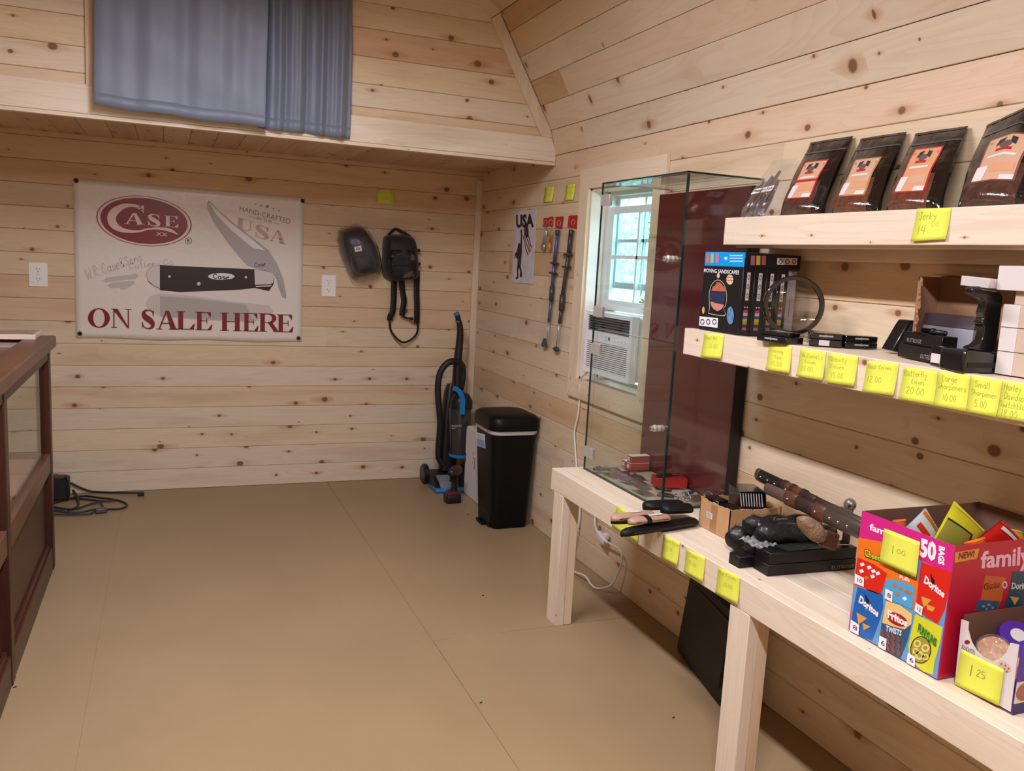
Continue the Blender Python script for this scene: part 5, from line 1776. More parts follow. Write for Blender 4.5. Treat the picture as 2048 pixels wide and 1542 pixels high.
def pouch(yl, yr, tl, tr, xb, zt, label, meatm, lv, border, lab, stripe=False, peak=0., thick=.03):
    """stand-up bag leaning on the wall: far/near bottom y, far/near top y"""
    xt = W-.012
    t = thing('jerky_bag', V((xb+xt)/2, (yl+yr)/2, Z2), label, 'jerky bag', 'jerky bags on the upper shelf')

    def front(u, v, off=0.):
        y = (yl*(1-u)+yr*u)*(1-v)+(tl*(1-u)+tr*u)*v
        top = zt+peak*(1-abs(2*u-1))
        z = Z2+.001+(top-Z2)*v
        b_ = thick*(max(0., math.sin(math.pi*min(max(u, 0), 1)))**.55)*(1-v)**.9*min(1, v*6+.35)
        x = xb+.034+(xt-xb-.034)*v**1.25-b_+(.003*math.sin(v*15+u*5)*math.sin(u*3.1)+.0022*math.sin(u*31+v*9)*abs(2*u-1)**2)*(v > .02)
        return V(x-off, y, z)

    def rear(u, v):
        p = front(u, v)
        f_ = xb+.034+(xt-xb-.034)*v**1.25
        return V(min(xt+.003, 2*f_-p.x+.004+.01*(1-v)), p.y, p.z)
    nu, nv = 14, 18
    b = MB()
    b.grid(lambda u, v: front(u, v), nu, nv)
    b.grid(lambda u, v: rear(1-u, v), nu, nv)
    for e in (0, 1):
        b.grid(lambda u, v: front(e, v)*(1-u)+rear(e, v)*u if e else front(e, v)*u+rear(e, v)*(1-u), 1, nv)
    b.grid(lambda u, v: front(v, 0)*(1-u)+rear(v, 0)*u, 1, nu)
    b.build('body', gloss_blk, t, smooth=60)
    patch = lambda u0, u1, v0, v1, o: (lambda u, v: front(u0+(u1-u0)*u, v0+(v1-v0)*v, o))
    MB().grid(patch(.08, .84, .03, .44, .001), 12, 10).build('clear_window', meatm, t, smooth=True)
    MB().grid(patch(0, 1, .83, .85, .0015), 12, 1).build('zip_seal', mat('zip_grey', (70, 72, 78), .2, coat=.5), t, smooth=True)
    MB().grid(patch(.0, 1, .97, .998, .0012), 12, 1).build('top_seam', gloss_blk, t, smooth=True)
    u0, u1 = .2, .76
    v0, v1 = lv
    L_ = MB().grid(patch(u0, u1, v0, v1, .002), 8, 14).build('label_print', border, t, smooth=True)
    lp = lambda a, c, d, e: patch(u0+(u1-u0)*a, u0+(u1-u0)*c, v0+(v1-v0)*d, v0+(v1-v0)*e, .0027)
    MB().grid(lp(.05, .95, .03, .97), 8, 14).build('label_field', lab, L_, smooth=True)
    lq = lambda a, c, d, e: patch(u0+(u1-u0)*a, u0+(u1-u0)*c, v0+(v1-v0)*d, v0+(v1-v0)*e, .0034)
    pt = lambda a, d: front(u0+(u1-u0)*a, v0+(v1-v0)*d, .0036)
    # crossed flags emblem
    for s_ in (-1, 1):
        MB().poly([pt(.5+s_*.06, .93), pt(.5+s_*.2, .90), pt(.5+s_*.22, .76), pt(.5+s_*.08, .80)]).build('flag_mark', lab_k, L_)
        MB().poly([pt(.5+s_*.38+.035*math.cos(q*math.pi/2.5)*(1 if q % 1 == 0 else .5), .88+.03*math.sin(q*math.pi/2.5)) for q in range(5)]).build('star_mark', lab_g, L_)
    MB().poly([pt(.5+.13*math.cos(q*math.pi/6), .77+.075*math.sin(q*math.pi/6))-V(.0005, 0, 0) for q in range(12)]).build('emblem', mat('label_slate', (92, 80, 82), .3), L_)
    MB().grid(lq(.32, .68, .645, .7), 5, 2).build('red_title', lab_r, L_, smooth=True)
    MB().grid(lq(.16, .84, .53, .58), 5, 2).build('title_line', lab_w, L_, smooth=True)
    if stripe:
        MB().grid(lq(.04, .96, .44, .5), 5, 2).build('red_band', lab_r, L_, smooth=True)
    MB().grid(lq(.0, .26, .04, .36), 4, 4).build('facts_panel', lab_w, L_, smooth=True)
    MB().grid(lq(.34, .9, .2, .38), 4, 4).build('text_block', lab_o if lab is lab_t else lab_t, L_, smooth=True)
    MB().grid(lq(.64, .96, .03, .13), 4, 2).build('barcode', lab_w, L_, smooth=True)
    return t


pouch(2.272, 2.085, 2.305, 2.118, 1.79, 1.938, 'black jerky bag with red bordered label and red band, beside the clear bag', meat, (.22, .72), lab_r, lab_t, True)
pouch(2.04, 1.862, 2.083, 1.91, 1.79, 1.926, 'black jerky bag with tan bordered label, second from the glass case', meat2, (.22, .7), mat('label_ochre', (170, 128, 70), .3), lab_t)
pouch(1.83, 1.655, 1.876, 1.706, 1.79, 1.917, 'black jerky bag with orange label above the jerky note', meat2, (.22, .78), lab_r, lab_o)
pouch(1.60, 1.40, 1.648, 1.43, 1.79, 1.912, 'largest black jerky bag with pointed top at the picture edge', meat, (.26, .74), mat('label_brown', (120, 80, 60), .3), lab_t, peak=.03)
# clear bag of jerky at the left
cbg = thing('jerky_bag', V(1.87, 2.40, Z2), 'small clear bag of dark jerky sticks at the left end of the upper shelf', 'jerky bag', 'jerky bags on the upper shelf')


def cf(u, v, o=0.):
    y = (2.442*(1-u)+2.305*u)*(1-v)+(2.468*(1-u)+2.345*u)*v
    return V(1.80+.135*v**1.2-.024*math.sin(math.pi*u)**.6*(1-v)-o+.003*math.sin(v*23+u*11), y, Z2+.001+.205*v)


MB().grid(lambda u, v: cf(u, v, .004), 12, 16).build('film', film('jerky_film', (.93, .93, .94), 1.6, .06, 45, .05), cbg, smooth=True)
for i in range(4):
    u = .2+.2*i
    MB().tube([cf(u, .03)+V(.012, 0, .004), cf(u+.05*(i % 2), .3)+V(.008, 0, 0), cf(u, .62+.08*(i % 3))+V(.006, 0, 0)], [.013, .012, .006], 8, flat=.6).build('jerky_strip', meat, cbg, smooth=True)
MB().poly([cf(.12, .40, .0075), cf(.86, .44, .0075), cf(.86, .53, .0075), cf(.12, .49, .0075)]).build('label_strip', mat('tag_white2', (224, 222, 220), .4), cbg)
sans(MB(), 'Pepper Salt', [cf(.16, .48, .0085), cf(.84, .515, .0085), cf(.84, .455, .0085), cf(.16, .42, .0085)], 0, .01).build('lettering', lab_k, cbg)

# ================================================================ lower shelf
GB_ = Z1
kk = lambda x, y: (1340+x*.19455, 420+y*.19455)
box_blk = mat('carton_black', (18, 18, 22), .35)
icon_w = mat('icon_panel', (206, 200, 196), .4)
icon_k = mat('icon_dark', (40, 40, 46), .4)
YN, YF = 2.236, 2.452
xe = [1.676]+[at(*kk(x, 600), 1, YN).x for x in (875, 1000, 1115)]
xe = [1.676, xe[1], xe[2], xe[3], 2*xe[3]-xe[2]]
ZB1 = 1.524
stripes = [(176, 60, 76), (150, 176, 200), (60, 70, 90), (170, 160, 60), (150, 140, 50), (60, 40, 60), (150, 84, 100)]


def sand_box(x0_, x1_, label, front=False):
    t = thing('sand_picture_box', V((x0_+x1_)/2, (YN+YF)/2, Z1), label, 'box', 'sand picture boxes on the lower shelf')
    MB().box((x0_+.0006, YN, Z1+.0005), (x1_-.0006, YF, ZB1)).build('carton', box_blk, t, bevel=.0012, seg=1)
    xm, w2 = (x0_+x1_)/2, (x1_-x0_)/2
    y = YN-.0006
    f = lambda u, v: V(xm+u*w2, y, Z1+(ZB1-Z1)*v)
    pn = MB().poly([V(xm+a*w2, y, Z1+(ZB1-Z1)*v) for a, v in ((-.3, .52), (.3, .52), (.3, .93), (-.3, .93))]).build('icon_panel', icon_w, t)
    for k in range(3):
        v = .59+.135*k
        MB().ring2([V(xm+.2*w2*math.cos(q*math.pi/8), y-.0005, Z1+(ZB1-Z1)*v+.008*math.sin(q*math.pi/8)) for q in range(16)],
                   [V(xm+.13*w2*math.cos(q*math.pi/8), y-.0005, Z1+(ZB1-Z1)*v+.0052*math.sin(q*math.pi/8)) for q in range(16)]).build('icon', icon_k, pn)
    for k, c in enumerate(stripes):
        va = .08+.043*(6-k)
        MB().poly([f(-.38, va), f(.38, va), f(.38, va+.042), f(-.38, va+.042)]).build('colour_swatch', mat('swatch%d' % k, c, .45), t)
    for s_ in (-.3, .12):
        MB().poly([f(s_, .41), f(s_+.22, .41), f(s_+.22, .43), f(s_, .43)]).build('caption', icon_w, t)
    return t


names = ['black box with planet picture facing the room on the lower shelf', 'black sand picture box second in the row behind the planet picture', 'black sand picture box third in the row', 'black sand picture box behind the magnifying glass']
sbx = [sand_box(xe[i], xe[i+1], names[i]) for i in range(4)]
# front picture of the first one
t = sbx[0]
xf = 1.676-.0002
fk = lambda x, y, o=.0006: at(*kk(x, y), 0, xf-o)
sans(MB(), 'MOVING SANDSCAPES', [fk(350, 600), fk(712, 622), fk(708, 664), fk(348, 640)], 0, .012).build('lettering', mat('print_white2', (222, 222, 224), .4), t)
arch = smooth2([(392, 1066), (405, 1000), (400, 900), (412, 800), (450, 738), (492, 716), (540, 740), (575, 810), (585, 900), (570, 990), (550, 1010), (564, 1090), (392, 1066)], 3)[:-1]
cxa, cya = 490, 900
MB().ring2([fk(x, y) for x, y in arch], [fk(cxa+(x-cxa)*.95, cya+(y-cya)*.965) for x, y in arch]).build('arch_outline', mat('print_cream', (196, 178, 156), .4), t)
MB().poly([fk(x, y, .0009) for x, y in ((410, 838), (574, 842), (556, 972), (412, 940))]).build('picture_sky', mat('print_navy', (34, 44, 70), .4), t)
MB().poly([fk(x, y, .0009) for x, y in ((425, 832), (440, 790), (470, 770), (480, 742), (520, 745), (540, 775), (562, 800), (572, 838))]).build('picture_cliff', mat('print_terracotta', (176, 98, 70), .4), t)
MB().poly([fk(x, y, .0009) for x, y in ((412, 935), (460, 955), (556, 975), (530, 1020), (490, 1040), (450, 1020), (425, 985))]).build('picture_dune', mat('print_salmon', (196, 126, 110), .4), t)
for (x, y, rx, ry, c, nm) in ((615, 715, 36, 52, (214, 176, 140), 'planet'), (496, 675, 15, 26, (206, 166, 140), 'planet'), (343, 1030, 14, 38, (196, 156, 96), 'planet'), (620, 1085, 36, 92, (86, 130, 170), 'planet')):
    MB().poly([fk(px, py, .0009) for px, py in circ((x, y), rx, 20, ry)]).build(nm, mat('planet_%d' % x, c, .45, var=.35, vscale=90), t)
for dy in (-22, 4):
    MB().poly([fk(580, 715+dy-3, .0013), fk(650, 718+dy-3, .0013), fk(650, 718+dy+3, .0013), fk(580, 715+dy+3, .0013)]).build('planet_band', mat('band_brown', (120, 76, 56), .4), t)
ip = MB().poly([fk(x, y, .0009) for x, y in ((305, 1092), (495, 1112), (488, 1212), (298, 1186))]).build('icon_panel', mat('print_white2', (222, 222, 224), .4), t)
for x in (332, 392, 456):
    MB().ring2([fk(px, py, .0014) for px, py in circ((x, 1150), 22, 14, 30)], [fk(px, py, .0014) for px, py in circ((x, 1150), 15, 14, 20)]).build('icon', icon_k, ip)
# the box lying across the top of the row
ZT1 = 1.5715
tp = thing('sand_picture_box', V(1.78, 2.344, ZB1), 'black box with bright blue end lying across the row of sand boxes', 'box', 'sand picture boxes on the lower shelf')
XE = at(*kk(1345, 520), 1, YN).x
MB().box((1.678, YN, ZB1+.0006), (XE, YF, ZT1)).build('carton', box_blk, tp, bevel=.0012, seg=1)
be = MB().box((1.6772, YN+.001, ZB1+.001), (1.678, YF-.001, ZT1-.001)).build('blue_end', mat('bright_blue', (0, 142, 212), .35), tp)
xf2 = 1.6772
f2 = lambda x, y, o=.0006: at(*kk(x, y), 0, xf2-o)
for k, (x, c) in enumerate(((375, (168, 110, 130)), (420, (170, 170, 70)), (472, (176, 110, 150)))):
    MB().poly([f2(x, 445), f2(x+32, 445), f2(x+28, 545), f2(x-4, 545)]).build('colour_swatch', mat('sw2_%d' % k, c, .45), be)
for k, y in enumerate((470, 498, 527)):
    MB().poly([f2(612, y-6), f2(750, y-6), f2(750, y+5), f2(612, y+5)]).build('text_line', mat('print_paleblue', (170, 214, 236), .4), be)
MB().poly([f2(x, y) for x, y in circ((574, 497), 20, 6, 17)]).build('snowflake', mat('print_paleblue', (170, 214, 236), .4), be)
fs2 = lambda x, y: at(*kk(x, y), 1, YN-.0006)
for k, (x, c) in enumerate(((832, (150, 90, 110)), (888, (170, 160, 60)), (945, (150, 80, 90)))):
    MB().poly([fs2(x, 470), fs2(x+42, 470), fs2(x+40, 566), fs2(x-3, 566)]).build('colour_swatch', mat('sw3_%d' % k, c, .45), tp)
ip = MB().poly([fs2(1104, 492), fs2(1310, 494), fs2(1306, 566), fs2(1100, 562)]).build('icon_panel', icon_w, tp)
for x in (1138, 1206, 1274):
    MB().ring2([fs2(px, py)-V(0, .0006, 0) for px, py in circ((x, 530), 24, 14, 24)], [fs2(px, py)-V(0, .0006, 0) for px, py in circ((x, 530), 16, 14, 16)]).build('icon', icon_k, ip)
t = thing('silver_box', V(xe[4]+.02, 2.34, Z1), 'narrow silver box at the wall end of the sand picture row', 'box')
MB().box((xe[4]+.0006, YN+.004, Z1+.0005), (xe[4]+.036, YF, ZB1-.004)).build('carton', mat('silver_card', (150, 144, 146), .35), t, bevel=.001, seg=1)
MB().box((xe[4]+.016, YN+.0034, Z1+.06), (xe[4]+.018, YN+.004, Z1+.12)).build('printed_line', icon_k, t)

# ---- magnifying glass standing against the boxes
mgc = at(1587, 611, 1, 2.115)
nrm = V(-.5, -.86, .06).normalized()
mg = thing('magnifying_glass', V(mgc.x, 2.115, mgc.z-.09), 'round black framed magnifying lens leaning on the sand boxes', 'magnifier')
MB().lathe([(.0775, -.009), (.088, -.009), (.0915, -.005), (.0915, .005), (.088, .009), (.0775, .009), (.0775, -.009)], mgc, nrm, 48, ref=(0, 0, 1), cap=False).build('rim', mat('gloss_black', (12, 12, 12), .12, coat=.6), mg, smooth=35)
MB().lathe([(.0, -.0045), (.04, -.0038), (.0797, -.001), (.0797, .001), (.04, .0038), (.0, .0045)], mgc, nrm, 40, ref=(0, 0, 1)).build('lens', glass('lens_glass', (.94, .94, .94), 1.4), mg, smooth=True)
hd = V(.3, -.1, -.45).normalized()

# ---- black knife boxes
kbx = mat('knife_box_black', (15, 15, 17), .22, coat=.5, bump=.15, bscale=40)


def flat_box(cn, ux, uy, h, z, label, stripes_=False, logo=True, tag_=False):
    """cn: near front corner; ux, uy edge vectors"""
    cn, ux, uy = V(cn[0], cn[1], z), V(*ux, 0), V(*uy, 0)
    t = thing('knife_box', cn+(ux+uy)/2, label, 'box', 'flat black knife boxes on the lower shelf')
    MB().prism([cn, cn+ux, cn+ux+uy, cn+uy], (0, 0, h)).build('carton', kbx, t, bevel=.0015, seg=1)
    n1 = V(ux.y, -ux.x, 0).normalized()
    if n1.dot(V(-.4, -.9, 0)) < 0:
        n1 = -n1
    p = lambda a, v: cn+ux*a+V(0, 0, h*v)+n1*.0006
    if logo:
        MB().poly([p(.28, .42), p(.72, .42), p(.72, .68), p(.28, .68)]).build('logo_bar', mat('logo_grey', (150, 150, 150), .4), t)
        MB().poly([p(.48, .3), p(.5, .3), p(.5, .82), p(.48, .82)]).build('logo_tick', mat('logo_grey', (150, 150, 150), .4), t)
    if tag_:
        tg = MB().poly([p(.3, .1), p(.62, .1), p(.62, .92), p(.3, .92)]).build('price_tag', icon_w, t)
    if stripes_:
        for k in range(4):
            a = .12+.2*k
            q = lambda u, v: cn+ux*u+uy*v+V(0, 0, h+.0006)
            MB().poly([q(a, .15), q(a+.06, .15), q(a+.2, .6), q(a+.14, .6)]).build('stripe', icon_w, t)
        MB().poly([q(.3, .5), q(.55, .5), q(.55, .85), q(.3, .85)]).build('price_tag', icon_w, t)
    return t


flat_box((1.632, 2.085), (.012, -.118), (.068, .007), .019, Z1+.0008, 'flat black knife box overhanging the shelf edge below the lens')
flat_box((1.714, 1.952), (.072, -.052), (.07, .09), .019, Z1+.0008, 'lower flat black box with barcode tag in the middle stack', logo=False, tag_=True)
flat_box((1.716, 1.954), (.072, -.052), (.07, .09), .018, Z1+.0202, 'upper flat black box of the middle stack with silver bar')
flat_box((1.797, 1.898), (.09, -.03), (.012, .05), .0175, Z1+.0008, 'lower flat black box at the right end of the flat boxes', logo=True)
flat_box((1.799, 1.899), (.088, -.03), (.012, .05), .0175, Z1+.0186, 'upper flat black box at the right end of the flat boxes')
flat_box((1.640, 2.082), (.02, -.105), (.05, .01), .012, Z1+.0202, 'striped black knife box with white tag lying under the lens', stripes_=True, logo=False)

# ---- tilted tray, torn carton and what is in it
qk = lambda x, y: (1640+x*.2334, 500+y*.2334)
Q3 = lambda x, y, ax, v: at(*qk(x, y), ax, v)
t = thing('open_tray', V(1.88, 1.77, Z1), 'black plastic tray tilted against the torn carton', 'tray')
pp = [Q3(x, y, 1, 1.765) for x, y in ((618, 862), (690, 882), (842, 660), (832, 604), (772, 604), (740, 650))]
dz = Z1+.001-min(p.z for p in pp)
MB().prism([p+V(0, 0, max(0, dz)) for p in pp], (.01, .05, 0)).build('shell', mat('tray_black', (16, 16, 17), .3, coat=.3), t, bevel=.003)
MB().prism([p+V(-.001, -.004, max(0, dz)) for p in [Q3(x, y, 1, 1.765) for x, y in ((668, 840), (690, 850), (810, 668), (800, 630), (776, 640))]], (0, .003, 0)).build('inlay', mat('tray_grey', (52, 52, 54), .25), t)
crd = mat('cardboard', (176, 136, 96), .8, var=.06, vscale=20)
crd_d = mat('cardboard_inside', (150, 112, 80), .85)
tc2 = thing('torn_carton', V(1.88, 1.57, Z1), 'torn brown cardboard carton open towards the room on the lower shelf', 'carton')
zt_ = 1.522
rnd_ = random.Random(5)
hinge, free = V(1.875, 1.735, 0), V(1.745, 1.612, 0)
edge_ = []
for i in range(22):
    f_ = i/21
    edge_.append(V(free.x+rnd_.uniform(-.004, .003), free.y+rnd_.uniform(-.003, .003), Z1+.074+(zt_-Z1-.089)*f_))
top_ = [V(free.x+.01+(hinge.x-free.x-.01)*f_, free.y+.008+(hinge.y-free.y-.008)*f_, zt_-.008*(1-f_)+rnd_.uniform(-.001, .001)) for f_ in (0, .2, .5, .8, 1)]
MB().prism([V(hinge.x, hinge.y, Z1+.074)]+edge_+top_, V(.0028, -.003, 0)).build('side_flap', crd_d, tc2)
MB().box((1.872, 1.733, Z1+.001), (1.95, 1.737, zt_)).build('far_wall', crd_d, tc2)
MB().box((1.947, 1.40, Z1+.001), (1.9505, 1.7325, zt_+.004)).build('back_wall', crd_d, tc2)
MB().box((1.83, 1.40, Z1+.001), (1.9465, 1.404, zt_-.03)).build('near_wall', crd, tc2)
MB().box((1.84, 1.4045, Z1+.0006), (1.9465, 1.7325, Z1+.0025)).build('bottom', crd_d, tc2)
tp_ = [V(1.90+.001*(i % 2), 1.72-.3*i/14, zt_+.0045+rnd_.uniform(0, .003)) for i in range(15)]
MB().prism(tp_+[V(1.95, 1.42, zt_+.006), V(1.95, 1.72, zt_+.006)], (0, 0, .003)).build('top_flap', crd, tc2)
elb = mat('box_brown_black', (20, 16, 17), .35, spec=.35)
prn = mat('print_pale', (150, 140, 134), .4)


def stick_box(a, c, depth, z0_, z1_, label, word=None, side=(.3, .8), group='black lettered knife boxes'):
    """upright face from a to c (2d), running back by depth"""
    a, c = V(*a, 0), V(*c, 0)
    d = (c-a)
    n_ = V(-d.y, d.x, 0).normalized()
    if n_.dot(V(.5, .8, 0)) < 0:
        n_ = -n_
    t = thing('lettered_box', (a+c)/2+n_*depth/2+V(0, 0, z0_), label, 'box', group)
    MB().prism([a+V(0, 0, z0_), c+V(0, 0, z0_), c+n_*depth+V(0, 0, z0_), a+n_*depth+V(0, 0, z0_)], (0, 0, z1_-z0_)).build('carton', elb, t, bevel=.001, seg=1)
    h = z1_-z0_
    MB().prism([a-n_*.0004+V(0, 0, z0_+h*.58), c-n_*.0004+V(0, 0, z0_+h*.58), c-n_*.0004+V(0, 0, z0_+h*.61), a-n_*.0004+V(0, 0, z0_+h*.61)], n_*.0003).build('lid_line', mat('line_black', (6, 6, 6), .5), t)
    if word:
        p = lambda u, v: a+d*u-n_*.0008+V(0, 0, z0_+h*v)
        sans(MB(), word, [p(side[0], .5), p(side[1], .5), p(side[1], .2), p(side[0], .2)], 0, .0).build('lettering', prn, t)
    return t


stick_box((1.79, 1.70), (1.742, 1.535), .045, Z1+.001, Z1+.036, 'lower black lettered box in front of the torn carton', 'ELITEDGE', (.62, .98))
stick_box((1.797, 1.695), (1.75, 1.53), .04, Z1+.0365, Z1+.068, 'upper black lettered box in front of the torn carton', 'ELITEDGE', (.12, .5))
t = thing('grey_box', V(1.86, 1.6, Z1+.003), 'pale grey open box inside the torn carton', 'box')
b = [V(1.868, 1.70, 0), V(1.838, 1.50, 0)]
MB().prism([V(1.868, 1.70, Z1+.003), V(1.838, 1.52, Z1+.003), V(1.868, 1.515, Z1+.003), V(1.90, 1.69, Z1+.003)], (0, 0, .085)).build('tub', mat('pale_grey_card', (176, 176, 184), .4), t)
MB().prism([V(1.866, 1.702, Z1+.0885), V(1.836, 1.518, Z1+.0885), V(1.868, 1.513, Z1+.0885), V(1.903, 1.69, Z1+.0885)], V(.008, .002, .03)).build('lid', mat('mauve_grey', (92, 80, 84), .4), t)
t = thing('black_pen', V(1.80, 1.60, Z1+.07), 'thin black pen lying across the lettered boxes', 'pen')
pa_, pb_ = V(1.797, 1.632, Z1+.0757), V(1.768, 1.54, Z1+.0757)
MB().tube([pa_, pb_], .0065, 10).build('barrel', kblk, t, smooth=True)
MB().tube([pa_*.6+pb_*.4, pa_*.5+pb_*.5], .0085, 10).build('grip_ring', kblk, t, smooth=True)
MB().tube([pb_, pb_+(pb_-pa_)*.06], [.0065, .002], 10).build('tip', kblk, t, smooth=True)

# ---- large sharpener: black finger-notched grip on a flat base
shp = thing('knife_sharpener', V(1.72, 1.40, Z1), 'large black knife sharpener with finger notched handle', 'sharpener')
sm = mat('sharpener_black', (14, 14, 15), .25, coat=.4)
out = [(1300, 372), (1310, 330), (1335, 312), (1375, 312), (1395, 336), (1470, 346), (1540, 358), (1568, 395), (1560, 480), (1550, 560), (1528, 720), (1500, 862), (1440, 880), (1290, 852), (1290, 836), (1345, 815), (1390, 770), (1408, 700), (1405, 660), (1386, 632), (1388, 612), (1408, 588), (1400, 540), (1418, 492), (1424, 440), (1396, 414), (1350, 398)]
YS = 1.395
pp = [Q3(x, y, 1, YS) for x, y in out]
MB().prism(pp, (.008, .028, 0)).build('handle', sm, shp, bevel=.004)
x0s, x1s = Q3(1165, 960, 1, YS).x, Q3(1520, 960, 1, YS).x
zb1 = Q3(1300, 850, 1, YS).z
MB().prism([(x0s, YS-.02, Z1+.0008), (x1s, YS-.02, Z1+.0008), (x1s+.003, YS-.02, Z1+.03), (x1s-.006, YS-.02, zb1-.006), (x0s+.004, YS-.02, zb1), (x0s, YS-.02, zb1-.012)], (.01, .075, 0)).build('base', sm, shp, bevel=.005)
MB().box((x0s+.012, YS-.0212, Z1+.012), (x1s-.012, YS-.0198, Z1+.024)).build('slot', mat('slot_black', (4, 4, 4), .6), shp)
t = thing('small_sharpener', V(1.73, 1.50, Z1), 'small black sharpener with white sticker beside the large one', 'sharpener')
MB().box((1.70, 1.475, Z1+.0008), (1.725, 1.515, Z1+.05)).build('body', sm, t, bevel=.003)
MB().box((1.6988, 1.482, Z1+.008), (1.7, 1.512, Z1+.03)).build('sticker', icon_w, t)

# ---- white cartons at the right end
wct = mat('white_card', (208, 200, 194), .5)
wcd = mat('tan_card', (190, 170, 150), .6)
for i, (z0_, z1_) in enumerate(((0, .052), (.0525, .106), (.1065, .158))):
    t = thing('white_carton', V(1.83, 1.22, Z1+z0_), ['bottom white carton of the stack at the picture edge', 'middle white carton of the stack at the picture edge', 'third white carton up at the picture edge'][i], 'carton', 'white cartons stacked on the lower shelf')
    MB().box((1.742, 1.06, Z1+z0_+.0008), (1.94, 1.372, Z1+z1_)).build('carton', [wcd], t, bevel=.001, seg=1)
    MB().box((1.7412, 1.33, Z1+z0_+.0012), (1.7418, 1.3715, Z1+z1_-.0006)).build('end_label', wct, t)
t = thing('white_carton', V(1.83, 1.25, Z1+.159), 'small open white carton on top of the stack behind the sharpener', 'carton', 'white cartons stacked on the lower shelf')
A = [Q3(x, y, 1, 1.40) for x, y in ((1480, 300), (1610, 332), (1655, 128), (1405, 108))]
zb3 = Z1+.1585
MB().prism([V(1.735, 1.30, zb3+.03), V(1.752, 1.405, zb3+.03), V(1.90, 1.39, zb3+.03), V(1.88, 1.28, zb3+.03)], (0, 0, .055)).build('carton', wct, t, bevel=.001, seg=1)
MB().prism([V(1.75, 1.31, zb3), V(1.76, 1.36, zb3), V(1.88, 1.35, zb3), V(1.87, 1.30, zb3)], (0, 0, .03)).build('tray_base', wcd, t)
MB().prism([V(1.735, 1.41, zb3+.032), V(1.715, 1.47, zb3+.036), V(1.755, 1.475, zb3+.036), V(1.765, 1.408, zb3+.032)], (-.004, -.004, .022)).build('open_flap', wct, t, bevel=.001, seg=1)
# ================================================================ bench goods
ek = lambda x, y: (1440+x*.1556, 930+y*.1556)
E3 = lambda x, y, ax, v: at(*ek(x, y), ax, v)
tk = lambda x, y: (1210+x*.1172, 980+y*.1172)
T3 = lambda x, y, ax, v: at(*tk(x, y), ax, v)
leather = mat('tan_leather', (172, 134, 112), .45, bump=.15, bscale=120)
blk_l = mat('black_leather', (13, 13, 14), .5, spec=.3, bump=.3, bscale=140)

# ---- sheathed knives poking over the bench edge


def sheath(p0, p1, w0, w1, h, m, label, strap_=None, tag_=None, name='sheathed_knife'):
    """flat rounded sheath from p0 (tip) to p1, lying; w widths, h thickness"""
    p0, p1 = Vector(p0), Vector(p1)
    d = (p1-p0)
    L_ = d.length
    d.normalize()
    n_ = V(-d.y, d.x, 0).normalized()
    t = thing(name, (p0+p1)/2, label, 'knife', 'sheathed knives at the bench edge')
    rings = []
    for f_, s_ in ((0, .25), (.03, .62), (.09, .88), (.2, 1), (.6, 1), (.93, .95), (.98, .8), (1, .5)):
        w = (w0+(w1-w0)*f_)*s_/2
        hh = h*(.55+.45*s_)/2
        c = p0+d*L_*f_
        rings.append([c+n_*(w*math.cos(q*math.pi/6))+V(0, 0, hh+hh*math.sin(q*math.pi/6)) for q in range(12)])
    MB().loft(rings).build('sheath', m, t, smooth=60)
    # stitched edge line
    MB().tube([p0+d*L_*f_+n_*((w0+(w1-w0)*f_)*.47)*(-1)+V(0, 0, h*.52) for f_ in (.1, .4, .7, .9)], .0015, 6).build('stitching', mat('stitch', (60, 40, 30), .6), t)
    if strap_ is not None:
        f_ = strap_
        w = (w0+(w1-w0)*f_)/2+.002
        c = p0+d*L_*f_
        MB().loft([[c+d*o+n_*(w*math.cos(q*math.pi/6))+V(0, 0, h/2+(h/2+.002)*math.sin(q*math.pi/6)) for q in range(12)] for o in (-.009, .009)]).build('strap', blk_l, t, smooth=60)
    if tag_:
        a, b_ = tag_
        c0_, c1_ = p0+d*L_*a+V(0, 0, h+.0012), p0+d*L_*b_+V(0, 0, h+.0012)
        MB().prism([c0_-n_*.006, c1_-n_*.006, c1_+n_*.009, c0_+n_*.009], (0, 0, .0006)).build('price_tag', icon_w, t)
    return t


zz1 = BZ+.033
sheath((1.335, 2.352, zz1), (1.50, 2.372, zz1), .05, .04, .022, leather, 'tan leather sheath behind the other tan sheath', None, (.45, .7))
sheath((1.372, 2.305, zz1), (1.53, 2.322, zz1), .048, .046, .023, leather, 'tan leather sheath with black strap overhanging the bench', .42, (.5, .85))
sheath((1.336, 2.284, BZ+.002), (1.655, 2.345, BZ+.002), .05, .055, .028, blk_l, 'long black sheath under the tan ones, tip over the edge', None, None)
sheath((1.37, 2.415, BZ+.0015), (1.56, 2.392, BZ+.0015), .045, .04, .026, blk_l, 'black sheath whose tip shows left of the tan ones', None, None)
sheath((1.512, 2.452, BZ+.0305), (1.66, 2.44, BZ+.0305), .06, .06, .032, blk_l, 'upper black sheath against the glass case', None, None)
sheath((1.545, 2.39, BZ+.032), (1.66, 2.385, BZ+.032), .05, .055, .034, blk_l, 'short fat black sheath between glass case and carton', None, None)

# ---- brown carton with torn rim and black lining
ct = thing('cardboard_carton', V(1.76, 2.26, BZ), 'small brown cardboard carton with torn rim on the bench', 'carton')
cx0, cx1, cy0, cy1, cz = 1.667, 1.87, 2.178, 2.343, .752
rn = random.Random(11)


def torn(a, c, z, n_=16, amp=.004):
    return [V(a[0]+(c[0]-a[0])*i/n_, a[1]+(c[1]-a[1])*i/n_, z+rn.uniform(-amp, amp)) for i in range(n_+1)]


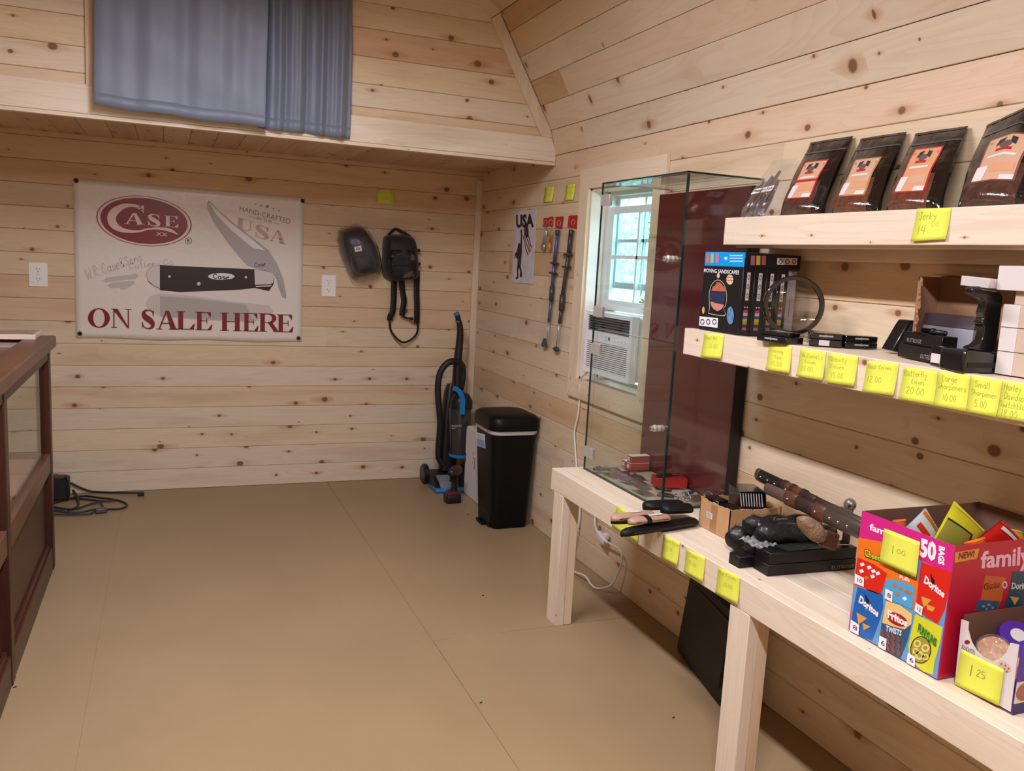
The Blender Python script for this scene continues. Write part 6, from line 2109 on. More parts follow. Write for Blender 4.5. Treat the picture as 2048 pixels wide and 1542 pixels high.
crd2 = mat('cardboard_kraft', (186, 144, 100), .8, var=.05, vscale=14)
for a, c, off in (((cx0, cy1), (cx0, cy0), (.003, 0, 0)), ((cx0, cy0), (cx1, cy0), (0, .003, 0)), ((cx1, cy0), (cx1, cy1), (-.003, 0, 0)), ((cx1, cy1), (cx0, cy1), (0, -.003, 0))):
    MB().prism([V(*a, BZ+.0008), V(*c, BZ+.0008)]+torn(c, a, cz), off).build('wall', crd2, ct)
MB().box((cx0+.003, cy0+.003, BZ+.0008), (cx1-.003, cy1-.003, BZ+.003)).build('bottom', crd2, ct)
MB().box((cx0-.0006, 2.245, BZ+.0008), (cx0, 2.28, cz-.006)).build('tape', mat('packing_tape', (160, 122, 80), .25), ct)
tg = MB().box((cx0-.0012, 2.27, BZ+.042), (cx0-.0006, 2.302, BZ+.062)).build('label', icon_w, ct)
for k in range(3):
    MB().box((cx0-.0016, 2.276, BZ+.046+.005*k), (cx0-.0012, 2.297, BZ+.048+.005*k)).build('label_line', lab_g, tg)
for i, (x, y, h) in enumerate(((1.70, 2.22, .095), (1.70, 2.30, .1))):
    t = thing('knife_box', V(x+.02, y, BZ+.004), ['black box in the front corner of the brown carton', 'black box in the back corner of the brown carton'][i], 'box', 'black boxes inside the brown carton')
    MB().box((x-.02, y-.036, BZ+.004), (x+.022, y+.036, BZ+.004+h)).build('carton', kbx, t, bevel=.001, seg=1)
    MB().box((x-.02, y-.036, BZ+.0045+h), (x+.022, y+.036, BZ+.006+h)).build('lid', kbx, t)
# striped box sticking out
t = thing('striped_box', V(1.80, 2.25, BZ+.004), 'black box with white slanted stripes leaning out of the carton', 'box')
c, u, v, w = V(1.797, 2.262, .748), V(.042, -.014, .0), V(.014, .05, 0), V(-.008, .0, .052)
MB().obox(c, u, v, w).build('carton', kbx, t, bevel=.001, seg=1)
n_ = -(u.cross(w)).normalized()
n_ = n_ if n_.dot(V(0, -1, 0)) > 0 else -n_
for k in range(9):
    a = -.88+.2*k
    for s_ in (0, 1):
        lo, hi = (.06, .92) if s_ else (-.92, -.1)
        MB().add([c-v.dot(n_)*n_*0+n_*(abs(v.dot(n_))+.0006)+u*(a+.0)+w*lo, c+n_*(abs(v.dot(n_))+.0006)+u*(a+.07)+w*lo, c+n_*(abs(v.dot(n_))+.0006)+u*(a-.05+.07)+w*hi, c+n_*(abs(v.dot(n_))+.0006)+u*(a-.05)+w*hi], [(0, 1, 2, 3)]).build('stripe', icon_w, t)

# ---- long lettered boxes
stick_box((1.584, 1.876), (1.892, 1.86), .07, BZ+.0008, BZ+.0335, 'bottom long black lettered box at the bench front', 'ELITEDGE', (.72, .98), 'long black boxes on the bench')
stick_box((1.588, 1.878), (1.893, 1.863), .068, BZ+.034, BZ+.068, 'long black box stacked on the lettered box', None, (.3, .8), 'long black boxes on the bench')
stick_box((1.542, 1.952), (1.885, 1.95), .05, BZ+.0008, BZ+.034, 'long black box pushed behind, its end nearest the bench edge', None, (.3, .8), 'long black boxes on the bench')
stick_box((1.592, 1.956), (1.88, 1.954), .045, BZ+.0345, BZ+.066, 'long black box on top at the back of the stack', None, (.3, .8), 'long black boxes on the bench')

# ---- bagged black bundles on the boxes
fz = film('bundle_film', (.95, .95, .95), 1.2, .08, 50, .008)
for i, (a, b_, r_, lab) in enumerate((((1.60, 2.085, BZ+.04), (1.86, 2.07, BZ+.045), .038, 'black pouch bundle resting on the bench behind the long boxes'),
                                      ((1.615, 2.035, BZ+.098), (1.87, 2.0, BZ+.1), .03, 'black pouch bundle with small white print on top'),
                                      ((1.605, 1.965, BZ+.095), (1.86, 1.925, BZ+.096), .027, 'black pouch bundle lying on the long boxes'))):
    a, b_ = V(*a), V(*b_)
    t = thing('pouch_bundle', V(*((a+b_)/2)[:2], a.z-r_), lab, 'pouch', 'black pouch bundles')
    d = b_-a
    k = 9
    pts = [a+d*(j/k)+V(0, .003*math.sin(j*1.7+i), .003*math.sin(j*2.3)) for j in range(k+1)]
    MB().tube(pts, [r_*(.6 if j in (0, k) else 1)*(1+.05*math.sin(j*2.1)) for j in range(k+1)], 14, flat=.9).build('pouch', blk_l, t, smooth=True)
    MB().tube([p+V(0, 0, r_*.1) for p in pts], [r_*.5 if j in (0, k) else r_*1.08 for j in range(k+1)], 14, flat=.9).build('clear_wrap', fz, t, smooth=True)
    if i == 1:
        p = a+d*.3+V(0, -r_*.72, r_*.74)
        hand(MB(), 'Tonn', [p+V(0, 0, .008), p+V(.05, -.004, .008), p+V(.05, -.004, 0), p], .2).build('lettering', prn, t)
    if i < 2:
        MB().ball(a+d*.12+V(0, -r_*.8, r_*.3), .008).build('snap', mat('snap_grey', (110, 110, 110), .3, .6), t, smooth=True)
t = thing('crumpled_wrapper', V(1.61, 1.935, BZ+.069), 'crumpled clear plastic wrapper on the black boxes', 'wrapper')
MB().grid(lambda u, v: V(1.565+.075*u, 1.995-.085*v, BZ+.0715+.012*abs(math.sin(u*11+v*4))*abs(math.sin(v*9+u*3))-.0), 16, 16).build('film', film('crumple_film', (.95, .95, .95), 2.0, .06, 70, .16), t, smooth=False)
t = thing('flat_pack', V(1.74, 1.89, BZ+.069), 'flat clear pack with white card edge lying on the long boxes', 'package')
MB().prism([(1.64, 1.925, BZ+.0695), (1.80, 1.90, BZ+.0695), (1.80, 1.87, BZ+.0695), (1.65, 1.885, BZ+.0695)], (0, 0, .004)).build('tray', mat('green_black', (24, 36, 26), .3), t)
MB().prism([(1.78, 1.905, BZ+.0745), (1.86, 1.875, BZ+.0745), (1.87, 1.868, BZ+.0745), (1.78, 1.888, BZ+.0745)], (0, 0, .001)).build('card', icon_w, t)
MB().box((1.64, 1.868, BZ+.0738), (1.80, 1.925, BZ+.0742)).build('cover', fz, t)

# ---- two swords resting on the heap
hk_ = [mat('hilt_black', (20, 19, 20), .35), mat('hilt_grey_brown', (88, 70, 62), .5)]
brn = mat('brown_leather', (86, 50, 36), .45, bump=.2, bscale=90)
brn_d = mat('dark_leather', (48, 28, 22), .5, bump=.2, bscale=90)
pewter = mat('pewter', (104, 92, 82), .38, .7)


def dagger(a, b_, r_, segs, studs, label, k):
    a, b_ = V(*a), V(*b_)
    d = b_-a
    t = thing('sheathed_sword', (a+b_)/2-V(0, 0, .02), label, 'sword', 'short swords resting on the bench goods')
    side = d.cross(V(0, 0, 1)).normalized()
    side = side if side.dot(V(-.4, -.9, 0)) > 0 else -side
    for f0_, f1_, rr, m_, nm in segs:
        p, q = a+d*f0_, a+d*f1_
        MB().tube([p, p*.96+q*.04, p*.04+q*.96, q], [rr*.9, rr, rr, rr*.9], 14, flat=.62, up=(0, 0, 1)).build(nm, m_, t, smooth=50)
    for f_, rr in studs:
        MB().ball(a+d*f_+side*(rr*.62+.001)+V(0, 0, rr*.1), .0042, 8, 6).build('stud', mat('stud_metal', (190, 176, 164), .25, .9), t, smooth=True)
    return t


A1, B1 = E3(490, 120, 1, 2.30), E3(1840, 800, 1, 1.655)
dagger(A1, B1, .024, [(0, .035, .022, pewter, 'pommel'), (.035, .30, .0225, hk_[0], 'hilt'), (.30, .33, .026, brn_d, 'band'), (.33, .385, .0235, brn, 'scabbard'), (.385, .41, .0265, brn_d, 'band'), (.41, .49, .0235, brn, 'scabbard'), (.49, .52, .0265, brn_d, 'band'), (.52, .62, .0225, brn_d, 'scabbard'), (.62, .75, .022, brn_d, 'scabbard'), (.75, 1.0, .0235, pewter, 'scabbard_tip')],
       [(.08, .0225), (.16, .0225), (.24, .0225), (.36, .0235), (.45, .0235)], 'upper sword with black studded hilt on the bench heap', 0)
A2, B2 = E3(600, 300, 1, 2.15), E3(1840, 860, 1, 1.60)
dagger(A2, B2, .022, [(0, .25, .019, hk_[1], 'hilt'), (.25, .38, .0235, brn, 'scabbard'), (.38, .56, .0215, brn_d, 'scabbard'), (.56, .68, .0245, brn, 'band'), (.68, 1.0, .0235, pewter, 'scabbard_tip')],
       [(.31, .0235), (.61, .0245), (.75, .0235), (.83, .0235), (.91, .0235)], 'lower sword with plain grey brown hilt under the studded one', 1)
# fur sheath hanging below them
t = thing('fur_sheath', E3(1180, 800, 1, 1.655), 'tan and brown fur sheath under the two swords', 'sheath')
fpts = [E3(x, y+95, 1, 1.655) for x, y in ((1000, 570), (1120, 560), (1280, 650), (1330, 760), (1340, 860), (1280, 905), (1180, 880), (1080, 780), (1010, 680))]
fcn = sum(fpts, V(0, 0, 0))/len(fpts)
fl2 = [V(p.x, p.y, p.z) for p in [Vector(q) for q in smooth2([tuple(p) for p in fpts+[fpts[0]]], 3)[:-1]]]
MB().loft([[V(fcn.x+(p.x-fcn.x)*s_, 1.655+o, fcn.z+(p.z-fcn.z)*s_) for p in fl2] for s_, o in ((.4, -.022), (.8, -.016), (1, 0), (.8, .016), (.4, .022))]).build('pelt', mat('fur', (150, 122, 96), .9, var=.45, vscale=28, bump=.8, bscale=160), t, smooth=60)
MB().obox(E3(1400, 960, 1, 1.655), (.024, 0, -.008), (0, .01, 0), (.005, 0, .022)).build('collar', brn, t, bevel=.005)
# dagger with skull pommel
sp_ = E3(1665, 560, 1, 1.90)
t = thing('skull_dagger', V(sp_.x, sp_.y, BZ), 'dagger with silver skull pommel standing behind the swords', 'dagger')
skm = mat('skull_silver', (128, 118, 108), .3, .35)
MB().ball(sp_+V(0, 0, .012), (.017, .02, .019), 14, 10).build('skull', skm, t, smooth=True)
MB().lathe([(.011, -.012), (.013, -.004), (.012, .004)], sp_, (0, 0, 1), 12).build('jaw', skm, t, smooth=True)
for s_ in (-1, 1):
    MB().ball(sp_+V(-.008+.0075*s_, -.016-.002*s_, .013), .0045, 8, 6).build('eye_socket', mat('slot_black', (4, 4, 4), .6), t, smooth=True)
MB().ball(sp_+V(-.006, -.019, .004), (.002, .002, .003), 6, 5).build('nose_socket', mat('slot_black', (4, 4, 4), .6), t, smooth=True)
MB().tube([sp_+V(0, 0, -.012), sp_+V(0, 0, -.10), V(sp_.x+.01, sp_.y+.06, BZ+.002)], [.010, .012, .006], 10).build('grip', brn_d, t, smooth=True)

# ---- snack box
X0, X1, Y0, Y1, ZT = 1.545, 1.93, 1.255, 1.518, .955
sn = thing('snack_box', V(1.74, 1.386, BZ), 'open pink snack variety box with crisp bag pictures', 'snack box')
mag = mat('print_magenta', (200, 34, 124), .35)
crim = mat('print_crimson', (176, 20, 48), .35)
brin = mat('carton_brown_inside', (104, 72, 56), .8)
tk_ = .003
for (a, c, m_, nm) in (((X0, Y0, BZ+.002), (X0+tk_, Y1, ZT), mag, 'front_panel'), ((X0+tk_, Y0, BZ+.002), (X1, Y0+tk_, ZT), crim, 'side_panel'), ((X0+tk_, Y1-tk_, BZ+.002), (X1, Y1, ZT), brin, 'side_panel'), ((X1-tk_, Y0+tk_, BZ+.002), (X1, Y1-tk_, ZT+.002), brin, 'back_panel')):
    MB().box(a, c).build(nm, m_, sn)
MB().box((X0+tk_, Y0+tk_, BZ+.0022), (X1-tk_, Y1-tk_, BZ+.004)).build('bottom', brin, sn)
MB().box((X0+tk_, Y0+tk_+.0005, BZ+.02), (X1-tk_, Y0+tk_+.001, ZT-.001)).build('side_lining', brin, sn)
def ck(x, y, o=0):
    p = at(1660+x*.29823, 980+y*.29823, 0, X0-.0006-.0005*o)
    return V(p.x, p.y, max(p.z, BZ+.003))



ck2 = lambda x, y, o=0: at(1660+x*.29823, 980+y*.29823, 1, Y0-.0006-.0005*o)
pw = mat('print_white3', (232, 226, 228), .35)
P_ = lambda pts, o=0: [ck(x, y, o) for x, y in pts]
sans(MB(), 'family fun', P_([(268, 222), (560, 330), (552, 392), (262, 280)], 0), 0, .03).build('lettering', pw, sn)
sans(MB(), '50', P_([(608, 318), (716, 352), (708, 486), (600, 446)], 0), 0, .05).build('lettering', pw, sn)
sans(MB(), 'BAGS', P_([(772, 386), (766, 508), (722, 494), (730, 372)], 0), 0, .05).build('lettering', pw, sn)
blue_bg = MB().poly(P_([(160, 600), (190, 330), (200, 320), (352, 352), (600, 470), (812, 560), (715, 1278), (130, 955)], 0)).build('picture_ground', mat('print_sky_blue', (96, 150, 196), .35), sn)
orange, red_, blu_, yel_, tanc = [mat('print_'+n_, c, .33) for n_, c in (('orange', (226, 112, 26)), ('red', (206, 34, 22)), ('blue', (22, 92, 168)), ('yellow', (206, 206, 44)), ('corn', (222, 190, 122)))]
org_d, chip_m, navy_ = mat('print_crisp_orange', (200, 104, 44), .4), mat('print_chip_tan', (206, 150, 66), .4), mat('print_teal_navy', (44, 84, 116), .35)


def picture(pts, m_, name, o=1):
    return MB().poly(P_(pts, o)).build(name, m_, sn)


def onpic(par, pts, m_, name, o=2):
    return MB().poly(P_(pts, o)).build(name, m_, par)


def word(par, st, q, m_, o=3, bold=.03):
    return sans(MB(), st, P_(q, o), 0, bold).build('lettering', m_, par)


blk3 = mat('print_black2', (18, 14, 14), .4)
# row 1
a = picture([(192, 318), (352, 348), (392, 470), (382, 600), (330, 700), (160, 640), (168, 560)], orange, 'bag_picture')
onpic(a, [(186, 452), (300, 500), (382, 560), (340, 698), (160, 628), (172, 540)], red_, 'bag_lower')
word(a, 'Cheetos', [(228, 388), (378, 452), (376, 500), (226, 448)], blk3, 3, .07)
word(a, 'Cheetos', [(232, 394), (374, 456), (372, 494), (230, 442)], yel_, 4, .02)
for x, y in ((215, 500), (262, 520), (290, 545), (285, 580), (244, 590), (210, 545), (320, 560)):
    onpic(a, [(x-16, y-8), (x+8, y-14), (x+18, y+4), (x-6, y+14)], pw if (x+y) % 3 else org_d, 'crisp', 3)
b2 = picture([(392, 500), (590, 560), (592, 640), (560, 800), (372, 720)], orange, 'bag_picture')
onpic(b2, [(380, 596), (470, 610), (570, 650), (548, 800), (372, 720)], mat('print_cyan', (70, 160, 206), .35), 'bag_lower')
word(b2, 'Cheetos', [(428, 500), (586, 560), (580, 606), (424, 545)], blk3, 3, .07)
word(b2, 'Cheetos', [(432, 505), (582, 563), (577, 600), (428, 540)], yel_, 4, .02)
word(b2, 'Puffs', [(468, 570), (536, 592), (534, 620), (466, 596)], pw, 3, .02)
for x, y in ((430, 640), (470, 660), (510, 680), (450, 700), (500, 730), (530, 690)):
    onpic(b2, [(x-18, y-6), (x+6, y-16), (x+18, y+2), (x, y+14)], org_d if (x//10) % 2 else pw, 'crisp', 3)


def dorito(par_pts, col, wq, tri, chips, m_chip):
    p = picture(par_pts, col, 'bag_picture')
    onpic(p, tri, blk3, 'logo_triangle', 2)
    onpic(p, [(tri[0][0]+6, tri[2][1]-20), (tri[2][0]-6, tri[2][1]-26), ((tri[0][0]+tri[2][0])/2, tri[2][1]+10)], pw, 'logo_tip', 2)
    word(p, 'Doritos', wq, pw, 4, .05)
    for c in chips:
        onpic(p, c, m_chip, 'chip', 3)
    return p


dorito([(612, 480), (812, 555), (806, 640), (770, 800), (722, 900), (640, 850), (575, 770)], red_, [(640, 572), (772, 682), (762, 728), (628, 622)], [(672, 552), (702, 612), (688, 672)], [[(612, 712), (682, 738), (628, 790)], [(648, 765), (706, 790), (690, 818), (650, 800)]], chip_m)
# row 2
dorito([(188, 640), (352, 700), (356, 780), (330, 880), (282, 1010), (205, 980), (140, 900), (150, 820)], blu_, [(204, 704), (330, 812), (320, 856), (190, 752)], [(232, 690), (262, 742), (250, 800)], [[(178, 820), (250, 862), (190, 902)], [(218, 890), (272, 918), (226, 940)]], chip_m)
f_ = picture([(375, 740), (470, 770), (552, 830), (545, 900), (520, 1010), (470, 1145), (400, 1115), (325, 1060), (345, 900)], navy_, 'bag_picture')
onpic(f_, [(375, 742), (470, 772), (552, 832), (545, 900), (500, 935), (420, 915), (350, 890)], tanc, 'bag_top')
onpic(f_, [(x, y) for x, y in [(450+70*math.cos(q*math.pi/10), 868+42*math.sin(q*math.pi/10)+.35*70*math.cos(q*math.pi/10)) for q in range(20)]], mat('print_deep_red', (160, 24, 24), .35), 'logo_oval', 3)
word(f_, 'Fritos', [(386, 800), (524, 872), (518, 922), (384, 856)], pw, 4, .05)
word(f_, 'TWISTS', [(376, 906), (482, 942), (478, 980), (372, 946)], pw, 3, .03)
for k in range(12):
    x, y = 352+k % 4*36, 960+k//4*44+(k % 4)*14
    onpic(f_, [(x-14, y-22), (x+4, y-24), (x+16, y+16), (x-2, y+22)], mat('print_twist', (136, 66, 40), .4), 'twist', 3)
y_ = picture([(572, 830), (755, 920), (740, 1020), (700, 1160), (690, 1240), (620, 1220), (530, 1130), (525, 1040)], yel_, 'bag_picture')
word(y_, 'FUNYUNS', [(596, 890), (718, 1000), (708, 1056), (586, 950)], mat('print_green', (30, 120, 44), .4), 4, .05)
onpic(y_, circ((608, 1072), 70, 28, 92), blk3, 'ring_border', 2)
onpic(y_, circ((608, 1072), 64, 28, 86), mat('print_olive', (150, 150, 60), .4), 'ring_field', 3)
for x, y, r_ in ((585, 1030, 26), (640, 1060, 28), (600, 1110, 30), (640, 1120, 22), (575, 1080, 22)):
    MB().ring2(P_(circ((x, y), r_, 16), 4), P_(circ((x, y), r_*.5, 16), 4)).build('onion_ring', mat('print_straw', (226, 200, 110), .4), y_)
for st, q in (('10', [(168, 560), (228, 590), (226, 650), (162, 625)]), ('8', [(372, 660), (420, 685), (416, 755), (366, 725)]), ('12', [(575, 755), (622, 785), (614, 845), (566, 810)]), ('8', [(140, 868), (196, 905), (190, 980), (132, 945)]), ('6', [(332, 975), (380, 1000), (372, 1085), (322, 1055)]), ('6', [(522, 1090), (572, 1120), (566, 1200), (512, 1165)])):
    tg = picture(q, pw, 'count_tag', 5)
    fq_ = mapquad(P_(q, 6))
    sans(MB(), st, [fq_(.3, .72), fq_(.8, .72), fq_(.8, .3), fq_(.3, .3)], 0, .0).build('lettering', lab_k, tg)
# side panel: lettering and two pictures
S_ = lambda pts, o=0: [ck2(x, y, o) for x, y in pts]
yb_ = MB().poly(S_([(840, 418), (1003, 392), (985, 460), (836, 488)], 0)).build('new_badge', mat('print_badge', (206, 146, 50), .4), sn)
sans(MB(), 'NEW!', S_([(868, 420), (972, 404), (966, 450), (860, 466)], 1), 0, .04).build('lettering', mat('print_maroon', (120, 20, 40), .4), yb_)
sans(MB(), 'family', S_([(1014, 412), (1350, 372), (1342, 540), (1006, 562)], 0), 0, .03).build('lettering', mat('print_pink_white', (226, 180, 196), .4), sn)
p1_ = MB().poly(S_([(1040, 570), (1180, 585), (1150, 740), (1110, 828), (962, 805), (1010, 730)], 0)).build('bag_picture', mat('print_orange_dim', (186, 92, 40), .4), sn)
MB().poly(S_([(1000, 735), (1140, 748), (1108, 824), (966, 800)], 1)).build('bag_lower', navy_, p1_)
sans(MB(), 'Cheetos', S_([(1036, 628), (1142, 612), (1138, 650), (1032, 672)], 2), 0, .05).build('lettering', blk3, p1_)
sans(MB(), 'Cheetos', S_([(1040, 632), (1140, 616), (1136, 646), (1036, 668)], 3), 0, .01).build('lettering', org_d, p1_)
for x, y in ((1030, 780), (1065, 770), (1090, 790), (1050, 800)):
    MB().poly(S_([(x-10, y-8), (x+8, y-10), (x+12, y+6), (x-6, y+10)], 2)).build('crisp', lab_g, p1_)
MB().poly(S_(circ((1172, 636), 18, 16, 26), 1)).build('zero_ring', mat('print_pink_white', (226, 180, 196), .4), sn)
MB().poly(S_(circ((1172, 636), 8, 16, 15), 2)).build('zero_hole', crim, sn)
p2_ = MB().poly(S_([(1228, 545), (1400, 560), (1370, 720), (1340, 810), (1165, 780), (1200, 690)], 0)).build('bag_picture', mat('print_teal_dark', (24, 66, 92), .4), sn)
sans(MB(), 'Doritos', S_([(1220, 622), (1350, 618), (1346, 668), (1216, 664)], 2), 0, .03).build('lettering', lab_w, p2_)
MB().poly(S_([(1205, 712), (1270, 722), (1240, 772)], 2)).build('chip', chip_m, p2_)
# its note
nq = [at(1660+x*.29823, 980+y*.29823, 0, X0-.0045) for x, y in ((368, 256), (606, 348), (586, 586), (338, 478))]
note(nq, (-1, 0, 0), [('1', .3, .38, .34, .62), ('00', .44, .45, .66, .58)], 'yellow one dollar note on the pink snack box', 'price notes on the snack boxes', curl=.003, w=.1)

# crisp bags standing inside


def crisp_bag(q, Y, th, m_, label, extra=None):
    """puffed bag standing on a corner: four photo corners set on the plane y = Y"""
    q = [at(px, py, 1, Y+dy) for px, py, dy in q]
    t = thing('crisp_bag', min(q, key=lambda p: p.z), label, 'crisp bag', 'crisp bags in the snack box')
    f = mapquad(q)
    nv = (q[1]-q[0]).cross(q[3]-q[0]).normalized()
    nv = nv if nv.y < 0 else -nv

    def s(u, v, sgn, o=0.):
        puff = th*(max(0, math.sin(math.pi*u))**.6)*(max(0, math.sin(math.pi*v))**.6)
        return f(u, v)+nv*(sgn*(puff+.0008)+o)
    b = MB()
    b.grid(lambda u, v: s(u, v, 1), 12, 12)
    b.grid(lambda u, v: s(1-u, v, -1), 12, 12)
    b.build('pouch', m_, t, smooth=60)
    MB().grid(lambda u, v: s(u, .93+.07*v, 1, .0015), 12, 1).build('crimp', mat('crimp_'+m_.name, [min(255, int(255*x**.45)+24) for x in m_.node_tree.nodes['Principled BSDF'].inputs['Base Color'].default_value[:3]], .3), t, smooth=True)
    for (u0, v0, u1, v1, mm, nm) in extra or []:
        MB().grid(lambda u, v: s(u0+(u1-u0)*u, v0+(v1-v0)*v, 1, .0022), 8, 8).build(nm, mm, t, smooth=True)
    return t


gl = dict(rough=.22, coat=.4, bump=.2, bscale=30)
ylb = mat('bag_yellow', (222, 220, 50), **gl)
rdb = mat('bag_red', (196, 26, 22), **gl)
whb = mat('bag_silver_white', (196, 204, 214), **gl)
orb = mat('bag_orange', (222, 104, 24), **gl)
crisp_bag([(1908, 1002, 0), (1968, 1060, 0), (1932, 1128, -.01), (1858, 1092, -.01)], 1.41, .014, ylb, 'yellow crisp bag standing tallest in the snack box', [(.02, .06, .62, .62, mat('print_olive', (150, 120, 70), .4), 'picture'), (.62, .06, .67, .66, mat('print_deep_green', (20, 60, 40), .4), 'picture_border'), (.02, .62, .67, .66, mat('print_deep_green', (20, 60, 40), .4), 'picture_border')])
crisp_bag([(1850, 1016, 0), (1884, 1072, 0), (1858, 1124, -.01), (1812, 1054, 0)], 1.465, .012, whb, 'silver white crisp bag with orange edge behind the box front', [(.02, .8, .98, .92, orb, 'orange_edge'), (.1, .3, .5, .5, rdb, 'red_mark')])
crisp_bag([(2004, 1040, 0), (2046, 1084, 0), (2000, 1140, 0), (1938, 1092, 0)], 1.352, .014, rdb, 'red crisp bag at the near side of the snack box', [(.1, .8, .8, .9, pw, 'white_streak')])
crisp_bag([(1926, 1084, 0), (1968, 1073, 0), (1980, 1118, 0), (1930, 1128, 0)], 1.305, .010, orb, 'orange crisp bag low behind the box front corner')
crisp_bag([(1784, 1040, 0), (1811, 1037, 0), (1813, 1088, 0), (1787, 1090, 0)], 1.502, .006, orb, 'orange crisp bag in the far corner of the snack box')
crisp_bag([(2018, 1056, 0), (2042, 1062, 0), (2060, 1100, 0), (2014, 1102, 0)], 1.385, .010, mat('bag_gold', (226, 170, 50), **gl), 'golden crisp bag deep in the snack box')

# ---- cookie box in front of it
KX, KY0, KY1, KX1 = 1.572, 1.098, 1.237, 1.80
kb = thing('cookie_box', V(1.68, 1.17, BZ), 'white and purple cookie box with cut away front on the bench', 'cookie box')
purp = mat('print_purple', (74, 36, 140), .35)
dpur = mat('print_dark_purple', (44, 26, 84), .35)
ks = lambda x, y, o=0: at(1880+x*.2010, 1130+y*.2010, 0, KX-.0004*o)
fr_ = [(150, 1146), (212, 540), (284, 566), (278, 640), (310, 760), (360, 850), (430, 920), (510, 962), (600, 930), (660, 870), (700, 775), (785, 795), (700, 1462)]
MB().prism([ks(x, y) for x, y in fr_], (.002, 0, 0)).build('front_panel', wct, kb)
zk = ks(212, 540).z
MB().prism([V(KX+.002, KY0, BZ+.0008), V(KX1, KY0, BZ+.0008), V(KX1, KY0, zk), V(KX+.002, KY0, ks(785, 795).z)], (0, .002, 0)).build('side_panel', purp, kb)
MB().box((KX+.002, KY0-.0008, BZ+.0008), (KX1, KY0-.0002, BZ+.024)).build('side_band', dpur, kb)
MB().box((KX+.002, KY0-.0012, BZ+.0245), (KX1, KY0-.0002, BZ+.07)).build('side_white', wct, kb)
MB().prism([V(KX+.03+.028*math.cos(q*math.pi/8), KY0-.0014, BZ+.048+.02*math.sin(q*math.pi/8)) for q in range(16)], (0, -.0004, 0)).build('cookie_picture', mat('print_cookie', (150, 100, 70), .5), kb)
MB().box((KX+.002, KY1-.002, BZ+.0008), (KX1, KY1, zk)).build('far_panel', [mat('print_purple', (74, 36, 140), .35)], kb)
MB().box((KX1-.002, KY0+.002, BZ+.0008), (KX1, KY1-.002, zk+.02)).build('back_panel', brin, kb)
MB().box((KX+.002, KY0+.002, BZ+.0008), (KX1-.002, KY1-.002, BZ+.003)).build('bottom', brin, kb)
MB().box((KX+.004, KY1-.0035, BZ+.01), (KX1-.002, KY1-.0022, zk+.012)).build('inner_flap', brin, kb)
sans(MB(), 'BIG', [ks(222, 790, 1), ks(345, 850, 1), ks(340, 905, 1), ks(212, 850, 1)], 0, .05).build('lettering', dpur, kb)
sans(MB(), 'BIG', [ks(228, 797, 2), ks(338, 853, 2), ks(335, 895, 2), ks(220, 845, 2)], 0, .0).build('lettering', wct, kb)
MB().poly([ks(x, y, 1) for x, y in circ((270, 768), 28, 16, 22)]).build('maker_oval', mat('print_maker_red', (130, 30, 40), .4), kb)
ckp = MB().poly([ks(x, y, 1) for x, y in [(640+66*math.cos(q*math.pi/9), 1010+50*math.sin(q*math.pi/9)+30*math.cos(q*math.pi/9)) for q in range(18)]]).build('cookie_picture', mat('print_cookie_pale', (200, 176, 160), .5), kb)
for x, y in ((610, 985), (650, 1000), (680, 1030), (640, 1035), (665, 1060)):
    MB().poly([ks(px, py, 2) for px, py in circ((x, y), 11, 8)]).build('chip_print', mat('print_cookie', (150, 100, 70), .5), ckp)
nq = [ks(x, y)+V(-.0018, 0, 0) for x, y in ((222, 832), (648, 1040), (602, 1398), (158, 1182))]
note(nq, (-1, 0, 0), [('1', .3, .42, .33, .72), ('25', .44, .5, .64, .68)], 'yellow note reading one twenty five on the cookie box', 'price notes on the snack boxes', curl=.003, w=.1)
ckm = mat('cookie', (186, 134, 84), .8, bump=.5, bscale=90, var=.2, vscale=60)
cfm = film('cookie_film', (.94, .94, .95), 1.8, .06, 60, .05)


def wrapped(c, r_, ax, label, wr=None):
    t = thing('wrapped_cookie', V(c[0], c[1], c[2]-r_), label, 'cookie', 'wrapped cookies in the cookie box')
    MB().lathe([(0, -.009), (r_*.9, -.009), (r_, -.004), (r_, .004), (r_*.9, .009), (0, .011)], c, ax, 20).build('cookie', ckm, t, smooth=40)
    MB().lathe([(0, -.013), (r_*1.02, -.012), (r_*1.12, 0), (r_*1.02, .013), (0, .015)], c, ax, 16).build('wrapper', wr or cfm, t, smooth=60)
    if wr:
        a_ = Vector(ax).normalized()
        MB().lathe([(0, .0153), (r_*.45, .0153), (r_*.45, .0158), (0, .0158)], c, ax, 16).build('print_mark', wct, t)
    return t


wrapped((1.618, 1.188, BZ+.088), .034, (-.55, -.35, .75), 'clear wrapped cookie leaning at the front of the cookie box')
wrapped((1.618, 1.15, BZ+.068), .032, (-.7, -.2, .68), 'clear wrapped cookie lowest at the cut away front')
wrapped((1.69, 1.195, BZ+.105), .036, (-.3, -.5, .8), 'purple wrapped cookie at the back of the box', purp)
wrapped((1.665, 1.14, BZ+.09), .034, (-.4, -.4, .8), 'purple wrapped cookie nearest the picture edge', purp)

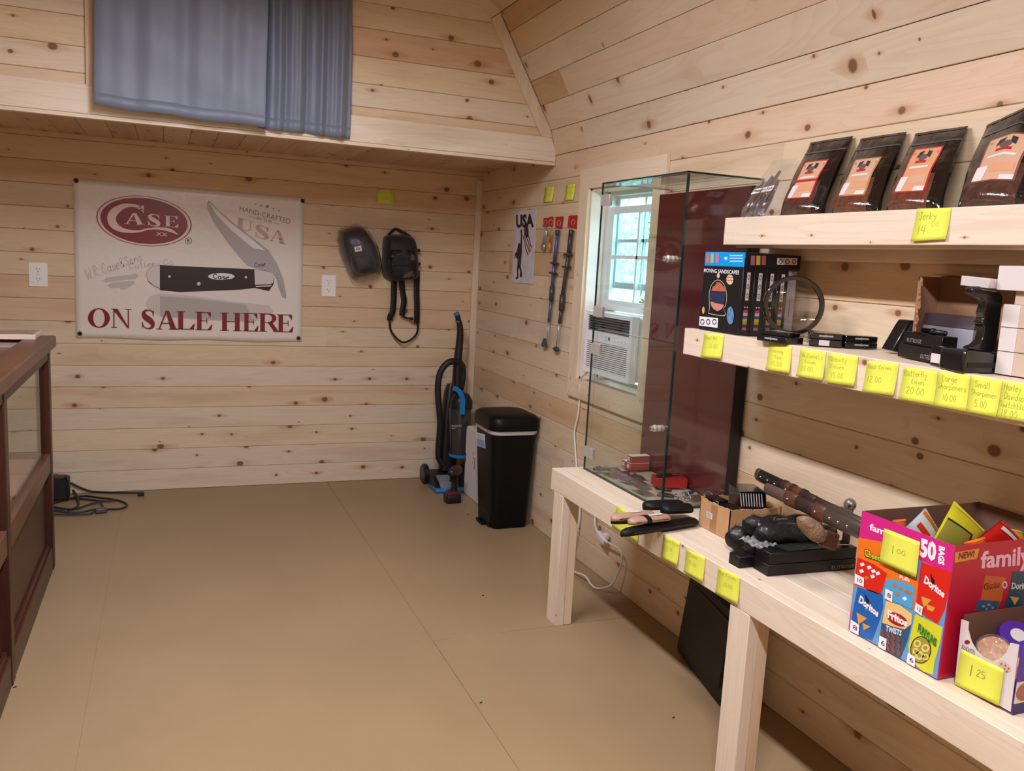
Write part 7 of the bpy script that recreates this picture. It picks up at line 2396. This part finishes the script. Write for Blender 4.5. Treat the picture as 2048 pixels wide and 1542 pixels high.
# ================================================================ black hard case under the bench
hc = thing('tool_case', V(1.86, 2.49, 0), 'black plastic hard case leaning under the bench', 'tool case')
a, c = V(1.876, 2.716, 0), V(1.775, 2.262, 0)
d = (c-a).normalized()
n_ = V(-d.y, d.x, 0)
n_ = n_ if n_.x > 0 else -n_
L_ = (c-a).length
upv = (V(0, 0, 1)*.34+n_*.035).normalized()
nn = d.cross(upv)
nn = nn if nn.x > 0 else -nn
hm_ = mat('case_plastic', (10, 10, 11), .4, spec=.3, bump=.1, bscale=200)
pt_ = lambda u, v, o: a+V(0, 0, .004)+d*(u*L_)+upv*(v*.335)+nn*o
lo_ = rrect(0, 0, 1, 1, .07, 4)
sh_ = lambda s_, o: [pt_(.5+(u-.5)*s_, .5+(v-.5)*s_, o) for u, v in lo_]
MB().loft([sh_(.97, .0), sh_(1, .012), sh_(1, .028)]).build('front_shell', hm_, hc, smooth=40)
MB().loft([sh_(1, .031), sh_(1, .05), sh_(.97, .062)]).build('rear_shell', hm_, hc, smooth=40)
lo2 = rrect(.1, .14, .9, .9, .05, 4)
MB().loft([[pt_(u, v, .001) for u, v in lo2], [pt_(.5+(u-.5)*.97, .5+(v-.5)*.97, -.005) for u, v in lo2]]).build('raised_panel', hm_, hc, smooth=40)
MB().loft([[pt_(.08+.84*i, .05, .02+.012*math.cos(q*math.pi/4)) + upv*(.008*math.sin(q*math.pi/4)) for q in range(8)] for i in (0, 1)]).build('ridge', hm_, hc, smooth=40)
for u in (.25, .75):
    MB().obox(pt_(u, 1.0, .03), d*.022, upv*.014, nn*.02).build('latch', hm_, hc, bevel=.003)
# crumbs on the floor
for i, (px, py) in enumerate(((966, 1191), (1347, 1435), (962, 1405), (30, 1374), (936, 1029))):
    t = at(px, py, 2, .0018)
    o = MB().obox(t, (.005, .0016, 0), (-.0006, .0018, 0), (0, 0, .0016)).build('wood_crumb', mat('crumb', (46, 34, 26), .9), bevel=.0005)
    tag(o, ['dark crumb on the floor before the bench leg', 'dark crumbs on the floor beside the tool case', 'dark splinter lying on the floor seam', 'dark splinter touching the counter foot', 'dark crumb on the floor near the drill'][i], 'debris', 'crumbs on the floor')
